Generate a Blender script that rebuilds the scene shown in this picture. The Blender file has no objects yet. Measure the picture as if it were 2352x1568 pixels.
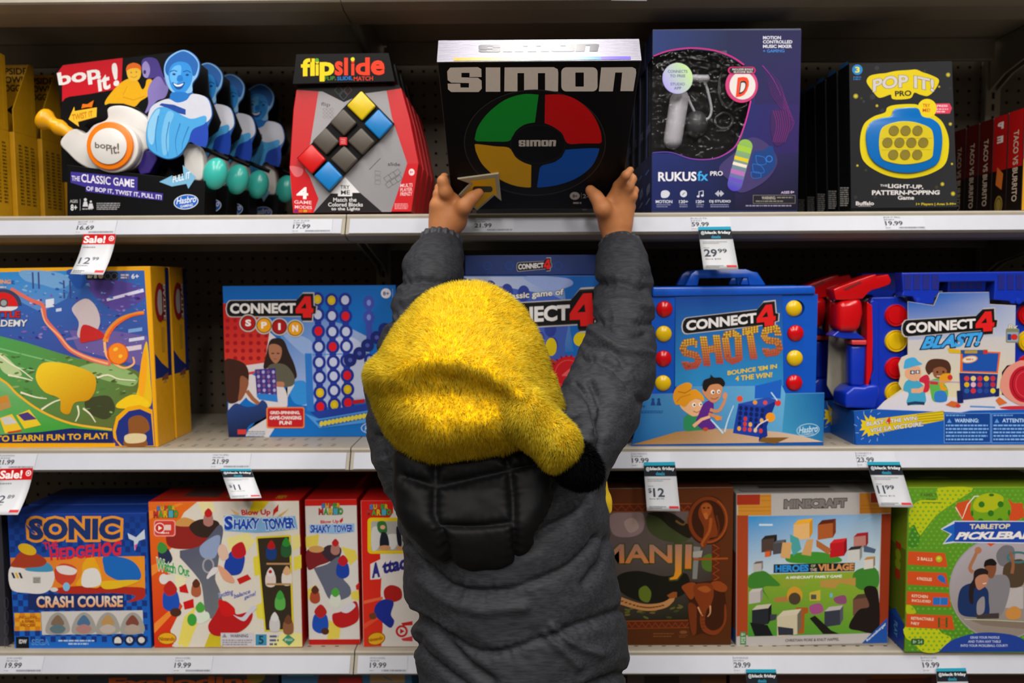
import bpy,bmesh,math,random
import numpy as np
from mathutils import Vector,Matrix,Euler

# ---------------------------------------------------------------- camera, world, lights, exposure
SC = bpy.context.scene
COL = SC.collection
W,H,F = 2352.0,1568.0,1960.0
CAM = Vector((0.0,-1.51,1.25))
PITCH,YAW,ROLL = math.radians(4.2),math.radians(0.58),math.radians(-0.28)
cam_d = bpy.data.cameras.new('camera')
cam = bpy.data.objects.new('camera',cam_d)
COL.objects.link(cam)
cam_d.sensor_width = 36.0
cam_d.lens = F / W * 36.0
cam_d.clip_start = 0.02
RM = Matrix.Rotation(YAW,3,'Z') @ Matrix.Rotation(math.pi / 2 - PITCH,3,'X') @ Matrix.Rotation(ROLL,3,'Z')
cam.matrix_world = Matrix.Translation(CAM) @ RM.to_4x4()
cam_d.dof.use_dof = True
cam_d.dof.focus_distance = 1.12
cam_d.dof.aperture_fstop = 4.5
SC.camera = cam

SC.view_settings.view_transform = 'Standard'
SC.view_settings.look = 'None'
SC.view_settings.gamma = 1.0
SC.view_settings.use_curve_mapping = False
SC.view_settings.exposure = 0.36

wd = bpy.data.worlds.new('store_air')
SC.world = wd
wd.use_nodes = True
wd.node_tree.nodes['Background'].inputs[0].default_value = (1.0,0.93,0.84,1)
wd.node_tree.nodes['Background'].inputs[1].default_value = 0.045

def area(name,loc,target,sx,sy,power,col):
    l = bpy.data.lights.new(name,'AREA')
    l.shape = 'RECTANGLE'; l.size = sx; l.size_y = sy; l.energy = power; l.color = col
    o = bpy.data.objects.new(name,l); COL.objects.link(o)
    o.location = loc
    o.rotation_euler = (Vector(target) - Vector(loc)).to_track_quat('-Z','Y').to_euler()
    return o
# rows of ceiling tubes over the aisle
for lx in (-1.35,0.06,1.5):
    area('ceiling_tube_light',(lx,-1.35,3.35),(lx,-1.35,0),0.34,2.5,32,(1.0,0.96,0.9))
    area('ceiling_tube_light',(lx,-3.35,3.2),(lx,-2.3,0.9),0.34,1.5,40,(1.0,0.96,0.9))

# ---------------------------------------------------------------- pixel <-> place
def ray(px,py):
    return RM @ Vector(((px - W / 2) / F,-(py - H / 2) / F,-1.0))
def at(px,py,depth):
    return CAM + ray(px,py) * depth
def on_y(px,py,y):
    d = ray(px,py)
    return CAM + d * ((y - CAM.y) / d.y)
def on_z(px,py,z):
    d = ray(px,py)
    return CAM + d * ((z - CAM.z) / d.z)
RMT = RM.transposed()
def proj(p):
    q = RMT @ (Vector(p) - CAM)
    return (W / 2 + F * q.x / -q.z,H / 2 - F * q.y / -q.z,-q.z)

# ---------------------------------------------------------------- colours and materials
def lin(c):
    c = c.lstrip('#')
    if len(c) == 3:
        c = ''.join(k * 2 for k in c)
    v = [int(c[i:i + 2],16) / 255 for i in (0,2,4)]
    return tuple(x / 12.92 if x <= 0.04045 else ((x + 0.055) / 1.055) ** 2.4 for x in v)

MATS = {}
def mat(name,col='#888888',rough=0.5,metal=0.0,noise=0.06,scale=60.0,bump=0.0,spec=0.5,coat=0.0,stretch=None,sub=0.0):
    if name in MATS:
        return MATS[name]
    m = bpy.data.materials.new(name); m.use_nodes = True
    nt = m.node_tree; b = nt.nodes['Principled BSDF']
    c = lin(col)
    b.inputs['Roughness'].default_value = rough
    b.inputs['Metallic'].default_value = metal
    b.inputs['Specular IOR Level'].default_value = spec
    b.inputs['Coat Weight'].default_value = coat
    if sub:
        b.inputs['Subsurface Weight'].default_value = sub
        b.inputs['Subsurface Radius'].default_value = (0.008,0.003,0.0015)
    tc = nt.nodes.new('ShaderNodeTexCoord')
    n = nt.nodes.new('ShaderNodeTexNoise'); n.inputs['Scale'].default_value = scale; n.inputs['Detail'].default_value = 5
    if stretch:
        mp = nt.nodes.new('ShaderNodeMapping'); mp.inputs['Scale'].default_value = stretch
        nt.links.new(tc.outputs['Object'],mp.inputs[0]); nt.links.new(mp.outputs[0],n.inputs['Vector'])
    else:
        nt.links.new(tc.outputs['Object'],n.inputs['Vector'])
    r = nt.nodes.new('ShaderNodeValToRGB')
    r.color_ramp.elements[0].position = 0.3; r.color_ramp.elements[1].position = 0.7
    r.color_ramp.elements[0].color = tuple(x * (1 - noise) for x in c) + (1,)
    r.color_ramp.elements[1].color = tuple(min(1,x * (1 + noise)) for x in c) + (1,)
    nt.links.new(n.outputs['Fac'],r.inputs[0]); nt.links.new(r.outputs[0],b.inputs['Base Color'])
    if bump:
        bp = nt.nodes.new('ShaderNodeBump'); bp.inputs['Strength'].default_value = bump; bp.inputs['Distance'].default_value = 0.002
        nt.links.new(n.outputs['Fac'],bp.inputs['Height']); nt.links.new(bp.outputs[0],b.inputs['Normal'])
    MATS[name] = m
    return m

def print_mat(name,rough=0.35,spec=0.5,grain=0.04):
    if name in MATS:
        return MATS[name]
    m = mat(name,'#ffffff',rough,noise=grain,scale=220,spec=spec)
    nt = m.node_tree; b = nt.nodes['Principled BSDF']
    a = nt.nodes.new('ShaderNodeVertexColor'); a.layer_name = 'Ink'
    mx = nt.nodes.new('ShaderNodeMix'); mx.data_type = 'RGBA'; mx.blend_type = 'MULTIPLY'; mx.inputs[0].default_value = 1
    src = b.inputs['Base Color'].links[0].from_socket
    nt.links.new(a.outputs['Color'],mx.inputs[6]); nt.links.new(src,mx.inputs[7])
    nt.links.new(mx.outputs[2],b.inputs['Base Color'])
    return m
INK = print_mat('printed_card',rough=0.45,spec=0.2)

# ---------------------------------------------------------------- objects
def tag(o,label=None,cat=None,group=None,kind=None):
    if label: o['label'] = label
    if cat: o['category'] = cat
    if group: o['group'] = group
    if kind: o['kind'] = kind
    return o
def thing(name,label,cat,loc=(0,0,0),rot=(0,0,0),group=None):
    o = bpy.data.objects.new(name,None); COL.objects.link(o)
    o.empty_display_size = 0.05
    o.location = loc; o.rotation_euler = rot
    return tag(o,label,cat,group)
def mesh_obj(name,verts,faces,m,parent=None,smooth=False,ink=None):
    me = bpy.data.meshes.new(name)
    me.from_pydata([tuple(v) for v in verts],[],faces)
    if ink is not None:
        a = me.color_attributes.new('Ink','FLOAT_COLOR','POINT')
        a.data.foreach_set('color',np.array([tuple(c) + (1.0,) for c in ink],dtype=np.float32).ravel())
    me.update()
    if smooth:
        me.polygons.foreach_set('use_smooth',[True] * len(me.polygons))
    o = bpy.data.objects.new(name,me); COL.objects.link(o)
    if m: me.materials.append(m)
    if parent: o.parent = parent
    return o
def bm_obj(name,bm,m,parent=None,smooth=False,bevel=0.0,segs=2):
    if bevel:
        bmesh.ops.remove_doubles(bm,verts=bm.verts,dist=1e-6)
        es = [e for e in bm.edges if e.is_manifold and e.calc_face_angle(0) > 0.5]
        bmesh.ops.bevel(bm,geom=es,offset=bevel,segments=segs,profile=0.5,affect='EDGES',clamp_overlap=True)
    bmesh.ops.recalc_face_normals(bm,faces=bm.faces)
    me = bpy.data.meshes.new(name); bm.to_mesh(me); bm.free()
    if smooth:
        me.polygons.foreach_set('use_smooth',[True] * len(me.polygons))
        try: me.set_sharp_from_angle(angle=math.radians(40))
        except Exception: pass
    o = bpy.data.objects.new(name,me); COL.objects.link(o)
    if m: me.materials.append(m)
    if parent: o.parent = parent
    return o
def add_box(bm,x0,x1,y0,y1,z0,z1,mtx=None):
    vs = [bm.verts.new((x,y,z)) for z in (z0,z1) for y in (y0,y1) for x in (x0,x1)]
    for f in ((0,2,3,1),(4,5,7,6),(0,1,5,4),(2,6,7,3),(0,4,6,2),(1,3,7,5)):
        bm.faces.new([vs[i] for i in f])
    if mtx is not None:
        bmesh.ops.transform(bm,matrix=mtx,verts=vs)
    return vs
def add_prism(bm,pts,y0,y1):
    """outline pts (x,z) extruded from y0 to y1"""
    a = [bm.verts.new((p[0],y0,p[1])) for p in pts]
    b = [bm.verts.new((p[0],y1,p[1])) for p in pts]
    n = len(pts)
    bm.faces.new(a); bm.faces.new(b[::-1])
    for i in range(n):
        bm.faces.new((a[i],b[i],b[(i + 1) % n],a[(i + 1) % n]))
    return a + b
def add_profile_x(bm,prof,x0,x1):
    """profile (y,z) swept along x"""
    a = [bm.verts.new((x0,p[0],p[1])) for p in prof]
    b = [bm.verts.new((x1,p[0],p[1])) for p in prof]
    n = len(prof)
    bm.faces.new(a); bm.faces.new(b[::-1])
    for i in range(n):
        bm.faces.new((a[i],b[i],b[(i + 1) % n],a[(i + 1) % n]))
def add_lathe(bm,prof,segs=24,mtx=None):
    """profile (r,z) turned about z"""
    rings = []
    for r,z in prof:
        rings.append([bm.verts.new((r * math.cos(2 * math.pi * k / segs),r * math.sin(2 * math.pi * k / segs),z)) for k in range(segs)])
    for a,b in zip(rings,rings[1:]):
        for k in range(segs):
            bm.faces.new((a[k],a[(k + 1) % segs],b[(k + 1) % segs],b[k]))
    bm.faces.new(rings[0][::-1]); bm.faces.new(rings[-1])
    if mtx is not None:
        bmesh.ops.transform(bm,matrix=mtx,verts=[v for r in rings for v in r])
def kids(o):
    return [c for c in o.children]
def copy_tree(o,parent=None):
    c = o.copy(); COL.objects.link(c)
    if parent:
        c.parent = parent
    for ch in kids(o):
        copy_tree(ch,c)
    return c

# ---------------------------------------------------------------- lettering
_glyph = {}
def glyphs(s,bold=0.0,shear=0.0,space=1.0):
    k = (s,bold,shear,space)
    if k not in _glyph:
        cu = bpy.data.curves.new('lettering','FONT')
        cu.body = s; cu.size = 1.0; cu.offset = bold; cu.shear = shear; cu.space_character = space
        cu.resolution_u = 3; cu.fill_mode = 'FRONT'; cu.space_line = 0.85
        cu.align_x = 'CENTER'
        o = bpy.data.objects.new('lettering',cu); COL.objects.link(o)
        dg = bpy.context.evaluated_depsgraph_get()
        me = bpy.data.meshes.new_from_object(o.evaluated_get(dg))
        v = np.empty(len(me.vertices) * 3); me.vertices.foreach_get('co',v); v = v.reshape(-1,3)[:,:2]
        f = [tuple(p.vertices) for p in me.polygons]
        bpy.data.objects.remove(o); bpy.data.curves.remove(cu); bpy.data.meshes.remove(me)
        _glyph[k] = (v,f)
    return _glyph[k]

def smooth_closed(pts,n=6):
    out = []; L = len(pts)
    for i in range(L):
        p0,p1,p2,p3 = (np.array(pts[(i + k - 1) % L],float) for k in range(4))
        for t in np.arange(n) / n:
            out.append(tuple(0.5 * ((2 * p1) + (p2 - p0) * t + (2 * p0 - 5 * p1 + 4 * p2 - p3) * t * t + (3 * p1 - p0 - 3 * p2 + p3) * t ** 3)))
    return out
def smooth_open(pts,n=6):
    q = [pts[0]] + list(pts) + [pts[-1]]; out = []
    for i in range(1,len(q) - 2):
        p0,p1,p2,p3 = (np.array(q[i + k - 1],float) for k in range(4))
        for t in np.arange(n) / n:
            out.append(tuple(0.5 * ((2 * p1) + (p2 - p0) * t + (2 * p0 - 5 * p1 + 4 * p2 - p3) * t * t + (3 * p1 - p0 - 3 * p2 + p3) * t ** 3)))
    out.append(tuple(float(x) for x in pts[-1]))
    return out
def ellipse(cx,cy,rx,ry,n=28,rot=0.0,a0=0.0,a1=360.0):
    out = []
    full = abs(a1 - a0) >= 359.9
    m = n if full else n + 1
    for k in range(m):
        a = math.radians(a0 + (a1 - a0) * k / n)
        x,y = rx * math.cos(a),ry * math.sin(a)
        c,s = math.cos(math.radians(rot)),math.sin(math.radians(rot))
        out.append((cx + x * c - y * s,cy + x * s + y * c))
    return out

class Print:
    """Flat artwork printed on one flat face of a thing; coordinates are measured on the photograph and
    carried onto the face's own plane, each ink layer a hair above the one below."""
    def __init__(self,frame,name='front_print',step=0.00006,lift=0.0004):
        self.frame = frame      # function (px,py) -> (x, z) in the thing's own axes
        self.name = name; self.step = step; self.lift = lift
        self.parts = {}         # part -> list of (verts, faces, colours, level)
        self.boxes = []         # bounding boxes with levels
        self.part = name
        self.place = None
    def _level(self,p):
        x0,y0 = p.min(0); x1,y1 = p.max(0)
        lv = 0
        for (a,b,c,d,l) in self.boxes:
            if l >= lv and a < x1 and c > x0 and b < y1 and d > y0:
                lv = l + 1
        self.boxes.append((x0,y0,x1,y1,lv))
        return lv
    def raw(self,pts,faces,col):
        p = np.array(pts,float)
        lv = self._level(p)
        if isinstance(col,tuple) and col[0] == 'g':
            _,a,ca,b,cb = col
            a = np.array(a,float); b = np.array(b,float)
            t = np.clip(((p - a) @ (b - a)) / ((b - a) @ (b - a)),0,1)[:,None]
            cols = np.array(lin(ca))[None] * (1 - t) + np.array(lin(cb))[None] * t
        elif isinstance(col,list):
            cols = np.array([lin(c) for c in col])
        else:
            cols = np.tile(np.array(lin(col)),(len(p),1))
        self.parts.setdefault(self.part,[]).append((p,faces,cols,lv))
    def poly(self,pts,col): self.raw(pts,[tuple(range(len(pts)))],col)
    def rect(self,x0,y0,x1,y1,col): self.poly([(x0,y0),(x1,y0),(x1,y1),(x0,y1)],col)
    def ell(self,cx,cy,rx,ry=None,col='#fff',n=28,rot=0,a0=0,a1=360): self.poly(ellipse(cx,cy,rx,ry or rx,n,rot,a0,a1),col)
    def blob(self,pts,col,n=5): self.poly(smooth_closed(pts,n),col)
    def strip(self,a,b,col):
        n = len(a); self.raw(list(a) + list(b),[(i,i + 1,n + i + 1,n + i) for i in range(n - 1)],col)
    def ring(self,cx,cy,rx,ry,w,col,n=32,rot=0,a0=0,a1=360):
        a = ellipse(cx,cy,rx,ry,n,rot,a0,a1); b = ellipse(cx,cy,rx - w,ry - w,n,rot,a0,a1)
        if abs(a1 - a0) >= 359.9: a.append(a[0]); b.append(b[0])
        self.strip(a,b,col)
    def line(self,pts,w,col,w1=None,sm=0):
        if sm: pts = smooth_open(pts,sm)
        p = np.array(pts,float); n = len(p)
        t = np.gradient(p,axis=0); t /= np.linalg.norm(t,axis=1)[:,None] + 1e-9
        nn = np.stack([-t[:,1],t[:,0]],1)
        ww = np.linspace(w,w if w1 is None else w1,n)[:,None] / 2
        self.strip(p + nn * ww,p - nn * ww,col)
    def text(self,s,box,col,bold=0.0,shear=0.0,out=None,outw=0.03,space=1.0,fn=None,shadow=None):
        """box: (x0,y0,x1,y1) or four corners TL,TR,BR,BL the capital letters fill"""
        bold *= 0.5; outw *= 0.7
        v0,f0 = glyphs(s,bold,shear,space)
        lo,hi = v0.min(0),v0.max(0)
        if len(box) == 4 and not isinstance(box[0],(tuple,list)):
            x0,y0,x1,y1 = box; q = [(x0,y0),(x1,y0),(x1,y1),(x0,y1)]
        else: q = box
        q = np.array(q,float)
        def put(v):
            u = (v[:,0:1] - lo[0]) / (hi[0] - lo[0]); w = (hi[1] - v[:,1:2]) / (hi[1] - lo[1])
            p = q[0] * (1 - u) * (1 - w) + q[1] * u * (1 - w) + q[2] * u * w + q[3] * (1 - u) * w
            return fn(p) if fn else p
        if out:
            vo,fo = glyphs(s,bold + outw,shear,space)
            self.raw(put(vo),fo,out)
        if shadow:
            self.raw(put(v0) + np.array(shadow[1:]),f0,shadow[0])
        self.raw(put(v0),f0,col)
    def lines_of_text(self,x0,y0,x1,n,dy,h,col,seed=0):
        """rows of small print too fine to read: short word bars"""
        r = random.Random(seed)
        vs,fs = [],[]
        for k in range(n):
            x = x0; end = x1 - (r.random() * 0.3 * (x1 - x0) if k == n - 1 else r.random() * 0.06 * (x1 - x0))
            while x < end:
                w = min((0.8 + 2.6 * r.random()) * h,end - x)
                y = y0 + k * dy
                i = len(vs); vs += [(x,y),(x + w,y),(x + w,y + h),(x,y + h)]; fs.append((i,i + 1,i + 2,i + 3))
                x += w + 0.5 * h
        self.raw(vs,fs,col)
    def barcode(self,x0,y0,x1,y1,col,seed=0):
        r = random.Random(seed); vs,fs = [],[]; x = x0
        while x < x1:
            w = r.choice((0.7,1.1,1.8)); i = len(vs)
            vs += [(x,y0),(x + w,y0),(x + w,y1),(x,y1)]; fs.append((i,i + 1,i + 2,i + 3)); x += w + r.choice((0.8,1.3,2))
        self.raw(vs,fs,col)
    def build(self,parent,m=None,place=None):
        objs = []; place = place or self.place
        # one mesh per printed patch: patches of a part that lie far apart become parts of their own
        groups = []
        for part,items in self.parts.items():
            fl = []
            for p,faces,cols,lv in items:
                q = np.array([self.frame(x,y) for x,y in p],float)
                if place is not None: q = np.array([place(a,0,b) for a,b in q])
                fl.append((q.min(0),q.max(0)))
            par = list(range(len(items)))
            def root(i):
                while par[i] != i: i = par[i]
                return i
            for i in range(len(items)):
                for j in range(i):
                    g = np.maximum(0,np.maximum(fl[i][0] - fl[j][1],fl[j][0] - fl[i][1])); sz = max((fl[i][1] - fl[i][0]).max(),(fl[j][1] - fl[j][0]).max())
                    if np.linalg.norm(g) <= max(0.016,0.4 * sz): par[root(i)] = root(j)
            cl = {}
            for i,it in enumerate(items): cl.setdefault(root(i),[]).append(it)
            groups += [(part,v) for v in cl.values()]
        for part,items in groups:
            V,Fc,C = [],[],[]
            for p,faces,cols,lv in items:
                o = len(V); y = -(self.lift + self.step * lv)
                for (px,py) in p:
                    x,z = self.frame(px,py)
                    V.append(place(x,y,z) if place else (x,y,z))
                C.extend(cols)
                for f in faces:
                    # face the reader: outward is -y in the thing's own axes
                    a = [V[o + i] for i in f]
                    ar = sum(a[i][0] * a[(i + 1) % len(a)][2] - a[(i + 1) % len(a)][0] * a[i][2] for i in range(len(a))) if not place else 1
                    Fc.append(tuple(o + i for i in (f if ar > 0 else f[::-1])))
            objs.append(mesh_obj(part,V,Fc,m or INK,parent,ink=C))
        return objs

class Carton:
    """a thing with one flat front: origin on the ground line of its front face, x right, y into the shelf, z up"""
    def __init__(self,name,label,cat,px,bottom_z,y=0.0,yaw=0.0,lean=0.0,group=None,origin=None):
        # px: photo pixel of the middle of the front's bottom edge
        o = origin if origin is not None else on_y(px[0],px[1],y)
        if origin is None: o.z = bottom_z
        self.root = thing(name,label,cat,o,(lean,0,yaw),group)
        self.o = Vector(o)
        self.M = Matrix.Rotation(yaw,3,'Z') @ Matrix.Rotation(lean,3,'X')
        self.MT = self.M.transposed()
        self.n = self.M @ Vector((0,1,0))
    def f(self,px,py,off=0.0):
        """pixel -> (x,z) on the plane y=off in own axes"""
        d = ray(px,py)
        p0 = self.o + self.n * off
        t = (p0 - CAM).dot(self.n) / d.dot(self.n)
        q = self.MT @ (CAM + d * t - self.o)
        return (q.x,q.z)
    def fl(self,off):
        return lambda px,py: self.f(px,py,off)
    def print(self,name='front_print',off=0.0,**k):
        p = Print(self.fl(off),name,**k)
        if off: p.place = lambda a,b,c: (a,off + b,c)
        return p
    def _plane(self,px,py,ax,c):
        nn = self.M @ Vector([1 if k == ax else 0 for k in range(3)])
        p0 = self.o + nn * c; d = ray(px,py)
        q = self.MT @ (CAM + d * ((p0 - CAM).dot(nn) / d.dot(nn)) - self.o)
        return q
    def side(self,name,x,sgn,**k):
        """artwork on the left (sgn -1) or right (+1) side face at x"""
        p = Print(lambda px,py: (self._plane(px,py,0,x).y,self._plane(px,py,0,x).z),name,**k)
        p.place = lambda a,b,c: (x - sgn * b,a,c)
        return p
    def top(self,name,z,**k):
        p = Print(lambda px,py: (self._plane(px,py,2,z).x,self._plane(px,py,2,z).y),name,**k)
        p.place = lambda a,b,c: (a,c,z - b)
        return p
    def extr(self,pts,y0,y1,m,name,off=None,parent=None,bevel=0.001,segs=2,smooth=False):
        q = self.outline(pts,y0 if off is None else off)
        bm = bmesh.new(); add_prism(bm,q,y0,y1)
        return bm_obj(name,bm,m,parent or self.root,bevel=bevel,segs=segs,smooth=smooth)
    def outline(self,pts,off=0.0): return [self.f(x,y,off) for x,y in pts]
    def body(self,pts,depth,m,name='carton',off=0.0,bevel=0.0012,flat_bottom=False,top=None):
        q = self.outline(pts,off)
        if flat_bottom:
            zs = [z for x,z in q]; lo = min(zs); hi = max(zs)
            q = [(x,0.0 if z < lo + 0.25 * (hi - lo) else z) for x,z in q]
        bm = bmesh.new(); add_prism(bm,q,off,off + depth)
        return bm_obj(name,bm,m,self.root,bevel=bevel,segs=2)

def rounded_rect(x0,y0,x1,y1,r,n=5):
    out = []
    for cx,cy,a in ((x1 - r,y1 - r,0),(x0 + r,y1 - r,90),(x0 + r,y0 + r,180),(x1 - r,y0 + r,270)):
        for k in range(n + 1):
            t = math.radians(a + 90 * k / n); out.append((cx + r * math.cos(t),cy + r * math.sin(t)))
    return out
# ================================================================ the setting: floor, back wall, gondola shelving
Z_TOP = on_y(1176,489,0.0).z      # deck heights read off the lips
Z_MID = on_y(1176,1027,0.0).z
Z_LOW = on_y(1176,1494,0.0).z
Z_UP = on_y(1176,-46,0.0).z
Z_BASE = Z_LOW - 0.36
BACK = 0.42
M_METAL = mat('almond_enamel','#8f8677',0.42,noise=0.05,scale=25)
M_DECK = mat('almond_enamel_deck','#9c9384',0.45,noise=0.05,scale=25)
M_PEG = mat('almond_pegboard','#5c5142',0.6,noise=0.08,scale=18)
M_HOLE = mat('dark_gap','#0b0908',0.8)
M_STRIP = mat('white_ticket_strip','#aeb0ba',0.35,noise=0.02,scale=40,spec=0.3)
M_FLOOR = mat('polished_floor_tile','#6a645c',0.3,noise=0.1,scale=4)
M_CEIL = mat('ceiling_tile','#cfcac0',0.9,noise=0.06,scale=30,bump=0.2)
M_WALLS = mat('far_shelving_paint','#4a443d',0.7,noise=0.15,scale=5)

def slab(name,x0,x1,y0,y1,z0,z1,m,label=None):
    bm = bmesh.new(); add_box(bm,x0,x1,y0,y1,z0,z1)
    o = bm_obj(name,bm,m); tag(o,kind='structure')
    return o
slab('floor',-3.2,3.2,-4.2,0.8,-0.05,0.0,M_FLOOR)
slab('ceiling',-3.2,3.2,-4.2,0.8,3.45,3.5,M_CEIL)
slab('wall_rear',-3.2,3.2,0.75,0.8,0.0,3.45,M_WALLS)
slab('wall_front',-3.2,3.2,-4.2,-4.15,0.0,3.45,M_WALLS)

def joint_x(z,px,py): return on_y(px,py,0.0).x
XJ = on_y(806,1050,0.0).x
SEC = 1.34

# perforated back panels, one to a bay: real round holes on a one-inch grid
def pegboard(x0,x1,z0,z1):
    s = 0.0254; r = 0.0034
    nx = int((x1 - x0) / s); nz = int((z1 - z0) / s)
    sx = (x1 - x0) / nx; sz = (z1 - z0) / nz
    V,Fc = [],[]
    oct_ = [(math.cos(math.radians(22.5 + 45 * k)),math.sin(math.radians(22.5 + 45 * k))) for k in range(8)]
    sq = [(1,.42),(.42,1),(-.42,1),(-1,.42),(-1,-.42),(-.42,-1),(.42,-1),(1,-.42)]
    sqc = {0: (1,1),2: (-1,1),4: (-1,-1),6: (1,-1)}
    for i in range(nx):
        for j in range(nz):
            cx,cz = x0 + sx * (i + .5),z0 + sz * (j + .5); o = len(V)
            for a,b in sq: V.append((cx + a * sx / 2,BACK,cz + b * sz / 2))
            for a,b in oct_: V.append((cx + a * r,BACK,cz + b * r))
            for a,b in oct_: V.append((cx + a * r,BACK + 0.006,cz + b * r))
            for k in range(8):
                k2 = (k + 1) % 8
                Fc.append((o + k,o + 8 + k,o + 8 + k2,o + k2))
                Fc.append((o + 8 + k,o + 16 + k,o + 16 + k2,o + 8 + k2))
            for k,(a,b) in sqc.items():
                V.append((cx + a * sx / 2,BACK,cz + b * sz / 2)); Fc.append((o + k,o + (k + 1) % 8,len(V) - 1))
    return V,Fc
for k in range(-1,2):
    x0 = XJ + SEC * k + 0.003; x1 = x0 + SEC - 0.006
    V,Fc = pegboard(x0,x1,Z_BASE - 0.06,Z_UP + 0.32)
    o = mesh_obj('trim_%d' % (k + 2),V,Fc,M_PEG); tag(o,kind='structure')
slab('wall_back',XJ - SEC,XJ + 2 * SEC,BACK + 0.03,BACK + 0.04,0.0,Z_UP + 0.32,M_HOLE)

# slotted uprights between the bays
def upright(x,label):
    t = thing('upright_post',label,'post',(x,BACK,0),group=None)
    bm = bmesh.new(); add_box(bm,-0.016,0.016,-0.022,0.0,0.0,Z_UP + 0.32)
    bm_obj('post',bm,M_METAL,t,bevel=0.002)
    bm = bmesh.new()
    z = Z_BASE
    while z < Z_UP + 0.3:
        add_box(bm,-0.003,0.003,-0.0226,-0.0215,z,z + 0.014); z += 0.0254
    tag(bm_obj('slot',bm,M_HOLE,t),kind='stuff')
    return t
upright(XJ,'slotted almond upright post behind the joint of the two shelf bays')
upright(XJ + SEC,'slotted almond upright post at the right end of the shelving')
upright(XJ - SEC,'slotted almond upright post beyond the left edge of the shelving')

LIP_H,LIP_D = 0.0275,0.016
def shelf(level,z,x0,x1,label):
    t = thing('shelf',label,'shelf',(x0,0,z),group=None)
    w = x1 - x0
    # deck: pan with a rolled front edge
    prof = [(0.004,-0.0005),(0.0015,-0.0012),(0.0,-0.0035),(0.0,-0.0085),(0.004,-0.0085),(0.004,-0.004),(BACK - 0.024,-0.004),(BACK - 0.024,0.0),(0.010,0.0)]
    bm = bmesh.new(); add_profile_x(bm,prof,0.001,w - 0.001)
    bm_obj('deck',bm,M_DECK,t)
    # front rail carrying the ticket channel, returning underneath
    y0,z0 = 0.0,-0.0085
    y1,z1 = -LIP_D,-0.0085 - LIP_H
    prof = [(y0,z0),(y1,z1),(y1 + 0.003,z1 - 0.003),(0.012,z1 - 0.010),(0.085,z1 - 0.012),(0.085,z1 - 0.004),(0.02,z1),(0.008,z0 - 0.002)]
    bm = bmesh.new(); add_profile_x(bm,prof,0.001,w - 0.001)
    bm_obj('front_rail',bm,M_METAL,t)
    # rear rail and side brackets below the deck
    bm = bmesh.new(); add_box(bm,0.02,w - 0.02,BACK - 0.06,BACK - 0.045,-0.052,-0.0045)
    bm_obj('rear_rail',bm,M_METAL,t,bevel=0.002)
    for bx in (0.006,w - 0.010):
        bm = bmesh.new()
        add_prism(bm,[(0.03,-0.006),(BACK - 0.024,-0.006),(BACK - 0.024,-0.11),(BACK - 0.08,-0.085),(0.06,-0.03)],0,0.004)
        for v in bm.verts:
            v.co = Vector((bx + v.co.y,v.co.x,v.co.z))
        bm_obj('bracket',bm,M_METAL,t)
    # deck perforations: two rows of little slots near the front, then every few inches
    vs,fs = [],[]
    for yy in (0.018,0.030,0.075,0.087,0.16,0.172,0.25,0.262):
        x = 0.03 + (0.0127 if int(yy * 1000) % 2 else 0)
        while x < w - 0.03:
            i = len(vs)
            vs += [(x,yy,0.0002),(x + 0.007,yy,0.0002),(x + 0.007,yy + 0.003,0.0002),(x,yy + 0.003,0.0002)]
            fs.append((i,i + 1,i + 2,i + 3)); x += 0.0254
    tag(mesh_obj('deck_slot',vs,fs,M_HOLE,t),kind='stuff')
    return t
def strip(level,z,x0,x1,label):
    """white plastic ticket strip clipped in the channel"""
    t = thing('ticket_strip',label,'price strip',(x0,0,z))
    w = x1 - x0
    n = Vector((0,-LIP_H,LIP_D)).normalized() * 1.0
    a = Vector((0,0.0,-0.0090)); b = Vector((0,-LIP_D,-0.0085 - LIP_H + 0.0006))
    th = 0.0012
    prof = [(a.y + n.y * .0003,a.z + n.z * .0003),(b.y + n.y * .0003,b.z + n.z * .0003),(b.y + n.y * (th + .0006),b.z + n.z * (th + .0006)),(b.y * .96 + a.y * .04 + n.y * th,b.z * .96 + a.z * .04 + n.z * th),(a.y + n.y * th,a.z + n.z * th)]
    bm = bmesh.new(); add_profile_x(bm,prof,0.0,w)
    bm_obj('strip',bm,M_STRIP,t)
    return t
XL = XJ - SEC
xj = {0: on_y(795,515,0).x,1: on_y(808,1050,0).x,2: on_y(822,1520,0).x,3: on_y(806,0,0).x,4: on_y(824,1560,0).x}
print('joints',XJ,xj)
for lv,z,nm,what in ((3,Z_UP,'highest shelf','seen from below'),(0,Z_TOP,'upper shelf','under the die-cut and black packages'),(1,Z_MID,'middle shelf','under the blue and yellow boxes'),(2,Z_LOW,'lower shelf','under the red and brown boxes'),(4,Z_BASE,'bottom shelf','below the lowest price strip')):
    shelf(lv,z,XL,XJ,'almond metal %s of the left bay, %s' % (nm,what))
    shelf(lv,z,XJ,XJ + SEC,'almond metal %s of the wide right bay, %s' % (nm,what))
    if lv in (0,1,2):
        strip(lv,z,XL + .004,XJ - 0.007,'white price strip along the front of the left %s' % nm)
        strip(lv,z,XJ + 0.007,XJ + SEC - .004,'white price strip along the front of the right %s' % nm)
    if lv in (3,0):
        shelf(lv,z,XJ + SEC,XJ + 2 * SEC,'almond metal %s of the bay past the right post' % nm)
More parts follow.
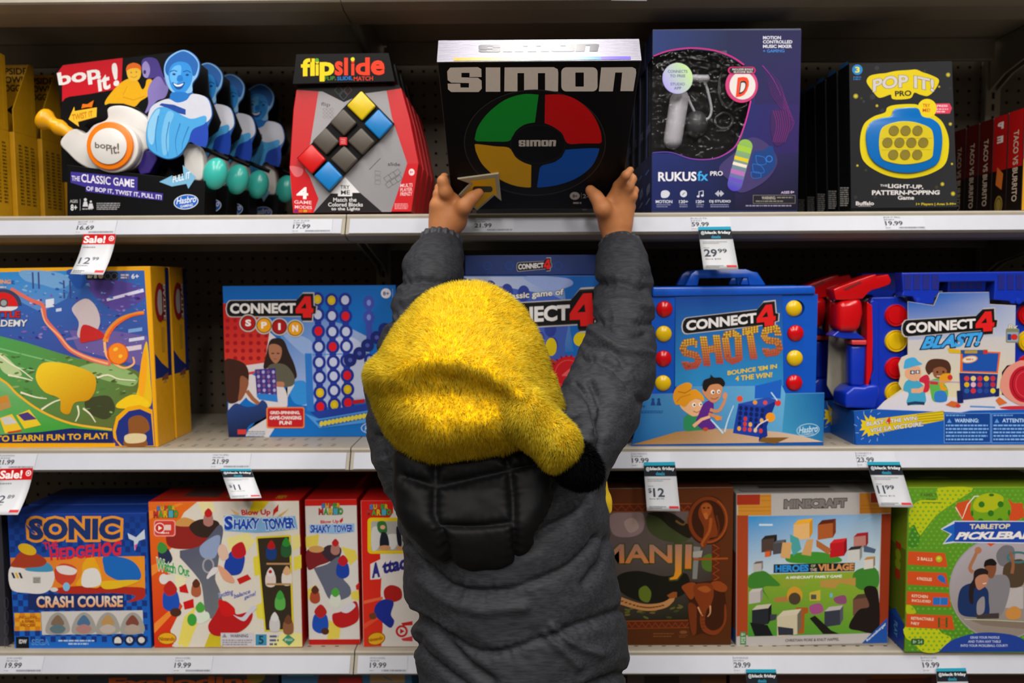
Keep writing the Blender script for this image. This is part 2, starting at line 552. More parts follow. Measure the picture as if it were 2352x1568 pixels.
# ================================================================ upper shelf
M_BLACK = mat('black_card','#08080a',0.42,noise=0.1,scale=30,spec=0.15)
M_WHITE = mat('white_plastic','#d9d5d2',0.3,noise=0.02,scale=30)
M_RED = mat('red_card','#c4101a',0.4,noise=0.05,scale=30)
M_YEL = mat('yellow_plastic','#e8a40c',0.3,noise=0.04,scale=30)
M_TEAL = mat('teal_plastic','#39b3a8',0.25,noise=0.04,scale=30)
M_ORANGE = mat('orange_plastic','#f07a0a',0.3,noise=0.04,scale=30)
M_GREYCARD = mat('grey_card','#8f8c90',0.5,noise=0.06,scale=30)

def c1(pts): return [(x / 2.8,80 + y / 2.8) for x,y in pts]
def e1(x,y): return (x / 2.8,80 + y / 2.8)

# ---------------------------------------------------------------- die-cut package with the pull-and-twist toy
def make_bop():
    C = Carton('toy_package','die-cut black toy package with blue boy figure and white toy, frontmost of its row','toy package',
               (312,490),Z_TOP,0.014,group='die-cut toy packages on the upper shelf')
    r = C.root
    # tray: front wall and box behind it
    tray = C.extr(c1([(430,835),(760,878),(1000,905),(1180,930),(1320,938),(1312,1150),(432,1158)]),0.0,0.004,M_BLACK,'tray',bevel=0.0006)
    for v in tray.data.vertices:
        if v.co.z < 0.02: v.co.z = 0.0
    back = C.extr(c1([(440,950),(1305,960),(1305,1150),(440,1158)]),0.0042,0.066,M_BLACK,'tray_body',off=0.0,bevel=0.0006)
    for v in back.data.vertices:
        if v.co.z < 0.02: v.co.z = 0.0
    P = C.print('tray_print')
    P.poly(c1([(455,880),(886,915),(884,1003),(548,978),(455,950)]),'#3d3190')
    P.poly(c1([(552,965),(1050,1020),(1046,1066),(552,1008)]),'#3d3190')
    P.text('THE',c1([(462,905),(515,910),(515,942),(462,937)]),'#e4e0f0',0.03)
    P.text('CLASSIC GAME',c1([(524,893),(864,930),(864,982),(524,946)]),'#e9e6f4',0.04)
    P.text('OF BOP IT, TWIST IT, PULL IT!',c1([(556,972),(1040,1030),(1040,1064),(556,1005)]),'#e4e0f0',0.04)
    P.part = 'small_print'
    P.text('8+',c1([(455,1090),(497,1090),(497,1130),(455,1130)]),'#d8d8dc',0.04)
    P.text('AGES',c1([(450,1060),(500,1060),(500,1080),(450,1080)]),'#b8b8bc',0.02)
    P.line(c1([(516,1055),(516,1130)]),0.8,'#b8b8bc')
    for x,y,h in ((550,1060,20),(585,1072,14)):
        P.ell(*e1(x,y),h / 5.5,h / 5.5,'#c9c9cf',12)
        P.poly(c1([(x - 18,y + 44),(x - 10,y + 12),(x + 10,y + 12),(x + 18,y + 44)]),'#c9c9cf')
    P.lines_of_text(*e1(530,1116),e1(600,0)[0],1,4,2.6,'#a9a9ae',3)
    P.lines_of_text(*e1(622,1080),e1(775,0)[0],4,4.4,2.4,'#9a9a9e',4)
    P.part = 'brand_mark'
    P.ell(*e1(1197,1074),28.5,17,'#dfe8f6',rot=-8); P.ell(*e1(1197,1074),26.8,15.4,'#1c5fc0',rot=-8)
    P.text('Hasbro',c1([(1135,1050),(1262,1030),(1262,1075),(1135,1090)]),'#e8eefa',0.03,shear=0.2)
    P.text('GAMING',c1([(1160,1096),(1240,1084),(1240,1102),(1160,1112)]),'#e8eefa',0.03)
    P.part = 'pull_arrow'
    P.poly(c1([(1025,945),(1110,903),(1108,925),(1182,905),(1176,838),(1262,915),(1212,990),(1200,958),(1106,975)]),'#79b4d8')
    P.text('PULL IT',c1([(1110,912),(1225,878),(1225,922),(1112,952)]),'#e6f0f8',0.04,shear=0.1)
    P.build(r)
    # standing back card
    card = C.extr([(125,162),(148,147),(282,133),(397,119),(440,128),(476,160),(480,215),(507,280),(500,300),(474,320),(466,418),(300,418),(142,418),(139,265),(139,232)],0.050,0.054,M_BLACK,'back_card',bevel=0.0006)
    P = C.print('card_print',off=0.050)
    P.poly([(145,150),(282,133),(279,203),(205,216),(160,222),(150,226),(143,234),(143,190),(130,170)],'#d01426')
    P.part = 'title'
    P.text('bop',c1([(366,246),(640,186),(652,308),(384,352)]),'#f4f2f2',0.06)
    P.text('it',c1([(622,262),(704,240),(712,346),(634,368)]),'#f4f2f2',0.07); P.text('!',c1([(716,186),(752,176),(770,326),(732,334)]),'#f4f2f2',0.07)
    P.part = 'yellow_child_print'
    P.blob(c1([(675,447),(716,372),(790,300),(850,280),(888,300),(915,350),(935,330),(945,290),(975,288),(978,325),(955,390),(905,425),(860,465),(760,470)]),'#f6b712')
    P.blob(c1([(815,240),(822,200),(862,183),(900,200),(908,245),(895,285),(860,300),(830,285)]),'#f7c43a')
    P.blob(c1([(812,232),(822,196),(862,180),(902,196),(908,230),(885,215),(840,218)]),'#ee6f22')
    P.line(c1([(840,268),(862,276),(884,266)]),1.2,'#c07010'); P.ell(*e1(845,243),1.6,1.6,'#b06010',8); P.ell(*e1(878,240),1.6,1.6,'#b06010',8)
    P.line(c1([(790,400),(860,420),(930,395)]),1.6,'#dd8f10'); P.line(c1([(820,330),(790,390)]),1.4,'#e19a14')
    P.part = 'purple_child_print'
    P.blob(c1([(930,510),(955,440),(950,360),(985,290),(1040,262),(1085,320),(1065,400),(1010,425),(965,480)]),'#8f80c8')
    P.blob(c1([(915,165),(955,145),(1010,160),(1040,230),(1070,330),(1030,270),(980,280),(935,275),(915,225)]),'#4f3f94')
    P.blob(c1([(918,190),(940,170),(962,200),(965,240),(950,275),(925,268),(915,225)]),'#a396d6')
    P.ell(*e1(932,240),3.2,5,'#3a2d70',10)
    P.build(r)
    # white toy with its big round button
    toy = C.extr(smooth_closed(c1([(383,688),(470,602),(545,632),(600,578),(686,540),(690,470),(770,452),(870,480),(950,545),(1000,640),(1180,690),(1290,730),(1300,930),(1190,900),(1170,760),(1030,740),(930,740),(890,830),(800,880),(640,880),(520,835),(440,765)]),4),0.012,0.040,M_WHITE,'toy_body',bevel=0.005,segs=3,smooth=True)
    C.extr(c1([(625,470),(700,440),(790,440),(890,470),(955,530),(950,545),(880,492),(780,456),(690,462),(690,545),(630,560),(560,600),(540,590)]),0.030,0.048,M_BLACK,'toy_edge',bevel=0.001)
    C.extr(c1([(880,850),(930,740),(1000,745),(1012,800),(960,890),(900,900)]),0.016,0.044,mat('purple_plastic','#34207c',0.35),'toy_panel',bevel=0.002)
    b = C.extr(ellipse(*e1(722,722),60,58,36),-0.006,0.013,M_WHITE,'button',off=-0.006,bevel=0.003,segs=3,smooth=True)
    C.extr(ellipse(*e1(704,712),53.4,55.5,36),-0.012,-0.0062,M_ORANGE,'button_ring',off=-0.012,parent=b,bevel=0.002,segs=3,smooth=True)
    C.extr(ellipse(*e1(698,715),41.5,42,36),-0.015,-0.0122,M_WHITE,'button_cap',off=-0.015,parent=b,bevel=0.0012,smooth=True)
    P = C.print('button_lettering',off=-0.015)
    P.text('bop',c1([(610,690),(712,692),(714,748),(612,738)]),'#6a6258',0.03)
    P.text('it!',c1([(708,705),(765,695),(768,762),(716,768)]),'#6a6258',0.03)
    P.build(b)
    # yellow twist knob pointing left, teal pull handle hanging on the right
    def turned(name,a,b2,prof,m,off):
        pa = Vector((C.f(*e1(*a),off)[0],off,C.f(*e1(*a),off)[1])); pb = Vector((C.f(*e1(*b2),off)[0],off,C.f(*e1(*b2),off)[1]))
        d = pb - pa; L = d.length
        mtx = Matrix.Translation(pa) @ d.to_track_quat('Z','Y').to_matrix().to_4x4()
        bm = bmesh.new(); add_lathe(bm,[(rr,z * L) for rr,z in prof],28,mtx)
        return bm_obj(name,bm,m,r,smooth=True)
    turned('twist_knob',(262,528),(470,645),[(0.004,0),(0.017,0.02),(0.0195,0.10),(0.0185,0.2),(0.013,0.32),(0.0115,0.42),(0.0145,0.55),(0.0135,0.66),(0.011,0.75),(0.010,1.0)],M_YEL,0.026)
    h = turned('pull_stick',(1215,690),(1470,800),[(0.004,0),(0.004,1)],M_BLACK,0.03)
    for i,(x,y,rx,ry,o) in enumerate(((1385,893,78,104,0.012),)):
        cx,cz = C.f(*e1(x,y),o); k = 1.18 / 2160
        bm = bmesh.new(); bmesh.ops.create_uvsphere(bm,u_segments=20,v_segments=12,radius=1.0)
        bmesh.ops.transform(bm,matrix=Matrix.Translation((cx,o,cz)) @ Matrix.Rotation(math.radians(14),4,'Y') @ Matrix.Diagonal((rx / 2.8 / 1290,0.016,ry / 2.8 / 1290,1)),verts=bm.verts)
        bm_obj('pull_handle',bm,M_TEAL,r,smooth=True)
    # the die-cut boy reaching forward
    boy = C.extr(smooth_closed(c1([(1170,96),(1085,140),(1052,215),(1072,320),(1105,372),(1080,410),(1000,438),(962,475),(950,560),(938,640),(955,735),(1035,790),(1100,800),(1165,770),(1200,700),(1250,690),(1325,722),(1335,600),(1366,510),(1335,405),(1240,375),(1240,315),(1275,262),(1284,180),(1240,118)]),4),-0.006,-0.002,mat('blue_card','#1d5fb0',0.4),'boy_figure',bevel=0.0005)
    P = C.print('boy_print',off=-0.006)
    P.blob(c1([(1170,99),(1088,143),(1056,215),(1075,318),(1120,372),(1230,372),(1238,312),(1272,260),(1280,182),(1238,122)]),'#86bdea')
    P.blob(c1([(1172,106),(1096,148),(1064,205),(1070,250),(1100,262),(1150,190),(1210,195),(1240,262),(1262,250),(1274,185),(1234,130)]),'#2263b4')
    P.blob(c1([(1085,240),(1110,190),(1160,172),(1215,190),(1238,250),(1230,310),(1195,365),(1150,378),(1110,350),(1090,300)]),'#2f8fe0')
    P.blob(c1([(1095,250),(1120,205),(1165,200),(1160,270),(1130,320),(1100,300)]),'#62b4f2')
    P.line(c1([(1092,238),(1120,228),(1140,236)]),1.8,'#0d3f86'); P.line(c1([(1178,238),(1205,230),(1228,242)]),1.8,'#0d3f86')
    P.ell(*e1(1120,254),4,2.6,'#0d3f86',10); P.ell(*e1(1205,258),4,2.6,'#0d3f86',10)
    P.blob(c1([(1146,262),(1170,262),(1178,292),(1150,300),(1138,290)]),'#1d78cc')
    P.blob(c1([(1108,305),(1145,318),(1190,304),(1170,345),(1135,348)]),'#0f4a98')
    P.blob(c1([(1116,312),(1146,322),(1180,312),(1165,330),(1135,332)]),'#e6eef8')
    P.blob(c1([(1105,372),(1200,372),(1210,420),(1150,440),(1100,420)]),'#1f74c8')
    P.blob(c1([(1080,412),(1005,440),(965,480),(955,560),(1050,520),(1170,560),(1260,570),(1330,560),(1362,508),(1332,408),(1240,380),(1200,420),(1140,436)]),'#cfd2e0')
    P.poly(c1([(1025,452),(1040,440),(1120,450),(1195,480),(1195,515),(1130,500),(1060,465)]),'#1d46a0')
    P.blob(c1([(1235,590),(1330,570),(1326,715),(1222,680)]),'#2047b4')
    P.blob(c1([(1000,480),(1060,465),(1140,500),(1230,540),(1320,520),(1320,570),(1240,610),(1210,690),(1160,765),(1100,795),(1040,785),(960,730),(942,640),(955,560)]),'#4aa4e2')
    P.blob(c1([(1000,490),(1030,480),(1010,560),(990,690),(965,700),(950,640),(960,560)]),'#8cc8ee')
    P.blob(c1([(1075,500),(1120,510),(1090,600),(1085,740),(1050,770),(1040,640)]),'#74bcea')
    for pts in (((1020,520),(1000,640),(1010,750)),((1090,560),(1070,680),(1082,785)),((1160,570),(1130,680),(1140,775)),((1215,590),(1180,680),(1170,740))):
        P.line(c1(pts),2.2,'#1f6db8',0.8,sm=4)
    P.build(r)
    # twist arrow card on the toy
    a = C.extr(c1([(440,543),(476,462),(478,490),(621,466),(618,527),(500,560),(506,590)]),0.000,0.002,mat('arrow_yellow_card','#f2bb1c',0.45),'twist_arrow',bevel=0.0004)
    P = C.print('arrow_lettering',off=0.0)
    P.text('TWIST IT',c1([(462,512),(595,486),(598,524),(466,552)]),'#c98410',0.03)
    P.build(a)
    C.extr(c1([(522,474),(530,444),(560,446),(602,420),(590,466),(560,466)]),0.046,0.0485,M_ORANGE,'twist_arrow_tail',bevel=0.0004)
    # striped pale blue side of the tray
    xr = C.f(1312 / 2.8,0)[0]
    return C
BOP = make_bop()
for k,(dy,dx,lab) in enumerate(((0.088,0.010,'die-cut black toy package second in its row, mostly hidden behind the frontmost'),
                          (0.176,0.022,'die-cut black toy package third in its row, blue boy shaded'),
                          (0.262,0.055,'die-cut black toy package rearmost in its row, next to the dim back panel'))):
    c = copy_tree(BOP.root); c.location.y += dy; c.location.x += dx; c['label'] = lab

# ---------------------------------------------------------------- sliding block puzzle package
def c2(pts): return [(640 + x / 3.267,80 + y / 3.267) for x,y in pts]
def e2(x,y): return (640 + x / 3.267,80 + y / 3.267)
def make_slide():
    C = Carton('toy_package','red and black package with diamond sliding-block toy on grey card, frontmost of its row','toy package',
               (808,486),Z_TOP,0.014,group='sliding-block toy packages on the upper shelf')
    r = C.root
    C.body(c2([(132,412),(110,560),(82,985),(110,1335),(995,1325),(1050,965),(985,640),(918,395),(800,370),(250,375)]),0.06,M_RED,flat_bottom=False)
    P = C.print()
    P.poly(c2([(300,425),(810,420),(850,620),(965,965),(845,1328),(262,1335),(200,1000),(240,800)]),('g',e2(300,500),'#a5a2a6',e2(800,1300),'#8d8b90'))
    P.poly(c2([(140,380),(905,376),(918,400),(760,425),(640,440),(490,505),(330,425),(140,412)]),'#141416')
    P.poly(c2([(82,985),(190,1000),(232,1060),(300,1230),(262,1335),(110,1335)]),'#cc1a22')
    P.poly(c2([(965,968),(1048,966),(994,1325),(845,1325)]),'#cc1a22')
    P.blob(c2([(85,985),(180,1005),(170,1055),(120,1060)]),'#d86a70')
    P.part = 'sketch_print'
    P.text('flip',c2([(320,505),(388,510),(385,548),(318,540)]),'#5a585c',0.02)
    P.text('slide',c2([(820,955),(912,960),(912,985),(820,983)]),'#3c3a3e',0.02)
    for k in range(9):
        cx,cy = 345 + 28 * (k % 3),560 + 28 * (k // 3)
        P.line(c2([(cx - 14,cy),(cx,cy - 12),(cx + 14,cy),(cx,cy + 12),(cx - 14,cy)]),0.6,'#6c6a6e')
    for k in range(6):
        cx,cy = 815 + 36 * (k % 3) + 12 * (k // 3),1075 - 22 * (k % 3) + 45 * (k // 3)
        P.line(c2([(cx - 26,cy),(cx + 8,cy - 26),(cx + 30,cy + 4),(cx - 4,cy + 30),(cx - 26,cy)]),0.9,'#4a484c')
    for k in range(3): P.line(c2([(725,1020 + 36 * k),(765,1025 + 36 * k),(762,1052 + 36 * k),(722,1048 + 36 * k),(725,1020 + 36 * k)]),0.8,'#555357')
    P.line(c2([(680,1012),(765,925)]),1.2,'#2c2a2e')
    P.part = 'slogan_print'
    P.poly(c2([(500,1068),(262,1335),(776,1328),(612,1185)]),'#1d1b1d')
    P.poly(c2([(500,1068),(610,1185),(553,1185),(553,1211),(445,1211),(445,1190),(390,1190)]),'#e6e4e6')
    P.text('TRY',c2([(463,1128),(533,1128),(533,1158),(463,1158)]),'#1a1a1c',0.03)
    P.text('ME',c2([(468,1166),(535,1166),(535,1198),(468,1198)]),'#1a1a1c',0.03)
    for s,a,b,y in (('Match the',410,585,1222),('Colored Blocks',372,632,1258),('to the Lights',395,610,1293)):
        P.text(s,c2([(a,y),(b,y),(b,y + 30),(a,y + 30)]),'#e2e0e2',0.03)
    P.text('4',c2([(135,1143),(222,1143),(222,1232),(135,1232)]),'#f2eef0',0.06)
    P.text('GAME',c2([(118,1240),(248,1246),(248,1272),(118,1266)]),'#eec8cc',0.03)
    P.text('MODES',c2([(122,1278),(250,1284),(250,1308),(122,1302)]),'#eec8cc',0.03)
    for k,c in enumerate(('#5a2a80','#d06a10','#c8a020','#d84020')): P.rect(*e2(118 + 34 * k,1312),*e2(146 + 34 * k,1330),c)
    P.ell(*e2(998,1030),6.8,8,'#f0d8da',16); P.text('8+',c2([(985,1020),(1010,1020),(1010,1040),(985,1040)]),'#c01820',0.03)
    for s,y in (('MULTI',1118),('PLAYER',1150),('FRENZY',1182)): P.text(s,c2([(915,y),(1003,y - 5),(1003,y + 22),(912,y + 26)]),'#f0c8ca',0.03)
    P.lines_of_text(*e2(870,1265),e2(972,0)[0],4,3.6,2,'#e89a9e',5)
    for (x,y,c) in ((450,415,'#3f5a44'),(520,415,'#7a3a3c'),(487,455,'#4a5a70')):
        P.line(c2([(x - 30,y),(x,y - 34),(x + 30,y),(x,y + 34),(x - 30,y)]),1.2,c)
    P.build(r)
    # the toy: dark diamond base with square tiles set at a slant
    C.extr(c2([(483,548),(620,410),(868,665),(740,800),(600,935),(490,1050),(370,1172),(135,925),(245,815)]),-0.008,-0.001,M_BLACK,'toy_base',bevel=0.001)
    td = mat('toy_dark_tile','#4a423a',0.45,noise=0.05); 
    for x,y,m in ((483,655,td),(352,797,td),(618,797,td),(490,930,td),
                    (618,530,mat('toy_yellow_tile','#d8b90a',0.35)),(748,668,mat('toy_blue_tile','#0a78c0',0.35)),
                    (243,930,mat('toy_red_tile','#cf0a0a',0.35)),(370,1058,mat('toy_blue_tile','#0a78c0',0.35))):
        hw,hh = (104,104) if m is td else (110,114)
        C.extr(c2([(x,y - hh),(x + hw,y + 4),(x + 6,y + hh),(x - hw,y)]),-0.017,-0.0082,m,'tile',bevel=0.0032,segs=3,smooth=True)
    q = C.extr(c2([(455,768),(512,768),(512,828),(455,828)]),-0.0185,-0.012,M_RED,'centre_button',bevel=0.001)
    P = C.print('button_mark',off=-0.0185)
    P.line(c2([(468,785),(498,785),(498,797),(472,800),(472,812),(500,812)]),1.2,'#e8a0a0')
    P.build(q)
    # folded header
    hd = C.extr(c2([(130,145),(825,135),(872,350),(103,370)]),-0.014,0.03,M_BLACK,'header',bevel=0.0008)
    P = C.print('title',off=-0.014)
    yl,rd,gr = '#f2cf12','#f03a16','#4fa02a'
    P.text('fl',c2([(168,178),(272,176),(272,308),(168,312)]),yl,0.06)
    P.text('i',c2([(277,190),(302,190),(302,306),(277,306)]),yl,0.06); P.ell(*e2(288,190),4.4,4.4,gr,14)
    P.text('p',c2([(308,205),(418,205),(418,350),(308,350)]),yl,0.07)
    P.text('s',c2([(422,198),(482,198),(482,306),(422,306)]),rd,0.06); P.text('l',c2([(492,172),(520,172),(520,304),(492,304)]),rd,0.06)
    P.text('i',c2([(544,182),(570,182),(570,304),(544,304)]),rd,0.06); P.ell(*e2(556,183),4.6,4.6,'#d8d820',14)
    P.text('d',c2([(578,170),(684,170),(684,303),(578,303)]),rd,0.06); P.text('e',c2([(692,192),(796,190),(796,302),(692,302)]),rd,0.07)
    for s,a,b,c in (('FLIP,',346,430,'#4a8a28'),('SLIDE,',440,555,'#1878d0'),('MATCH',564,708,'#d0361c')):
        P.text(s,c2([(a,314),(b,310),(b,342),(a,346)]),c,0.035)
    P.build(hd)
    return C
SLIDE = make_slide()
for k,lab in ((1,'red sliding-block toy package second in its row, its red edge showing'),(2,'red sliding-block toy package third in its row, in shade'),(3,'red sliding-block toy package rearmost of its row, in deep shade')):
    c = copy_tree(SLIDE.root); c.location.y += 0.078 * k; c['label'] = lab

# ---------------------------------------------------------------- the black game box being pulled down
def make_simon():
    o = on_y(1228,481,-0.030)
    C = Carton('game_box','black game box with four-colour disc tilted forward in the child\'s hands','game box',None,0,lean=math.radians(54),origin=o)
    r = C.root
    TL,TR,BR,BL = C.f(1010,142),C.f(1476,142),C.f(1419,481),C.f(1036,481)
    print('held box',TL,TR,BR,BL)
    hw = (TR[0] - TL[0] + BR[0] - BL[0]) / 4; cx = (TR[0] + TL[0] + BR[0] + BL[0]) / 4; h = (TL[1] + TR[1]) / 2
    T = 0.044
    bm = bmesh.new(); add_box(bm,cx - hw,cx + hw,0,T,0.0,h)
    bm_obj('carton',bm,M_BLACK,r,bevel=0.0015)
    P = C.print('title')
    def p3(x,y): return (960 + x / 2.904,60 + y / 2.904)
    def q3(p): return [p3(*a) for a in p]
    wc = '#f6eeee'
    # heavy slab lettering drawn as outlines
    def slabs(items,col):
        for it in items: P.poly(it,col)
    def rr(x0,y0,x1,y1,r=26,tl=1,tr=1,br=1,bl=1):
        out = []
        for (cx_,cy_,a,on,ex,ey) in ((x1,y0,270,tr,x1,y0),(x1,y1,0,br,x1,y1),(x0,y1,90,bl,x0,y1),(x0,y0,180,tl,x0,y0)):
            if not on: out.append((ex,ey)); continue
            ox = cx_ - r if cx_ == x1 else cx_ + r; oy = cy_ - r if cy_ == y0 and False else (cy_ + r if cy_ == y0 else cy_ - r)
            for k in range(6):
                t = math.radians(a + 90 * k / 5); out.append((ox + r * math.cos(t),oy + r * math.sin(t)))
        return out
    def word(fn,col):
        # s
        P.poly([fn(*a) for a in [(215,275),(400,272),(423,285),(424,338),(344,338),(344,310),(290,310),(290,340),(400,343),(424,362),(426,415),(405,438),(222,438),(200,420),(198,382),(282,382),(284,408),(340,408),(340,378),(222,376),(198,358),(195,300)]],col)
        # i
        P.poly([fn(*a) for a in [(452,274),(549,274),(549,436),(452,436)]],col)
        # m
        P.poly([fn(*a) for a in [(578,274),(905,272),(932,286),(936,310),(934,434),(848,434),(848,312),(800,312),(800,434),(708,434),(708,312),(664,312),(664,434),(576,434)]],col)
        # o
        o_ = [fn(*a) for a in rr(956,273,1198,434,34)]; i_ = [fn(*a) for a in rr(1050,308,1106,402,3)]
        n = len(o_)
        P.raw(o_ + i_,[(k,(k + 1) % n,n + (k + 1) % n,n + k) for k in range(n)],col)
        # n
        P.poly([fn(*a) for a in [(1222,274),(1430,272),(1452,284),(1456,308),(1436,432),(1350,432),(1362,308),(1316,308),(1300,434),(1206,434)]],col)
    word(p3,wc)
    P.part = 'disc_print'
    P.ell(*p3(780,775),163,122,'#0a0a0b',48); P.ring(*p3(780,775),163,122,2,'#3a3838',48)
    def quad(pts,col): P.blob(pts,col,4) if False else P.poly(smooth_corner(pts),col)
    def smooth_corner(pts): return pts
    def sector(x0,y0,sx,sy,a0,a1,col):
        """annular quarter between the outer and inner ellipse, cut straight along the cross"""
        cx_,cy_ = 790,775
        outer = ellipse(cx_,cy_ - 8,432,322,20,0,a0,a1); inner = ellipse(cx_ + 5,cy_ + 5,185,132,20,0,a1,a0)
        pts = []
        for x,y in outer + inner:
            x = max(x,846) if sx > 0 else min(x,806 if sy < 0 else 755)
            if sx > 0 and sy > 0: x = max(x,795)
            y = min(y,768) if sy < 0 else max(y,790)
            if sx > 0: y = min(y,782) if sy < 0 else max(y,812)
            pts.append(p3(x,y))
        P.poly(pts,col)
    P.poly(q3(smooth_open([(805,455),(700,452),(580,490),(470,575),(400,670),(378,755)],5) + smooth_open([(392,766),(520,768),(612,762),(650,700),(710,655),(780,640)],4)),'#10a838')
    P.poly(q3(smooth_open([(848,455),(960,455),(1060,490),(1160,580),(1215,690),(1226,770)],5) + smooth_open([(1212,780),(1100,780),(1000,780),(960,712),(900,668),(845,645)],4)),'#e80c12')
    P.poly(q3(smooth_open([(378,788),(400,785),(520,800),(608,810),(650,870),(700,905),(756,925)],4) + smooth_open([(754,1060),(742,1074),(640,1060),(530,1010),(430,920),(385,830)],5)),'#f2b614')
    P.poly(q3(smooth_open([(985,822),(1080,815),(1190,812),(1207,830),(1160,930),(1060,1010),(940,1055),(810,1074),(795,1062)],5) + smooth_open([(812,945),(835,925),(910,905),(960,870)],4)),'#1060d4')
    P.ell(*p3(800,785),64,45,'#060607',36); P.ring(*p3(800,785),64,45,2,'#201f20',36)
    P.part = 'disc_lettering'
    word(lambda x,y: p3(672 + (x - 196) * 0.198,757 + (y - 272) * 0.26),'#e0dad8')
    P.part = 'small_print'
    P.ring(*p3(1046,1130),11.5,9,3.2,'#c8c0bc',20); P.ell(*p3(1046,1130),9,6.5,'#c8c0bc',16); P.text('8+',q3([(1032,1120),(1062,1120),(1062,1142),(1032,1142)]),'#1a1a1a',0.04)
    P.line(q3([(1090,1110),(1090,1150)]),1.0,'#9a9490')
    P.text('2-4',q3([(1100,1118),(1160,1118),(1160,1145),(1100,1145)]),'#c8c0bc',0.03)
    P.lines_of_text(*p3(1035,1172),p3(1118,0)[0],1,4,4,'#b8b0ac',2); P.ring(*p3(1178,1172),7,7,1,'#8a8480',18)
    P.lines_of_text(*p3(1096,1218),p3(1145,0)[0],1,4,3,'#6a6460',2)
    P.build(r)
    # shiny foil band over the top face
    bm = bmesh.new(); add_box(bm,cx - hw - 0.0008,cx + hw + 0.0008,-0.0008,T + 0.0008,h + 0.0002,h + 0.0022)
    foil = bm_obj('foil_top',bm,mat('silver_foil','#8b8995',0.36,metal=0.9,noise=0.05,scale=120,bump=0.15,stretch=(0.4,6,6)),r,bevel=0.0006)
    tp = C.top('foil_print',h + 0.0022)
    y0_,y1_ = 0.008,0.036
    tp.frame = lambda px,py: (px,py)
    def fx(u): return cx - hw + 2 * hw * u
    word2 = []
    save,P2 = P,tp
    P = tp
    word(lambda x,y: (fx(0.2 + 0.6 * (x - 196) / 1260),y0_ + 0.010 + 0.016 * (438 - y) / 166),'#3c3a46')
    P = save
    for k,c in enumerate(('#c9a24a','#b9c43a','#6fc03a','#36b48a','#4a86d8','#6a5ac8')):
        tp.rect(fx(0.08 + 0.145 * k),0.0005,fx(0.08 + 0.145 * (k + 1)),0.007,c)
    tp.build(foil,print_mat('foil_ink',rough=0.2,spec=0.8))
    # yellow arrow-shaped try-me card slotted in front
    ar = C.extr(q3([(262,1020),(538,984),(556,1166),(510,1130),(395,1230),(272,1130),(345,1050)]),-0.004,-0.0006,mat('arrow_border_card','#b4a890',0.45),'arrow_card',bevel=0.0005)
    A = C.print('arrow_print',off=-0.004)
    A.poly(q3([(345,1032),(515,1010),(528,1132),(500,1122),(395,1212),(300,1128),(368,1052)]),'#f0b818')
    A.poly(q3(rounded_rect(365,1066,498,1106,19)),'#4a4436')
    A.build(ar)
    return C
SIMON = make_simon()
# a second, upright one stands behind it on the shelf
def make_simon_behind():
    C = Carton('game_box','black game box standing on the upper shelf behind the tilted one, yellow patch low down','game box',(1236,484),Z_TOP,0.10)
    C.body([(1090,215),(1410,215),(1405,484),(1095,484)],0.05,M_BLACK,flat_bottom=True)
    P = C.print()
    P.poly([(1098,450),(1140,452),(1132,480),(1100,480)],'#c8960f'); P.ell(1112,474,8,5,'#8a5a10',14)
    P.build(C.root)
make_simon_behind()

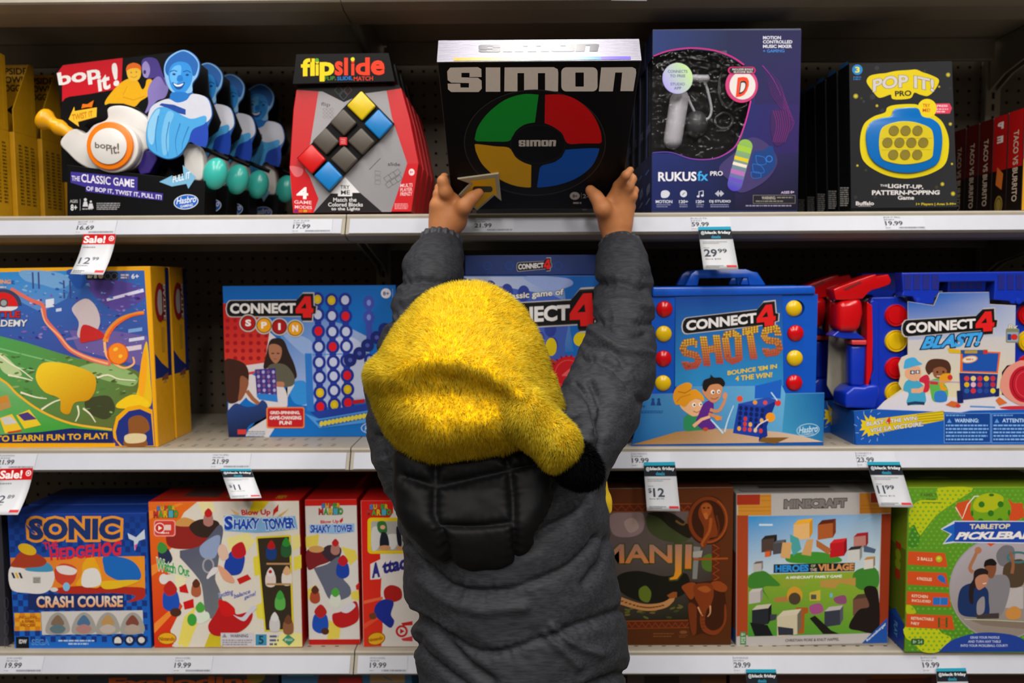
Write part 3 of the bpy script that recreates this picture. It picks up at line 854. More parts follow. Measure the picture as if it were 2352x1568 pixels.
# ---------------------------------------------------------------- purple music toy box
def c4(pts): return [(1460 + x / 2.6136,40 + y / 2.6136) for x,y in pts]
def e4(x,y): return (1460 + x / 2.6136,40 + y / 2.6136)
def make_ruk():
    C = Carton('toy_box','tall dark blue toy box with purple glow and clear window, frontmost of its row','toy box',(1663,483),Z_TOP,0.010,
               group='tall purple toy boxes on the upper shelf')
    r = C.root
    mb = mat('navy_card','#14214f',0.32,noise=0.05)
    TL,TR,BR,BL = C.f(1500,68),C.f(1841,68),C.f(1830,483),C.f(1496,483)
    x0 = (TL[0] + BL[0]) / 2; x1 = (TR[0] + BR[0]) / 2; h = TL[1]
    D = 0.085
    # window opening cut in front and left side: frame of card around it
    win = c4([(105,235),(200,205),(330,190),(470,205),(580,240),(650,290),(690,340),(712,420),(690,520),(655,640),(600,770),(520,830),(440,855),(330,850),(210,815),(100,815)])
    wl = [C.f(*p) for p in win]
    # card front: upper, right and lower pieces around the window
    def piece(name,pts):
        bm = bmesh.new(); add_prism(bm,pts,0.0,0.0012); return bm_obj(name,bm,mb,r)
    wp = [p for p in wl]
    wp[0] = (x0,wp[0][1]); wp[-1] = (x0,wp[-1][1])
    piece('front_card',[(x0,h),(x1,h),(x1,0),(x0,0)] + wp[::-1])
    bm = bmesh.new()
    add_box(bm,x0,x1,D - 0.0012,D,0,h); add_box(bm,x1 - 0.0012,x1,0.0012,D,0,h); add_box(bm,x0,x1,0.0012,D,h - 0.0012,h); add_box(bm,x0,x1,0.0012,D,0,0.0012)
    zt,zb = wp[0][1],wp[-1][1]
    add_box(bm,x0,x0 + 0.0012,0.0012,D,0,zb); add_box(bm,x0,x0 + 0.0012,0.0012,D,zt,h); add_box(bm,x0,x0 + 0.0012,D - 0.02,D,zb,zt)
    bm_obj('carton',bm,mb,r)
    bm = bmesh.new(); add_prism(bm,[(x0 + .002,zb - .003),(x0 + .002,zt + .003)] + [(min(x,x1 - .004),z) for x,z in [C.f(*p) for p in c4([(330,185),(600,240),(735,400),(620,790),(440,865)])]],0.058,0.060)
    bm_obj('backing_card',bm,mat('window_backing','#0e0d0f',0.6,spec=0.1),r)
    # contents
    td = mat('pale_plastic','#b5b2bc',0.35)
    def at_(x,y,o): a = C.f(*e4(x,y),o); return Vector((a[0],o,a[1]))
    def rod(name,a,b,rad,m,o,cap=0.5):
        pa,pb = at_(*a,o),at_(*b,o); d = pb - pa; L = d.length
        prof = [(rad * math.sin(t),-rad * math.cos(t) + rad) for t in np.linspace(0.15,math.pi / 2,5)] + [(rad * math.sin(t),L - rad - rad * math.cos(t)) for t in np.linspace(math.pi / 2,math.pi - 0.15,5)]
        bm = bmesh.new(); add_lathe(bm,prof,20,Matrix.Translation(pa) @ d.to_track_quat('Z','Y').to_matrix().to_4x4()); return bm_obj(name,bm,m,r,smooth=True)
    rod('wand',(270,440),(215,790),0.0165,td,0.035)
    rod('wand_tip',(270,362),(445,366),0.006,td,0.03)
    def tube(name,pts,rad,m,o):
        pp = [at_(x,y,o) for x,y in smooth_open(pts,6)]
        bm = bmesh.new(); prev = None
        for i,p in enumerate(pp):
            d = (pp[min(i + 1,len(pp) - 1)] - pp[max(i - 1,0)]).normalized(); s = d.cross(Vector((0,1,0))).normalized(); u = s.cross(d)
            ring = [bm.verts.new(p + rad * (math.cos(2 * math.pi * k / 8) * s + math.sin(2 * math.pi * k / 8) * u)) for k in range(8)]
            if prev:
                for k in range(8): bm.faces.new((prev[k],prev[(k + 1) % 8],ring[(k + 1) % 8],ring[k]))
            prev = ring
        return bm_obj(name,bm,m,r,smooth=True)
    tube('cord',[(300,450),(335,530),(372,590),(430,610),(455,560),(440,470),(420,400)],0.0022,td,0.040)
    dk = mat('speaker_grey','#3a3a3e',0.4)
    tube('dial_ring',[(500,400),(520,330),(570,330),(600,400),(590,500),(545,540),(505,480),(500,400)],0.002,dk,0.050)
    rod('speaker',(360,560),(365,720),0.02,dk,0.046)
    tube('speaker_rim',[(480,600),(530,572),(580,600),(570,650),(520,668),(480,640),(480,600)],0.002,dk,0.050)
    # clear window pane, thin film wrapping to the left side
    g = bpy.data.materials.new('clear_film'); g.use_nodes = True; nt = g.node_tree; b = nt.nodes['Principled BSDF']
    b.inputs['Base Color'].default_value = (.03,.03,.03,1); b.inputs['Roughness'].default_value = 0.06; b.inputs['Alpha'].default_value = 0.12; b.inputs['Specular IOR Level'].default_value = 0.9
    nz = nt.nodes.new('ShaderNodeTexNoise'); nz.inputs['Scale'].default_value = 14; bp = nt.nodes.new('ShaderNodeBump'); bp.inputs['Strength'].default_value = 0.2; bp.inputs['Distance'].default_value = 0.02
    nt.links.new(nz.outputs['Fac'],bp.inputs['Height']); nt.links.new(bp.outputs[0],b.inputs['Normal'])
    vv = [(x,0.0009,z) for x,z in wp]; n = len(vv)
    vv += [(x0 + 0.0005,0.0009,zt),(x0 + 0.0005,0.0009,zb),(x0 + 0.0005,D - 0.019,zb),(x0 + 0.0005,D - 0.019,zt)]
    mesh_obj('window_film',vv,[tuple(range(n)),(n,n + 1,n + 2,n + 3)],g,r)
    P = C.print()
    nb = '#1b2c6c'; pu = '#3a2a86'; pk = '#8a2a86'
    def inwin(fr):  # card areas outside the window, coloured by gradient pieces
        pass
    def frame_piece(pts,col): P.poly(pts,col)
    top = [(1500,69),(1840,69)]
    up = win[0:7]
    # upper band, right field and lower field
    P.poly([(1500.5,69.5),(1670,69.5)] + [(1670,115)] + [p for p in up[::-1] if p[0] < 1668] ,('g',(1500,69),'#1d3474',(1670,150),'#141c42'))
    P.poly([(1670,69.5),(1840.5,69.5),(1837,240),(1735,240),(1728,180),(1722,168),(1708,150),(1670,130)],('g',(1680,80),'#141b48',(1837,240),'#241b58'))
    P.poly([(1735,240),(1837,240),(1833,350),(1700,350),(1712,285),(1728,215)],('g',(1720,260),'#1c1f64',(1833,300),'#2c1a5c'))
    P.poly([(1700,350),(1833,350),(1830.5,482),(1680,482),(1688,345)],('g',(1700,350),'#2c2562',(1760,475),'#0a0a1c'))
    P.poly([p for p in win[11:]][::-1] + [(1690,340),(1688,482),(1497,482)],('g',(1510,380),'#16266a',(1640,480),'#0c1130'))
    # purple swirls
    for k in range(9):
        P.line([(1752 + 2 * k,150 + 8 * k),(1790 + 2.5 * k,190 + 10 * k),(1800 + 3 * k,240 + 5 * k),(1785 + 3 * k,320 - k)],1.3,('g',(1760,160),'#33205c',(1810,280),'#742270'),sm=5)
    P.blob(c4([(820,560),(900,560),(935,640),(900,740),(840,770),(810,680)]),'#361a56')
    for k in range(7): P.line(c4([(825 + 14 * k,560),(845 + 13 * k,650),(822 + 12 * k,750)]),1.1,'#7c2270',sm=4)
    P.line(c4([(760,290),(810,350),(850,420),(870,470)]),1.5,'#9a2a9c',0.6,sm=3)
    P.blob(c4([(620,790),(660,735),(720,722),(800,770),(850,860),(800,960),(700,1030),(620,1050),(560,980),(500,900)]),'#3e3468')
    # magenta line around the window
    P.part = 'window_outline'
    P.line(c4([(108,232),(200,200),(330,184),(470,198),(580,238),(650,285)]),2.6,'#c0207a',3.4,sm=4)
    P.line(c4([(690,500),(655,640),(600,770),(520,830),(440,852),(330,848),(210,810),(100,812)]),3.2,('g',e4(690,500),'#d0308a',e4(200,820),'#6a4ab8'),1.4,sm=4)
    P.part = 'device_print'
    P.poly(c4(rounded_rect(-46,-150,46,150,45,6)) if False else [e4(625 + 46 * 0 + (x * math.cos(.27) - y * math.sin(.27)),888 + (x * math.sin(.27) + y * math.cos(.27))) for x,y in rounded_rect(-44,-160,44,160,43,6)],('g',e4(675,740),'#8cb840',e4(580,1030),'#4a3ab8'))
    for (yy,c,w) in ((790,'#9ac03c',34),(850,'#d8c024',22),(884,'#e8d8c8',18),(930,'#b06ab0',26),(975,'#6a4ac0',20)):
        xx = 625 - (yy - 888) * .27 * -1 * -1
        xx = 625 + (888 - yy) * .277
        P.poly(c4([(xx - 41 - .27 * 0,yy - w / 2 - 10),(xx + 41,yy - w / 2 + 12),(xx + 36,yy + w / 2 + 12),(xx - 46,yy + w / 2 - 10)]),c)
    P.blob(c4([(705,810),(760,800),(790,780),(820,775),(838,850),(830,900),(780,950),(720,965),(690,920)]),'#123a7c')
    for pts in (((720,830),(770,840),(780,880),(730,880)),((700,880),(750,890),(770,930),(710,930)),((690,930),(740,930),(750,960),(700,965))):
        P.line(c4(list(pts) + [pts[0]]),1.3,'#2a6ac0',sm=3)
    P.ring(*e4(800,850),8,8,2,'#2a78d0',18)
    P.part = 'title'
    P.text('RUKUS',c4([(135,928),(365,926),(365,982),(135,984)]),'#e8e6ee',0.055)
    P.text('fx',c4([(370,922),(435,922),(435,980),(370,980)]),'#3aa0e0',0.04)
    P.text('PRO',c4([(447,924),(522,922),(522,950),(447,951)]),'#e0dee8',0.03)
    P.part = 'feature_icons'
    ic = '#cfd2e0'
    for (x,s,w) in ((170,'MOTION',100),(287,'120+',54),(387,'120+',50),(506,'DJ STUDIO',128)):
        P.text(s,c4([(x - w / 2,1096),(x + w / 2,1096),(x + w / 2,1115),(x - w / 2,1115)]),ic,0.045)
        P.lines_of_text(*e4(x - w * .45,1122),e4(x + w * .45,0)[0],2,4.4,1.8,'#8a8eb0',int(x))
    P.blob(c4([(155,1045),(185,1038),(205,1055),(190,1080),(155,1080)]),ic); P.ell(*e4(287,1058),8,8,ic,18); P.line(c4([(280,1066),(295,1050)]),1.6,'#1a2460')
    P.line(c4([(380,1074),(380,1045),(405,1040),(405,1068)]),1.8,ic); P.ell(*e4(375,1074),3.2,2.6,ic,12); P.ell(*e4(400,1069),3.2,2.6,ic,12)
    for k,hh in enumerate((8,22,34,14,34,22,8)): P.rect(*e4(478 + 7.5 * k,1057 - hh / 2),*e4(483 + 7.5 * k,1057 + hh / 2),ic)
    P.part = 'warning_panel'
    P.rect(*e4(704,1066),*e4(958,1117),'#8a8478'); P.rect(*e4(706,1068),*e4(956,1115),'#1a1824')
    P.text('WARNING:',c4([(756,1074),(840,1074),(840,1092),(756,1092)]),'#b0aca0',0.03); P.lines_of_text(*e4(848,1077),e4(945,0)[0],1,4,3,'#7a766c',1); P.lines_of_text(*e4(720,1099),e4(950,0)[0],1,4,3,'#7a766c',2)
    P.lines_of_text(*e4(660,1126),e4(955,0)[0],1,4,3,'#8a86a0',3); P.text('AGES 8+',c4([(872,1044),(952,1040),(952,1056),(872,1058)]),'#c8b8d8',0.04)
    P.part = 'corner_lettering'
    for s,y,b_ in (('MOTION',112,872),('CONTROLLED',137,940),('MUSIC MIXER',164,938)): P.text(s,c4([(764,y),(b_,y),(b_,y + 20),(764,y + 20)]),'#d8d8e6',0.06)
    P.text('+ GAMING',c4([(764,192),(893,190),(893,210),(764,212)]),'#3a78c8',0.045)
    P.build(r)
    # round stickers standing on the film
    s1 = C.extr(ellipse(*e4(252,366),35,36,30),-0.0014,-0.0002,mat('pale_sticker','#a8a2d8',0.3),'round_sticker',bevel=0.0003)
    P = C.print('sticker_print',off=-0.0014)
    P.ell(*e4(252,366),34.5,35.5,('g',e4(190,420),'#a9a0e4',e4(330,330),'#b8dc90'),30)
    for s,y,w in (('CONNECTS',316,118),('TO FREE',343,92),('STUDIO',392,86),('APP',416,44)): P.text(s,c4([(252 - w / 2,y),(252 + w / 2,y),(252 + w / 2,y + 17),(252 - w / 2,y + 17)]),'#5a5490',0.03)
    P.build(s1)
    s2 = C.extr(ellipse(*e4(637,408),37.5,40,30),-0.0014,-0.0002,mat('pink_sticker','#c01a6a',0.3),'pink_sticker',bevel=0.0003)
    P = C.print('sticker_print',off=-0.0014)
    P.ell(*e4(641,410),30,32,'#dcd6d4',28)
    P.text('D',c4([(612,362),(690,350),(668,470),(600,480)]),'#e8401c',0.06); P.text('D',c4([(628,384),(672,376),(656,452),(618,462)]),'#2a2020',0.0)
    P.part = 'sticker_banner'
    P.poly(c4(rounded_rect(553,296,720,340,22)),'#c01a6a'); P.poly(c4(rounded_rect(562,301,712,336,18)),'#1a1418')
    P.text('INCLUDES BONUS',c4([(580,306),(704,306),(704,318),(580,318)]),'#e0d8d8',0.03); P.text('SILICONE SKIN',c4([(588,322),(700,322),(700,333),(588,333)]),'#e0d8d8',0.03)
    P.build(s2)
    # side lettering
    S = C.side('side_print',x0,-1)
    S.text('MOTION',[(1486,432),(1493,418),(1493,438),(1486,452)],'#8a92b8',0.03); S.text('CONTROL',[(1484,300),(1494,280),(1494,300),(1484,320)],'#6a7298',0.03)
    S.line([(1484,470),(1493,455)],2,'#6a7298'); S.line([(1483,402),(1491,390)],2,'#4a72c8')
    S.build(r)
    return C
RUK = make_ruk()
for k,lab in ((1,'tall dark blue toy box standing directly behind the purple-glow one'),(2,'tall dark blue toy box third in the purple-glow row'),(3,'tall dark blue toy box rearmost of the purple-glow row')):
    c = copy_tree(RUK.root); c.location.y += 0.09 * k; c['label'] = lab

# ---------------------------------------------------------------- black box with the blue and yellow popper
def c5(pts): return [(1840 + x / 3.408,100 + y / 3.408) for x,y in pts]
def e5(x,y): return (1840 + x / 3.408,100 + y / 3.408)
def make_pop():
    C = Carton('toy_box','black speckled toy box with blue and yellow bubble popper, frontmost of its row','toy box',(2075,479),Z_TOP,0.012,
               group='black popper toy boxes on the upper shelf')
    r = C.root
    C.body(c5([(375,155),(1180,135),(1225,1285),(390,1292)]),0.052,M_BLACK,flat_bottom=True)
    P = C.print()
    P.poly(c5([(377,158),(1179,138),(1222,1280),(392,1288)]),('g',e5(420,300),'#17171a',e5(1190,600),'#26272b'))
    rd = random.Random(8)
    for k in range(34):
        x,y,s = 400 + rd.random() * 790,180 + rd.random() * 1060,rd.choice((10,14,18,22))
        P.ell(*e5(x,y),s / 3.4,s / 3.4,rd.choice(('#2e2f33','#35363a','#3a3822')),14)
    for x,y,s in ((1150,245,18),(427,412,20),(593,487,12),(1167,630,14),(1105,1100,16),(1188,1175,18),(440,955,10),(1180,942,10),(1080,338,9)):
        P.ell(*e5(x,y),s / 3.4,s / 3.4,'#8f8220',14); P.ell(*e5(x,y),s / 6,s / 6,'#c4b43a',12)
    P.part = 'badge'
    P.ell(*e5(440,205),12,12,'#1f7fc0',20); P.text('3',c5([(422,182),(458,182),(458,228),(422,228)]),'#e4d43a',0.06)
    P.lines_of_text(*e5(408,258),e5(474,0)[0],2,5,3,'#2a6aa8',7)
    P.part = 'title'
    P.blob(c5([(512,300),(535,255),(600,238),(660,232),(740,215),(840,208),(900,204),(950,225),(1010,245),(1070,275),(1075,310),(1040,370),(990,410),(930,400),(885,385),(850,430),(720,436),(700,400),(640,420),(600,420),(550,360)]),'#d9c212',4)
    def arch(p):
        x = (p[:,0:1] - 2075) / 80
        return np.concatenate([p[:,0:1],p[:,1:2] + 14 * x * x],1)
    P.text('POP IT!',(e5(560,0)[0],e5(0,246)[1],e5(1040,0)[0],e5(0,345)[1]),'#c9c2c0',0.07,out='#6a5a20',outw=0.03,fn=arch)
    P.text('PRO',c5([(732,372),(862,366),(862,410),(735,414)]),'#2a2820',0.06)
    P.part = 'slogan_print'
    wt = '#d4d0d0'
    P.text('THE',c5([(618,1102),(676,1104),(676,1120),(618,1118)]),wt,0.03)
    P.text('LIGHT-UP,',c5([(680,1098),(958,1106),(955,1142),(680,1136)]),wt,0.06)
    P.text('PATTERN-POPPING',c5([(554,1148),(1086,1148),(1082,1182),(554,1186)]),wt,0.07)
    P.text('Game',c5([(756,1190),(884,1190),(884,1222),(756,1222)]),wt,0.05)
    P.text('Buffalo',c5([(428,1235),(570,1235),(570,1264),(428,1266)]),wt,0.05); P.line(c5([(446,1272),(545,1272)]),0.7,wt)
    P.text('1+ Players | Ages 5-99+',c5([(900,1246),(1212,1246),(1212,1268),(900,1272)]),'#c8b41a',0.04)
    P.part = 'popper_outline'
    yo = [(655,540),(675,500),(740,480),(870,474),(930,490),(1040,560),(1100,610),(1140,690),(1156,770),(1148,880),(1120,950),(1060,995),(960,1035),(820,1056),(680,1035),(560,980),(490,920),(465,850),(460,770),(470,690),(500,620),(570,570)]
    P.blob(c5(yo),'#d8c410')
    P.part = 'press_tab'
    P.poly(c5([(1030,470),(1160,468),(1180,506),(1162,548),(1035,550)]),'#d0405a'); P.text('PRESS',c5([(1062,480),(1146,480),(1146,496),(1062,498)]),'#f0c8d0',0.04); P.lines_of_text(*e5(1058,508),e5(1150,0)[0],2,5.6,3.4,'#e8a8b4',4)
    P.ell(*e5(985,508),22,22,'#e2c81a',24)
    P.text('TRY',c5([(950,472),(1008,472),(1008,500),(950,500)]),'#c84a18',0.04); P.text('ME!',c5([(950,508),(1008,508),(1008,536),(950,536)]),'#c84a18',0.04)
    P.build(r)
    # the popper shell stands proud of the card
    sh = C.extr(smooth_closed(c5([(720,520),(780,506),(860,502),(915,512),(945,570),(1020,590),(1080,640),(1100,720),(1098,820),(1070,930),(1000,980),(900,1010),(810,1016),(700,1000),(590,950),(530,880),(508,800),(505,700),(540,620),(620,585),(700,570)]),4),-0.0042,-0.0008,mat('glossy_blue_plastic','#0d68b4',0.18,noise=0.02,coat=0.4),'popper_shell',off=-0.0008,bevel=0.003,segs=4,smooth=True)
    ym = mat('popper_yellow','#cdb90c',0.35,noise=0.03)
    bd = C.extr(smooth_closed(c5([(640,655),(740,615),(830,608),(920,622),(1015,665),(1038,740),(1035,840),(1020,895),(940,930),(820,946),(720,935),(640,905),(615,840),(612,740)]),4),-0.0052,-0.0040,ym,'popper_board',off=-0.0052,bevel=0.0008)
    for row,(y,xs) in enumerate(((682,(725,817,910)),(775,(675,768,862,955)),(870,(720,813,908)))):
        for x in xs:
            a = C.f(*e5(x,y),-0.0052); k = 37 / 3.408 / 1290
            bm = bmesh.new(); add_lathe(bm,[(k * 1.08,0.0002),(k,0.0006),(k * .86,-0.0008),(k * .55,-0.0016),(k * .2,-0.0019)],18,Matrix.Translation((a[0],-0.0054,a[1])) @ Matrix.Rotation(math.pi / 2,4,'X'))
            bm_obj('bubble',bm,mat('popper_dimple_shade','#7d6e08',0.45),bd,smooth=True)  # hollows in a darker yellow than the board, shade painted into the colour
    for y in (738,828): 
        a = C.f(*e5(632,y),-0.0052); b = C.f(*e5(1022,y),-0.0052)
        bm = bmesh.new(); add_box(bm,a[0],b[0],-0.0055,-0.0051,a[1] - 0.0008,a[1] + 0.0008); bm_obj('board_rib',bm,ym,bd)
    # pale text block low on the left side
    xl = (C.f(*e5(375,155))[0] + C.f(*e5(390,1292))[0]) / 2
    S = C.side('side_print',xl,-1)
    S.lines_of_text(1930,430,1950,9,5,3.0,'#9a9a98',3)
    S.poly([(1930,150),(1948,140),(1948,200),(1930,205)],'#1d4a7a')
    S.build(r)
    return C
POP = make_pop()
for k in range(1,6):
    c = copy_tree(POP.root); c.location.y += 0.0585 * k
    c['label'] = 'black popper toy box in deep shade, %s in its row' % ('second third fourth fifth rearmost'.split()[k - 1])

# ---------------------------------------------------------------- red and black card game boxes at the right edge
M_TACO = mat('dark_red_card','#1c0706',0.4,noise=0.1)
def make_taco(k,lab):
    o = on_y(2345,480,0.012); o.z = Z_TOP
    o.y += 0.051 * k; o.x += 0.001 * k
    C = Carton('card_game_box',lab,'game box',None,0,origin=o,group='red and black card game boxes at the right edge')
    D = 0.047; Wd = 0.135; Hh = on_y(2345,246,0.012).z - Z_TOP
    bm = bmesh.new(); add_box(bm,0,Wd,0,D,0,Hh); bm_obj('carton',bm,M_TACO,C.root,bevel=0.001)
    if k == 0:
        P = C.print()
        P.frame = lambda a,b: (a,b)
        P.rect(0.001,0.001,Wd - .001,Hh - .001,'#c01812'); P.rect(0.001,0.001,Wd - 0.001,0.07,'#1a0d0a'); P.rect(0.001,0.001,0.006,Hh * .5,'#c8901c')
        P.build(C.root)
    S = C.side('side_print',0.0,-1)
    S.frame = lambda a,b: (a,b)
    S.rect(0.001,Hh * 0.44,D - .001,Hh - .001,'#a31010' if k in (0,1) else '#4a0a08'); S.rect(0.001,0.001,D - .001,Hh * 0.44,'#140a08')  # boxes further back get a darker red, their shade put into the ink
    if k != 1:
        S.part = 'side_lettering'
        S.text('TACO VS BURRITO',[(0.014,Hh * .80),(0.014,Hh * .10),(0.030,Hh * .10),(0.030,Hh * .80)],'#b9a694',0.05)
    else:
        S.poly([(0.010,Hh * .40),(0.030,Hh * .48),(0.034,Hh * .30),(0.014,Hh * .24)],'#c86828')
        S.ell(0.022,Hh * .09,0.013,0.017,'#8a7434',18); S.ring(0.022,Hh * .09,0.010,0.013,0.002,'#4a3c14',18)
        S.part = 'side_lettering'
        S.text('P',[(0.014,Hh * .93),(0.034,Hh * .93),(0.034,Hh * .86),(0.014,Hh * .86)],'#d8cac4',0.1); S.text('E',[(0.014,Hh * .79),(0.034,Hh * .79),(0.034,Hh * .72),(0.014,Hh * .72)],'#d8cac4',0.1)
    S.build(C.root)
for k,lab in enumerate(('lettered red and black card game box nearest the right picture edge','card game box with orange picture and round gold seal on its bright red side','shade-painted card game box behind the one with the round gold seal, lettered side','shade-painted card game box, second behind the one with the gold seal','rearmost shade-painted card game box of the right-end row')):
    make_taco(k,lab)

# ---------------------------------------------------------------- yellow goggle boxes at the left edge
M_GOLD = mat('golden_card','#c8930f',0.45,noise=0.06)
def make_goggle():
    # right side face seen; front face is left of the picture
    o = on_y(-28,494,0.02); o.z = Z_TOP
    C = Carton('game_box','golden yellow slant-topped game box with printed header, frontmost at the left edge','game box',None,0,origin=o,
               group='golden yellow game boxes at the left edge')
    hb = 0.205; hh = on_y(14,128,0.095).z - Z_TOP; D = 0.075; Wd = 0.16
    r = C.root
    bm = bmesh.new(); add_box(bm,-Wd,0,0.0,D,0.0,hb * 0.8); bm_obj('carton',bm,M_GOLD,r,bevel=0.001)
    for x in (-Wd,-0.0016):
        bm = bmesh.new()
        for v in add_prism(bm,[(0.0,hb * .8),(D - .0125,hb * .8),(D - .0125,hh),(D - .018,hh),(0.0,hb)],x,x + .0016): v.co = Vector((v.co.y,v.co.x,v.co.z))
        bm_obj('wing',bm,M_GOLD,r)
    bm = bmesh.new(); add_box(bm,-Wd,0.0,D - 0.0123,D,hb * .8 + .0002,hh + 0.001); bm_obj('header',bm,M_GOLD,r,bevel=0.0006)
    P = C.print('header_lettering',off=0.0); P.frame = lambda a,b: (a,b)
    P.part = 'header_lettering'
    for s,z in (('UPSIDE',hh - .018),('DOWN',hh - .034),('GOGGLE',hh - .050)):
        P.text(s,[(-0.062,z + .013),(-0.006,z + .013),(-0.006,z),(-0.062,z)],'#1c1608',0.05)
    P.poly([(-0.05,hh - .085),(-0.035,hh - .075),(-0.035,hh - .081),(-0.015,hh - .079),(-0.015,hh - .09),(-0.035,hh - .09),(-0.035,hh - .096)],'#1c1608')
    P.place = lambda a,b,c: (a,D - 0.0123 + b,c)
    P.build(r)
    P = C.print('front_print',off=0.0); P.frame = lambda a,b: (a,b)
    for k in range(4): P.lines_of_text(-0.15,0.12 - 0.02 * k,-0.02,1,.01,.006,'#4a3a10',k)
    P.build(r)
    S = C.side('side_print',0.0,1); S.frame = lambda a,b: (a,b)
    for k in range(3):
        S.lines_of_text(0.012 + 0.02 * k,0.03,0.024 + 0.02 * k,18,0.0064,0.003,'#5a4612',k + 3)
    S.build(r)
    return C
GOG = make_goggle()
for k in range(1,5):
    c = copy_tree(GOG.root); c.location.y += 0.082 * k; c.location.x += 0.006 * k
    c['label'] = 'golden yellow slant-topped game box, %s in the left-edge row' % ('second','third','fourth','rearmost')[k - 1]
# ================================================================ middle shelf
def c6(pts): return [(x / 3.1356,580 + y / 3.1356) for x,y in pts]
def e6(x,y): return (x / 3.1356,580 + y / 3.1356)
M_CARDY = mat('golden_box_card','#d99a10',0.4,noise=0.05)
def make_academy():
    C = Carton('game_box','yellow-bordered game box with stadium picture, front one of the pair at the left','game box',(170,1029),Z_MID,0.012,group='yellow-bordered stadium game boxes')
    r = C.root
    q = [(-150,618),(345,611),(364,1026),(-150,1032)]
    C.body(q,0.074,M_CARDY,flat_bottom=True)
    P = C.print()
    P.poly([(-149,619),(344,612.5),(362.5,1025),(-149,1031)],'#e8a410')
    # picture
    P.poly([(-140,628)] + c6([(1040,128),(1120,1392)]) + [(-140,1024)],('g',(150,620),'#2f6ab8',(170,760),'#43307e'))
    P.poly([(-140,628)] + c6([(560,128),(480,330),(300,430),(100,330)]) + [(-140,670)],('g',(60,620),'#2a86cc',(60,700),'#5a86c4'))
    P.blob(c6([(150,130),(400,140),(520,200),(430,260),(300,230),(180,200)]),'#6f9fd0')
    P.blob(c6([(600,170),(800,190),(1000,240),(1040,330),(860,420),(700,330)]),'#5a4796'); P.blob(c6([(480,130),(640,130),(640,200),(560,260)]),'#2452a4')
    P.poly(c6([(500,560),(800,560),(1060,600),(1085,830),(800,760),(560,700)]),'#6a5a9c')
    for x,y,w,h,c in ((360,365,60,60,'#d6dcea'),(424,413,40,22,'#c2cbe4'),(250,355,70,20,'#c6b8d8'),(975,560,100,26,'#7aa2d6'),(985,625,110,24,'#cfd0e4'),(960,690,120,34,'#d8c6d0'),(520,620,90,16,'#8a7ab0')):
        P.poly(c6([(x - w / 2,y - h / 2 + w * .05),(x + w / 2,y - h / 2 - w * .1),(x + w / 2,y + h / 2 - w * .1),(x - w / 2,y + h / 2 + w * .05)]),c)
    P.line(c6([(770,340),(1035,270)]),6,'#d8d4ec',8)
    for x in (236,278,460,505): P.line(c6([(x,140 + (60 if x > 400 else 0)),(x + 5,260 + (70 if x > 400 else 0))]),4,'#3a4a86')
    for k in range(26):
        rd = random.Random(k); P.ell(*e6(560 + rd.random() * 500,360 + rd.random() * 380),1.2,1.2,rd.choice(('#d8d0ec','#a89ad0','#8070b4')),6)
    # field
    P.poly([(-140,790)] + c6([(0,600),(200,650),(420,720),(560,760),(900,810),(1085,900),(1085,1120),(820,1260),(560,1260),(200,1100),(0,900)]) + [(-140,830)],('g',e6(100,640),'#4f9a50',e6(700,1150),'#5f6b34'))
    P.blob(c6([(560,830),(760,790),(980,880),(960,960),(800,930),(650,880)]),'#8eae6c'); P.blob(c6([(620,1060),(780,1030),(830,1130),(760,1200),(640,1150)]),'#3f4428')
    P.line(c6([(0,690),(200,740),(440,800)]),3,'#7dbb7a'); P.line(c6([(0,800),(250,850)]),2.4,'#9ccf94')
    P.blob(c6([(0,720),(90,790),(160,880),(60,880),(0,820)]),'#b4c890')
    rd = random.Random(5); vs,fs,cs = [],[],[]
    def dab(x,y,w,h,c):
        i = len(vs); vs.extend(ellipse(*e6(x,y),w,h,7,rd.random() * 50 - 25)); fs.append(tuple(range(i,i + 7))); cs.extend([c] * 7)
    for k in range(150):
        x,y = rd.random() * 1020,150 + rd.random() * 470
        if y < 600 + x * .2: dab(x,y,2 + 5 * rd.random(),1.2 + 2 * rd.random(),rd.choice(('#5b4a9e','#7a5cae','#33308a','#8a78bc','#3a2470','#4a6cb8') if y > 300 else ('#5c96d4','#3a74c0','#7aa8d8','#2a5cb0')))
    for k in range(130):
        x,y = rd.random() * 1060,720 + rd.random() * 480
        if y > 660 + x * .18 and y < 1000 + x * .2: dab(x,y,3 + 7 * rd.random(),1 + 1.6 * rd.random(),rd.choice(('#4a7c3a','#6c9a50','#3c5c2c','#88a860','#55602e')))
    P.raw(vs,fs,cs)
    # arcs of flame and lightning
    P.part = 'flame_print'
    fl = '#e87a2c'
    P.line(c6([(80,260),(220,340),(310,380),(330,480),(420,590),(500,690),(640,760),(800,800)]),8,'#d86a5a',12,sm=5)
    P.line(c6([(300,400),(330,500),(430,600),(520,700),(660,765),(780,800)]),3,'#f0a878',5,sm=5)
    P.line(c6([(760,640),(790,560),(870,480),(980,440),(1040,430)]),13,'#e88a2c',6,sm=5); P.line(c6([(770,620),(830,530),(940,460),(1040,440)]),6,'#e4602c',3,sm=5)
    P.line(c6([(755,640),(770,740),(830,800),(900,830),(965,800),(960,750)]),6,'#f0b07a',4,sm=5)
    P.ell(*e6(850,728),25,25,'#d8561c',22); P.blob(c6([(790,690),(850,650),(910,690),(915,760),(860,800),(800,770)]),'#ee8424'); P.ell(*e6(835,695),6,4,'#f4c038',12,-30); P.ell(*e6(870,745),5,4,'#f4c038',12,-30)
    P.blob(c6([(1060,640),(1085,900),(1088,1100),(960,1120),(1000,960),(1020,780)]),'#e6b81e'); P.blob(c6([(1040,700),(1062,760),(1050,960),(1020,1060),(1000,940)]),'#f2a41c'); P.blob(c6([(850,1080),(960,1020),(1060,1060),(1060,1110),(860,1120)]),'#efc41c')
    P.part = 'lightning_print'
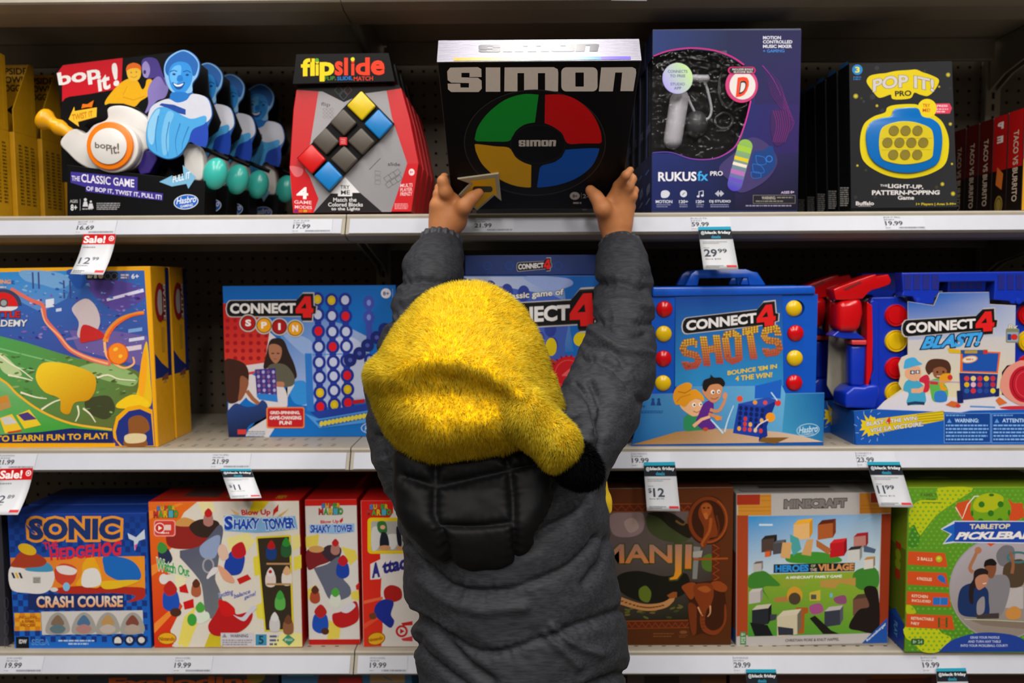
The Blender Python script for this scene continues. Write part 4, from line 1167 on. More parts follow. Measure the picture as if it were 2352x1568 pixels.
    for pts in (((0,740),(80,800),(150,840),(240,910)),((60,880),(160,900),(235,920)),((150,1005),(260,1040),(340,1050)),((560,1100),(570,1160),(545,1215)),((600,1120),(650,1160),(690,1220)),((300,1130),(360,1090),(430,1060),(560,1040)),((700,900),(780,880),(860,910),(980,920))):
        P.line(c6(pts),4.5,'#e6e0c0',2,sm=3)
    # plain stand-in shapes where the printed creatures are
    P.part = 'figure_print'
    P.blob(c6([(260,900),(300,800),(420,790),(560,820),(680,880),(690,980),(640,1060),(540,1080),(500,1160),(440,1140),(430,1050),(320,1000)]),('g',e6(400,800),'#ecc428',e6(600,1100),'#c88c10'))
    P.blob(c6([(520,400),(620,330),(700,400),(720,520),(640,620),(560,600),(570,500)]),'#c9b8bc'); P.blob(c6([(600,520),(720,560),(750,610),(640,640),(580,640)]),'#c02a2a')
    # lower banner, cards, corner medallion
    P.part = 'banner'
    P.poly([(-140,840)] + c6([(0,905),(130,1020),(300,1140),(520,1230),(810,1275),(810,1300),(520,1290),(300,1290),(0,1310)]) + [(-140,1000)],('g',e6(0,950),'#7fb47c',e6(300,1280),'#3f9a34'))
    P.line([(-140,800)] + c6([(0,905),(130,1020),(300,1140),(520,1230),(810,1272)]),5,'#e8b030',sm=4)
    P.poly([(-140,1000)] + c6([(0,1310),(300,1290),(520,1262),(810,1284),(815,1366),(0,1366)]) + [(-140,1016)],'#1a2560')
    P.text('EASY TO LEARN! FUN TO PLAY!',[(-62,1001)] + c6([(778,1296),(778,1340)]) + [(-62,1016)],'#e0a81c',0.07)
    P.rect(-140,1017,*e6(830,1396),'#e8a410')
    for pts,c,b in ((((0,1190),(90,1160),(160,1270),(40,1300)),'#e8c02c','#c9c4c0'),(((120,1170),(215,1128),(300,1240),(180,1268)),'#e4c42a','#4a3a78'),(((0,1040),(60,1020),(85,1110),(0,1140)),'#b98a4c','#c8842c')):
        p = np.array(pts,float); P.poly(c6(pts),c); m_ = p.mean(0)
        P.poly(c6([tuple(m_ + (v - m_) * (0.75,0.45) - (8,22)) for v in p]),b)
    P.line(c6([(60,1295),(160,1280)]),4,'#c8342c')
    P.part = 'medallion'
    P.poly(c6([(815,1280),(840,1180),(920,1110),(1010,1095),(1100,1130),(1118,1392),(870,1394),(820,1330)]),'#e8a410')
    P.poly(c6([(836,1290),(856,1210),(930,1140),(1010,1125),(1090,1160),(1110,1388),(884,1390),(846,1350)]),'#22307c')
    P.blob(c6([(930,1200),(1000,1170),(1060,1200),(1080,1270),(1040,1310),(1060,1388),(900,1388),(910,1320),(930,1290)]),'#8a5226'); P.blob(c6([(900,1320),(960,1300),(1050,1310),(1040,1360),(920,1370)]),'#d8c49a')
    P.part = 'title'
    P.ring(*e6(20,380),44,38,9,'#3a3f5a',34,0,180,360); P.poly(ellipse(*e6(18,386),36,32,26,0,180,360),'#d02020'); P.poly(ellipse(*e6(18,388),36,12,20,0,0,180),'#d8d6da')
    P.ell(*e6(30,362),10,10,'#3a3f46',20); P.ell(*e6(30,362),7,7,'#9a9a9c',18)
    P.text('BATTLE',[(-40,714)] + c6([(148,420),(148,466)]) + [(-40,729)],'#c8261c',0.06,out='#20142a',outw=0.05)
    P.text('ACADEMY',[(-46,734)] + c6([(202,482),(196,532)]) + [(-46,750)],'#d8d8dc',0.05,out='#2c3040',outw=0.05)
    P.text('TRADING',[(-40,640)] + c6([(82,196),(80,224)]) + [(-40,652)],'#e8902c',0.06)
    P.lines_of_text(-40,e6(0,244)[1],e6(60,0)[0],1,4,3,'#d8c0c0',3)
    P.part = 'age_panel'
    P.poly(c6(rounded_rect(622,140,852,196,14)),'#20242e')
    P.text('1',c6([(680,156),(700,156),(700,184),(680,184)]),'#c8c0b0',0.05); P.lines_of_text(*e6(632,165),e6(672,0)[0],2,3.4,2,'#c8c0b0',2)
    P.ell(*e6(728,168),6,6,'#d8b8a8',14); P.ring(*e6(778,170),8,8,2,'#55545a',18); P.ring(*e6(826,170),8,8,2,'#55545a',18)
    P.rect(*e6(868,150),*e6(935,190),'#6a6494'); P.lines_of_text(*e6(872,156),e6(930,0)[0],2,6,3.4,'#d0cce0',5); P.text('6+',c6([(948,152),(1002,152),(1002,188),(948,188)]),'#e0dce8',0.05)
    P.build(r)
    xr = (C.f(345,611)[0] + C.f(364,1026)[0]) / 2
    hz = C.f(345,611)[1]
    S = C.side('side_print',xr,1); S.frame = lambda a,b: (a,b)
    S.rect(0.058,0.002,0.073,hz - .002,'#18255c'); S.poly([(0.002,0.002),(0.058,0.002),(0.058,hz * .42),(0.03,hz * .46),(0.002,hz * .52)],'#1c2a66')
    S.poly([(0.028,hz * .04),(0.055,hz * .20),(0.057,hz * .40),(0.030,hz * .38),(0.014,hz * .22)],'#7a4a34'); S.blob([(0.03,hz * .1),(0.05,hz * .22),(0.048,hz * .36),(0.025,hz * .3)],'#a8803c')
    S.ell(0.032,hz * .80,0.022,0.036,'#8a2020',22); S.ell(0.032,hz * .80,0.012,0.024,'#a09a98',18); S.rect(0.04,hz * .70,0.054,hz * .90,'#6a1a14')
    S.text('BATTLE',[(0.046,hz * .90),(0.046,hz * .70),(0.055,hz * .70),(0.055,hz * .90)],'#c8c0bc',0.04)
    S.line([(0.04,hz * .52),(0.04,hz * .66)],0.012,'#b88a20')
    S.build(r)
    return C
ACA = make_academy()
c = copy_tree(ACA.root); c.location.y += 0.083; c['label'] = 'yellow-bordered game box standing behind the front stadium-picture box'

# ---------------------------------------------------------------- spinning disc game
def c7(pts): return [(480 + x / 3.2667,600 + y / 3.2667) for x,y in pts]
def e7(x,y): return (480 + x / 3.2667,600 + y / 3.2667)
M_BLUEBOX = mat('blue_card_box','#0a4f9e',0.4,noise=0.05)
def four_logo(P,q,word='CONNECT',part='title',tilt=None):
    """white word on a black rounded bar with a large red 4; q: function (u,v)->px, u 0..1 along the bar, v 0..1 down it"""
    P.part = part
    def S(pts): return [q(u,v) for u,v in pts]
    bar = [(0.0,.5),(.01,.2),(.035,.03),(.06,0),(.80,0),(.87,-.42),(.995,-.42),(1.0,.35),(1.03,.38),(1.02,.85),(.985,.88),(.98,1.3),(.865,1.3),(.86,1.0),(.06,1.0),(.03,.95),(.008,.78)]
    cx,cy = .5,.45
    big = [(cx + (u - cx) * 1.045,cy + (v - cy) * 1.20) for u,v in bar]; mid = [(cx + (u - cx) * 1.022,cy + (v - cy) * 1.10) for u,v in bar]
    P.poly(S(big),'#b8b4b4'); P.poly(S(mid),'#2a2626'); P.poly(S(bar),'#0e0c0e')
    P.text(word,S([(.03,.14),(.80,.14),(.80,.86),(.03,.86)]),'#dcd8d8',0.085)
    P.poly(S([(.905,-.32),(.975,-.32),(.985,.52),(1.01,.52),(1.005,.84),(.985,.84),(.982,1.16),(.885,1.16),(.882,.86),(.80,.86),(.80,.56)]),'#d81c1c')
    P.poly(S([(.915,.15),(.925,.52),(.86,.52)]),'#0e0c0e')
def quadmap(TL,TR,BR,BL):
    TL,TR,BR,BL = (np.array(p,float) for p in (TL,TR,BR,BL))
    return lambda u,v: tuple(TL * (1 - u) * (1 - v) + TR * u * (1 - v) + BR * u * v + BL * (1 - u) * v)
def make_spin():
    C = Carton('game_box','blue and red game box showing two children and a disc rack on a spinning grid','game box',(718,1002),Z_MID,0.0)
    # sits a little back: find the depth from the ground line
    p = on_z(718,1003,Z_MID); C.root.location = p; C.o = Vector(p)
    r = C.root
    C.body(c7([(102,185),(1402,178),(1440,1312),(148,1318)]),0.06,M_BLUEBOX,flat_bottom=True)
    P = C.print()
    P.poly(c7([(103,187),(1400,180),(1438,1310),(149,1316)]),('g',e7(200,190),'#0d62b8',e7(900,1300),'#0f68b8'))
    P.poly(c7([(500,430),(760,400),(1000,470),(1180,560),(1260,1000),(1000,1100),(700,1080),(600,800)]),('g',e7(600,500),'#2f74c0',e7(1000,900),'#a8b4d4'))
    P.blob(c7([(540,520),(700,560),(780,620),(760,720),(640,640)]),'#8aa4d4'); P.blob(c7([(900,620),(1050,560),(1200,700),(1180,1000),(950,980),(880,800)]),'#b4bcd8'); P.blob(c7([(600,930),(720,900),(740,1060),(640,1060)]),'#2f86d0')
    P.part = 'photo_print'
    P.poly(c7([(106,315),(300,330),(455,530),(500,620),(420,790),(300,860),(118,740)]),('g',e7(200,350),'#b01218',e7(380,820),'#c83a2c'))
    for i in range(6):
        for j in range(8):
            x,y = 140 + 58 * i,385 + 57 * j
            if y < 750 - (60 if x < 150 else 0) and x < 300 + (y - 330) * .62: P.ell(*e7(x,y),5,5,'#96101a',10)
    P.poly(c7([(455,530),(580,640),(640,930),(600,1000),(560,1100),(300,1260),(275,1310),(450,1318),(500,1240),(590,1080),(590,940),(420,900),(360,820),(300,830),(300,1000),(200,1100),(145,1120),(150,1000),(280,780),(420,760)]),'#c9c3c8')
    P.blob(c7([(300,850),(420,900),(560,940),(580,1080),(420,1090),(280,1020)]),'#cfc8cc')
    # girl in olive jumper
    P.blob(c7([(455,600),(500,575),(560,590),(600,680),(640,770),(660,860),(630,880),(590,800),(540,770),(470,790),(410,800),(430,700)]),'#2a1c18')
    P.blob(c7([(452,630),(500,620),(545,650),(540,720),(505,765),(470,740),(450,690)]),'#a06a50'); P.ell(*e7(480,690),4,1.6,'#4a2a20',10); P.ell(*e7(520,690),4,1.6,'#4a2a20',10); P.line(c7([(485,730),(510,734)]),1.4,'#7a3a34')
    P.blob(c7([(445,790),(500,765),(580,780),(640,860),(630,930),(540,940),(500,900),(470,850)]),'#5a5648'); P.blob(c7([(500,905),(560,905),(560,940),(500,935)]),'#b0745a')
    P.part = 'photo_rack'
    P.poly(c7([(345,810),(500,800),(515,1050),(362,1020)]),'#39307a')
    for i in range(4):
        for j in range(6): P.ell(*e7(370 + 38 * i + j * 2,830 + 34 * j),3.6,4.2,'#a9a0cc' if (i + j) % 2 else '#7a4a80',8)
    P.poly(c7([(355,990),(512,1000),(518,1055),(375,1035)]),'#2a78c8')
    # boy seen from behind
    P.part = 'photo_child'
    P.blob(c7([(120,745),(190,735),(270,770),(300,840),(290,930),(250,1010),(200,1060),(140,1050),(125,900)]),'#3a2018'); P.blob(c7([(240,860),(295,890),(290,950),(250,1030),(220,1040),(230,960)]),'#8a5238')
    P.line(c7([(285,970),(330,1030),(400,1090)]),9,'#9a5e40',9)
    P.poly(c7(smooth_open([(135,1130),(200,1065),(280,1090),(360,1080),(400,1040),(440,1080),(420,1170),(300,1230),(275,1316)],4) + [(150,1318)]),('g',e7(200,1070),'#27407c',e7(250,1300),'#131c3c'))
    P.rect(*e7(216,1260),*e7(280,1296),'#c8342c')
    P.lines_of_text(*e7(290,1272),e7(425,0)[0],3,5,2.4,'#8a98a8',1)
    # disc columns
    P.part = 'disc_rack_print'
    nav = '#1a2c86'
    cols = {815: [(285,'y'),(400,'o'),(523,'r'),(640,'o'),(757,'o'),(870,'o'),(985,'y'),(1090,'r')],
            920: [(292,'y'),(408,'o'),(527,'o'),(640,'r'),(755,'o'),(860,'o'),(968,'o'),(1075,'y')],
            1022: [(290,'o'),(411,'r'),(527,'o'),(637,'o'),(745,'h'),(855,'r'),(960,'y'),(1060,'r')]}
    P.poly(c7([(720,690),(770,690),(790,1130),(735,1120)]),'#2a70c0'); P.line(c7([(775,700),(1200,690)]),3,'#4a86cc')
    for x,ds in cols.items():
        y0,y1 = ds[0][0],ds[-1][0]
        P.poly(c7([(x - 24,y0),(x + 24,y0),(x + 46,y1 + 40),(x - 6,y1 + 40)]),nav)
        for y,k in ds:
            xx = x + (y - y0) / (y1 - y0) * 22
            P.ell(*e7(xx,y),15.5,17,'#24389c',22); P.ell(*e7(xx,y),14,15.5,nav,22)
            P.ell(*e7(xx,y),9,10.5,{'y': '#d6b81a','r': '#d01420','o': '#b9c0da','h': '#8a98d0'}[k],18)
            if k == 'y': P.ring(*e7(xx,y),7,8,1,'#a88c14',16)
    for k,y in enumerate((310,420)): P.ell(*e7(1200,y),13,17,'#3a4aa8',20); P.ell(*e7(1200,y),5,7,'#7a8ad0',14)
    P.line(c7([(1200,470),(1205,560),(1200,620)]),15,'#3a4aa8',14)
    for x,y in ((1060,740),(1130,690),(1190,630),(1260,570),(1320,510)): P.ell(*e7(x,y),15,15,'#1a2570',16); P.ell(*e7(x,y),5,5,'#4a58a8',10)
    P.ell(*e7(1200,740),11,15,nav,18); P.ell(*e7(1205,740),6,9,'#9aa4cc',14)
    P.poly(c7([(760,1130),(1230,1060),(1240,1120),(820,1175)]),'#1f3a96'); P.line(c7([(1080,1055),(1170,1045)]),9,'#b01a24'); P.ell(*e7(1205,1045),7,14,nav,16)
    P.poly(c7([(720,1140),(830,1180),(1240,1110),(1260,1200),(830,1250)]),'#4a8ed4')
    P.poly(c7([(800,1195),(1220,1125),(1225,1170),(850,1245)]),'#1a5cac')
    for k in range(13): P.ell(*e7(845 + 29 * k,1217 - 5.3 * k),4.6,6.5,'#d0c040',12,15)
    P.part = 'rosette'
    P.ell(*e7(1328,240),11.5,11.5,'#e0dce4',22); P.text('8+',c7([(1305,226),(1352,226),(1352,256),(1305,256)]),'#1a3a7c',0.05); P.line(c7([(1378,205),(1378,270)]),1,'#9ab0d8')
    P.ring(*e7(1220,1250),24,13,1.6,'#c0d0ec',24); P.text('Hasbro',c7([(1170,1232),(1275,1215),(1275,1262),(1170,1275)]),'#c0d0ec',0.03,shear=.2)
    four_logo(P,quadmap(e7(140,300),e7(780,296),e7(780,404),e7(140,408)))
    P.part = 'subtitle'
    for x,y,s,c in ((296,463,'S','#a81418'),(415,480,'P','#e09a14'),(530,490,'I','#a01218'),(648,503,'N','#e09a14')):
        P.ell(*e7(x,y),20.5,20.5,'#b9b0ac',26)
    for x,y,s,c in ((296,463,'S','#a81418'),(415,480,'P','#e09a14'),(530,490,'I','#a01218'),(648,503,'N','#e09a14')):
        P.ell(*e7(x,y),17.5,17.5,'#6a4a20' if c[1] == 'e' else '#4a0a0c',26); P.ell(*e7(x,y),15.5,15.5,c,26)
        w = 9 if s == 'I' else 22; P.text(s,c7([(x - w,y - 27),(x + w,y - 27),(x + w,y + 24),(x - w,y + 24)]),'#e8e0dc',0.1)
    P.part = 'slogan_panel'
    P.poly(c7(rounded_rect(432,1092,718,1250,16)),'#d87a3c'); P.poly(c7(rounded_rect(442,1101,709,1241,12)),'#b81a20')
    for s,y,a,b in (('GRID-SPINNING,',1122,460,684),('GAME-CHANGING',1158,456,694),('FUN!',1196,530,622)): P.text(s,c7([(a,y),(b,y),(b,y + 28),(a,y + 28)]),'#e8dcdc',0.07)
    P.build(r)
    return C
SPIN = make_spin()

# ---------------------------------------------------------------- classic disc game behind the child
def c8(pts): return [(820 + x / 2.6129,540 + y / 2.6129) for x,y in pts]
def e8(x,y): return (820 + x / 2.6129,540 + y / 2.6129)
def make_classic():
    C = Carton('game_box','large blue game box with white and red lettering partly hidden behind the child','game box',(1255,1020),Z_MID,0.03,group='large blue game boxes behind the child')
    r = C.root
    C.body([(1056,633),(1448,632),(1442,1020),(1064,1020)],0.058,M_BLUEBOX,flat_bottom=True)
    P = C.print()
    P.poly([(1057,634.5),(1447,633.5),(1441,1019),(1065,1019)],('g',(1150,640),'#1a5cb0',(1300,1000),'#0d6ac0'))
    P.poly(c8([(625,248),(1100,248),(1240,300),(1300,700),(1150,700),(1000,480),(860,330)]),('g',e8(800,260),'#bcc4dc',e8(1250,560),'#2a6cb8'))
    P.poly(c8([(640,262),(820,300),(1180,360),(1290,420),(1250,640),(1240,820),(1100,800),(960,460),(760,330)]),'#3f5ab0')
    P.blob(c8([(1000,250),(1250,256),(1290,300),(1150,330)]),'#8a9cd0')
    for x,y in ((800,320),(900,340),(1000,350),(1090,620),(1170,660),(1160,560)): P.ell(*e8(x,y),14,19,'#2c3c90',20)
    P.ell(*e8(1165,670),13,21,'#d8bf12',22); P.ell(*e8(1340,622),15,17,'#d8bf12',22,30); P.ell(*e8(1160,780),15,15,'#a8402c',20)
    P.part = 'red_disc_print'
    P.ell(*e8(1270,830),40,40,'#c41a22',30)
    for k in range(22): a = math.radians(16.4 * k); P.line([tuple(np.array(e8(1270,830)) + 38 * np.array((math.cos(a),math.sin(a)))),tuple(np.array(e8(1270,830)) + 44 * np.array((math.cos(a),math.sin(a))))],4,'#8c1016')
    P.ring(*e8(1270,830),32,32,2,'#e04a4a',28); P.text('4',c8([(1230,790),(1310,790),(1310,870),(1230,870)]),'#e25a5a',0.03)
    P.part = 'tagline'
    P.text('The classic game of',c8([(780,358),(1240,320),(1240,368),(780,408)]),'#dcd8d4',0.05,out='#3a3434',outw=0.07)
    four_logo(P,quadmap(e8(672,430),e8(1428,388),e8(1428,520),e8(672,562)))
    P.build(r)
    return C
CLA = make_classic()
c = copy_tree(CLA.root); c.location.y += 0.066; c['label'] = 'large blue game box standing behind the one with the red and white lettering'
def make_flat():
    o = Vector(on_y(1258,632,0.10)); zt = CLA.f(1250,632.5)[1] + Z_MID
    o.z = zt + 0.0008; o.y = 0.034
    C = Carton('game_box','blue game box lying flat on top of the upright blue boxes behind the child','game box',None,0,origin=o)
    T = 0.036
    bm = bmesh.new(); a = C.f(1068,620)[0]; b = C.f(1452,620)[0]
    add_box(bm,a,b,0,0.27,0,T); bm_obj('carton',bm,mat('dark_blue_card_box','#0a2a6c',0.4),C.root,bevel=0.001)
    P = C.print()
    four_logo(P,quadmap((1188,604),(1264,600),(1264,615),(1188,622)))
    for x in (1120,1170,1282): P.ring(x,610,10,10,2,'#1f479c',20)
    P.build(C.root)
make_flat()

# ---------------------------------------------------------------- blue carry case with bouncing balls
def c9(pts): return [(1420 + x / 3.136,580 + y / 3.136) for x,y in pts]
def e9(x,y): return (1420 + x / 3.136,580 + y / 3.136)
M_BP = mat('royal_blue_plastic','#0a4fb8',0.28,noise=0.03)
M_BPD = mat('deep_blue_plastic','#0b2fae',0.3,noise=0.03)
M_RB = mat('red_ball_plastic','#c20a12',0.2,noise=0.02); M_YB = mat('yellow_ball_plastic','#d9b20a',0.25,noise=0.02)
def make_shots():
    C = Carton('game_case','blue carry-case game with red and yellow balls down both sides, front one','game case',(1670,1018),Z_MID,0.012,group='blue carry-case ball games')
    r = C.root
    # plastic case: rim, side columns pierced with round holes, handle
    rim = c9([(245,245),(1400,236),(1422,256),(1424,1010),(1180,1012),(1180,1330),(420,1330),(420,1015),(210,1015),(243,330)])
    C.body(c9([(246,250),(1420,240),(1424,1100),(215,1100)]),0.055,M_BP,'case',off=0.012,bevel=0.004)
    C.extr(c9([(246,248),(1398,237),(1422,258),(1420,300),(246,318)]),-0.002,0.014,M_BP,'top_rim',off=-0.002,bevel=0.003,segs=3,smooth=True)
    # holed strips
    def holed(name,x0,x1,ytop,ybot,holes,rad):
        a = C.f(*e9(x0,ytop),0.003); b = C.f(*e9(x1,ybot),0.003)
        bm = bmesh.new(); n = 28
        zs = [a[1]] + [None] * (len(holes) - 1) + [b[1]]
        cs = [C.f(*e9(hx,hy),0.003) for hx,hy in holes]
        for k in range(1,len(holes)): zs[k] = (cs[k - 1][1] + cs[k][1]) / 2
        for k,(cx,cz) in enumerate(cs):
            zt,zb = zs[k],zs[k + 1]; ang = [2 * math.pi * i / n for i in range(n)]
            inner = [bm.verts.new((cx + rad * math.cos(t),0.003,cz + rad * math.sin(t))) for t in ang]
            deep = [bm.verts.new((cx + rad * math.cos(t),0.0118,cz + rad * math.sin(t))) for t in ang]
            outer = []
            for t in ang:
                dx,dz = math.cos(t),math.sin(t)
                sx = ((b[0] - cx) / dx if dx > 1e-9 else (a[0] - cx) / dx if dx < -1e-9 else 1e9); sz = ((zt - cz) / dz if dz > 1e-9 else (zb - cz) / dz if dz < -1e-9 else 1e9)
                s = min(sx,sz); outer.append(bm.verts.new((cx + dx * s,0.003,cz + dz * s)))
            for i in range(n):
                j = (i + 1) % n; bm.faces.new((outer[i],outer[j],inner[j],inner[i])); bm.faces.new((inner[i],inner[j],deep[j],deep[i]))
                # fill the corners of the cell
                p,q = outer[i].co,outer[j].co
                if abs(p.x - q.x) > 1e-6 and abs(p.z - q.z) > 1e-6:
                    cxn = a[0] if min(abs(p.x - a[0]),abs(q.x - a[0])) < 1e-6 else b[0]; czn = zt if min(abs(p.z - zt),abs(q.z - zt)) < 1e-6 else zb
                    v = bm.verts.new((cxn,0.003,czn)); bm.faces.new((outer[i],v,outer[j]))
            dv = [bm.verts.new((cx + rad * math.cos(t),0.01179,cz + rad * math.sin(t))) for t in ang]; bm.faces.new(dv)
        return bm_obj(name,bm,M_BP,r)
    L = [(332,407),(327,585),(325,763),(322,940)]; R = [(1282,402),(1276,580),(1270,760),(1267,938)]
    k = 61 / 3.136 / 1290
    holed('ball_column',242,412,318,1018,L,k); holed('ball_column',1182,1422,300,1014,R,k)
    for hs,side in ((L,0),(R,1)):
        for i,(x,y) in enumerate(hs):
            red = (i + side) % 2 == 0
            cx,cz = C.f(*e9(x - (18 if (x,y) == (1282,402) else 0),y),0.004)
            bm = bmesh.new(); bmesh.ops.create_uvsphere(bm,u_segments=24,v_segments=14,radius=k * 0.965)
            bmesh.ops.scale(bm,vec=(1,0.5,1),verts=bm.verts); bmesh.ops.translate(bm,vec=(cx,0.0035,cz),verts=bm.verts)
            o = bm_obj('ball',bm,M_RB if red else M_YB,r,smooth=True)
            tag(o,'red ball' if red else 'yellow ball')
    # handle
    def bar(name,pts,y0,y1): return C.extr(c9(pts),y0,y1,M_BP,name,bevel=0.002,segs=2,smooth=True)
    bar('handle',[(485,238),(530,150),(560,130),(620,122),(920,118),(960,134),(1005,142),(1065,234),(945,236),(935,180),(585,186),(575,238)],0.018,0.040)
    bar('handle_rib',[(880,232),(900,180),(950,176),(960,232)],0.022,0.036)
    # printed card sleeve: upper panel inside the case, wide lower front
    up = C.extr(c9([(412,320),(1182,300),(1190,960),(408,970)]),0.0008,0.0025,M_BLUEBOX,'sleeve_panel',bevel=0.0003)
    lo = C.extr(c9([(185,1020),(400,1012),(420,960),(1180,955),(1205,1012),(1486,1008),(1478,1364),(95,1384)]),-0.004,0.0005,M_BLUEBOX,'sleeve_front',off=-0.004,bevel=0.0003)
    for v in lo.data.vertices:
        if v.co.z < 0.01: v.co.z = 0.0
    box = C.extr(c9([(110,1030),(1480,1015),(1478,1364),(95,1384)]),0.068,0.070,M_BLUEBOX,'sleeve_back',off=-0.004,bevel=0.0003)
    for v in box.data.vertices:
        if v.co.z < 0.01: v.co.z = 0.0
    P = C.print('upper_print',off=0.0008)
    P.poly(c9([(413,322),(1181,302),(1189,958),(409,968)]),('g',e9(800,320),'#123f92',e9(780,960),'#2a86c0'))
    four_logo(P,quadmap(e9(470,478),e9(1125,402),e9(1130,505),e9(468,580)))
    P.part = 'subtitle'
    # big dotted lettering: strokes of small round lamps, yellow fading to red
    def dots(strokes):
        for pts in strokes:
            p = smooth_open(pts,1) if False else pts
            for (x0,y0),(x1,y1) in zip(p,p[1:]):
                m = max(1,int(math.hypot(x1 - x0,y1 - y0) / 17))
                for i in range(m + 1):
                    t = i / m
                    for ox,oy in ((-17,0),(0,0),(17,0)) if abs(y1 - y0) > abs(x1 - x0) else ((0,-17),(0,0),(0,17)):
                        x,y = x0 + (x1 - x0) * t + ox,y0 + (y1 - y0) * t + oy
                        yield x,y
    strokes = [[(560,660),(540,640),(480,650),(465,690),(480,720),(560,740),(578,780),(560,810),(490,820),(480,790)],
               [(612,610),(640,810)],[(706,600),(732,795)],[(640,700),(710,690)],
               [(770,620),(790,760),(820,780),(870,765),(862,600),(830,580),(780,590),(770,620)],
               [(900,570),(1000,550)],[(945,570),(975,760)],
               [(1150,590),(1140,545),(1060,560),(1050,600),(1070,630),(1150,640),(1160,690),(1140,715),(1070,725),(1060,695)]]
    vs,fs,cs = [],[],[]; seen = set()
    for x,y in dots(strokes):
        kk = (round(x / 15),round(y / 15))
        if kk in seen: continue
        seen.add(kk)
        t = min(1,max(0,(y + (x - 800) * .12 - 590) / 200)); i = len(vs)
        A,B = (0xd2,0xac,0x34),(0xb0,0x40,0x40); col = '#%02x%02x%02x' % tuple(int(A[q] * (1 - t) + B[q] * t) for q in range(3))
        vs += ellipse(*e9(x,y),2.7,2.7,6); cs += [col] * 6; fs.append(tuple(range(i,i + 6)))
    def thick(pts,col,w): P.line(c9(pts),w,col)
    for s in strokes: thick(s,'#8a5030',17)
    P.raw(vs,fs,cs)
    P.part = 'slogan'
    P.text("BOUNCE 'EM IN",c9([(786,850),(1142,800),(1142,832),(786,884)]),'#d8b83c',0.07)
    P.text('4 THE WIN!',c9([(842,888),(1110,858),(1106,896),(842,926)]),'#d8b83c',0.07)
    P.build(up)
    P = C.print('lower_print',off=-0.004)
    P.poly(c9([(187,1022),(401,1014),(421,962),(1179,957),(1204,1014),(1484,1010),(1476,1362),(97,1382)]),('g',e9(200,1340),'#0d5a9c',e9(800,980),'#62a8d4'))
    P.poly(c9([(1204,1016),(1484,1012),(1477,1362),(1290,1310),(1180,1290)]),('g',e9(1200,1200),'#3a90bc',e9(1480,1100),'#0f5a9c'))
    P.poly(c9([(97,1382),(250,1340),(420,1290),(650,1268),(900,1270),(1150,1290),(1320,1320),(1476,1362)]),('g',e9(400,1300),'#a8783c',e9(1400,1340),'#d0b8a4'))
    P.part = 'cartoon_print'
    # girl with a bun
    P.blob(c9([(470,1200),(500,1165),(560,1170),(600,1220),(640,1270),(560,1280),(480,1280)]),'#2f8a5c')
    P.blob(c9([(445,1085),(500,1050),(590,1060),(605,1110),(590,1160),(540,1178),(490,1150),(455,1120)]),'#e8b184')
    P.blob(c9([(395,1030),(420,970),(490,935),(530,950),(525,985),(560,985),(610,1030),(615,1070),(570,1050),(520,1070),(480,1110),(440,1095),(410,1090)]),'#e0951c'); P.line(c9([(430,1000),(480,1010),(525,985)]),2,'#a86410'); P.line(c9([(420,1075),(450,1040),(520,1020)]),1.6,'#b87010')
    P.ell(*e9(545,1095),4.6,5,'#f4efe8',12); P.ell(*e9(548,1096),2.2,2.8,'#2a1a14',10); P.ell(*e9(592,1092),3.6,4.6,'#f4efe8',12); P.ell(*e9(595,1093),1.8,2.4,'#2a1a14',10); P.line(c9([(540,1140),(565,1150),(590,1138)]),1.6,'#a04a34',sm=3)
    # boy in purple
    P.blob(c9([(575,1170),(620,1080),(680,1070),(685,1140),(660,1190),(700,1262),(600,1268),(560,1215)]),'#5a2484')
    P.line(c9([(660,1130),(720,1140),(760,1080),(770,1040)]),8,'#c8865c',6,sm=3); P.ell(*e9(768,1030),5.5,8,'#d08c60',14,10)
    P.line(c9([(540,1250),(600,1200),(660,1180)]),8,'#e8b184',6); P.line(c9([(650,1160),(700,1180),(745,1195)]),7,'#c8865c',9); P.ell(*e9(628,1270),6,4,'#c8442c',12); P.ell(*e9(715,1190),6,6,'#e08a2c',14)
    P.blob(c9([(605,990),(640,950),(740,945),(745,1010),(720,1060),(680,1080),(640,1050),(615,1020)]),'#c8865c')
    P.blob(c9([(608,975),(615,920),(660,900),(665,878),(690,898),(740,900),(768,935),(755,965),(720,945),(660,955),(630,1000)]),'#1a1514')
    P.ell(*e9(680,1003),4.6,5,'#f2ece6',12); P.ell(*e9(684,1005),2.2,2.8,'#20140e',10); P.ell(*e9(722,1000),3.6,4.8,'#f2ece6',12); P.ell(*e9(724,1002),1.8,2.4,'#20140e',10); P.line(c9([(665,1045),(690,1055),(720,1040)]),1.5,'#7a3a24',sm=3)
    # game frame
    P.part = 'game_frame_print'
    P.poly(c9([(985,960),(1178,912),(1168,1050),(1090,1045),(982,1050)]),'#1a5cc0')
    P.poly(c9([(862,1088),(1080,1040),(1140,1060),(1050,1110)]),'#2a4aa8'); P.poly(c9([(865,1088),(1050,1110),(1020,1330),(825,1298)]),'#173a9c'); P.poly(c9([(1050,1110),(1142,1060),(1070,1250),(1075,1320),(1010,1356),(1020,1300)]),'#0f2c84'); P.poly(c9([(1040,1330),(1230,1330),(1130,1375),(1010,1360)]),'#7a5420')
    for i in range(5):
        for j in range(5):
            x,y = 882 + 39 * i - 3 * j,1118 + 4.2 * i + 37 * j
            c = {(1,2): '#c8303c',(1,3): '#d03a2c',(0,4): '#e09a2c',(2,4): '#d8503c',(1,4): '#c8303c',(3,4): '#d8b04c',(2,3): '#e0a84c',(4,4): '#d0342c',(4,2): '#d8a85c'}.get((i,j),'#0a1a5c'); P.ell(*e9(x,y),4.4,5.4,c,12)
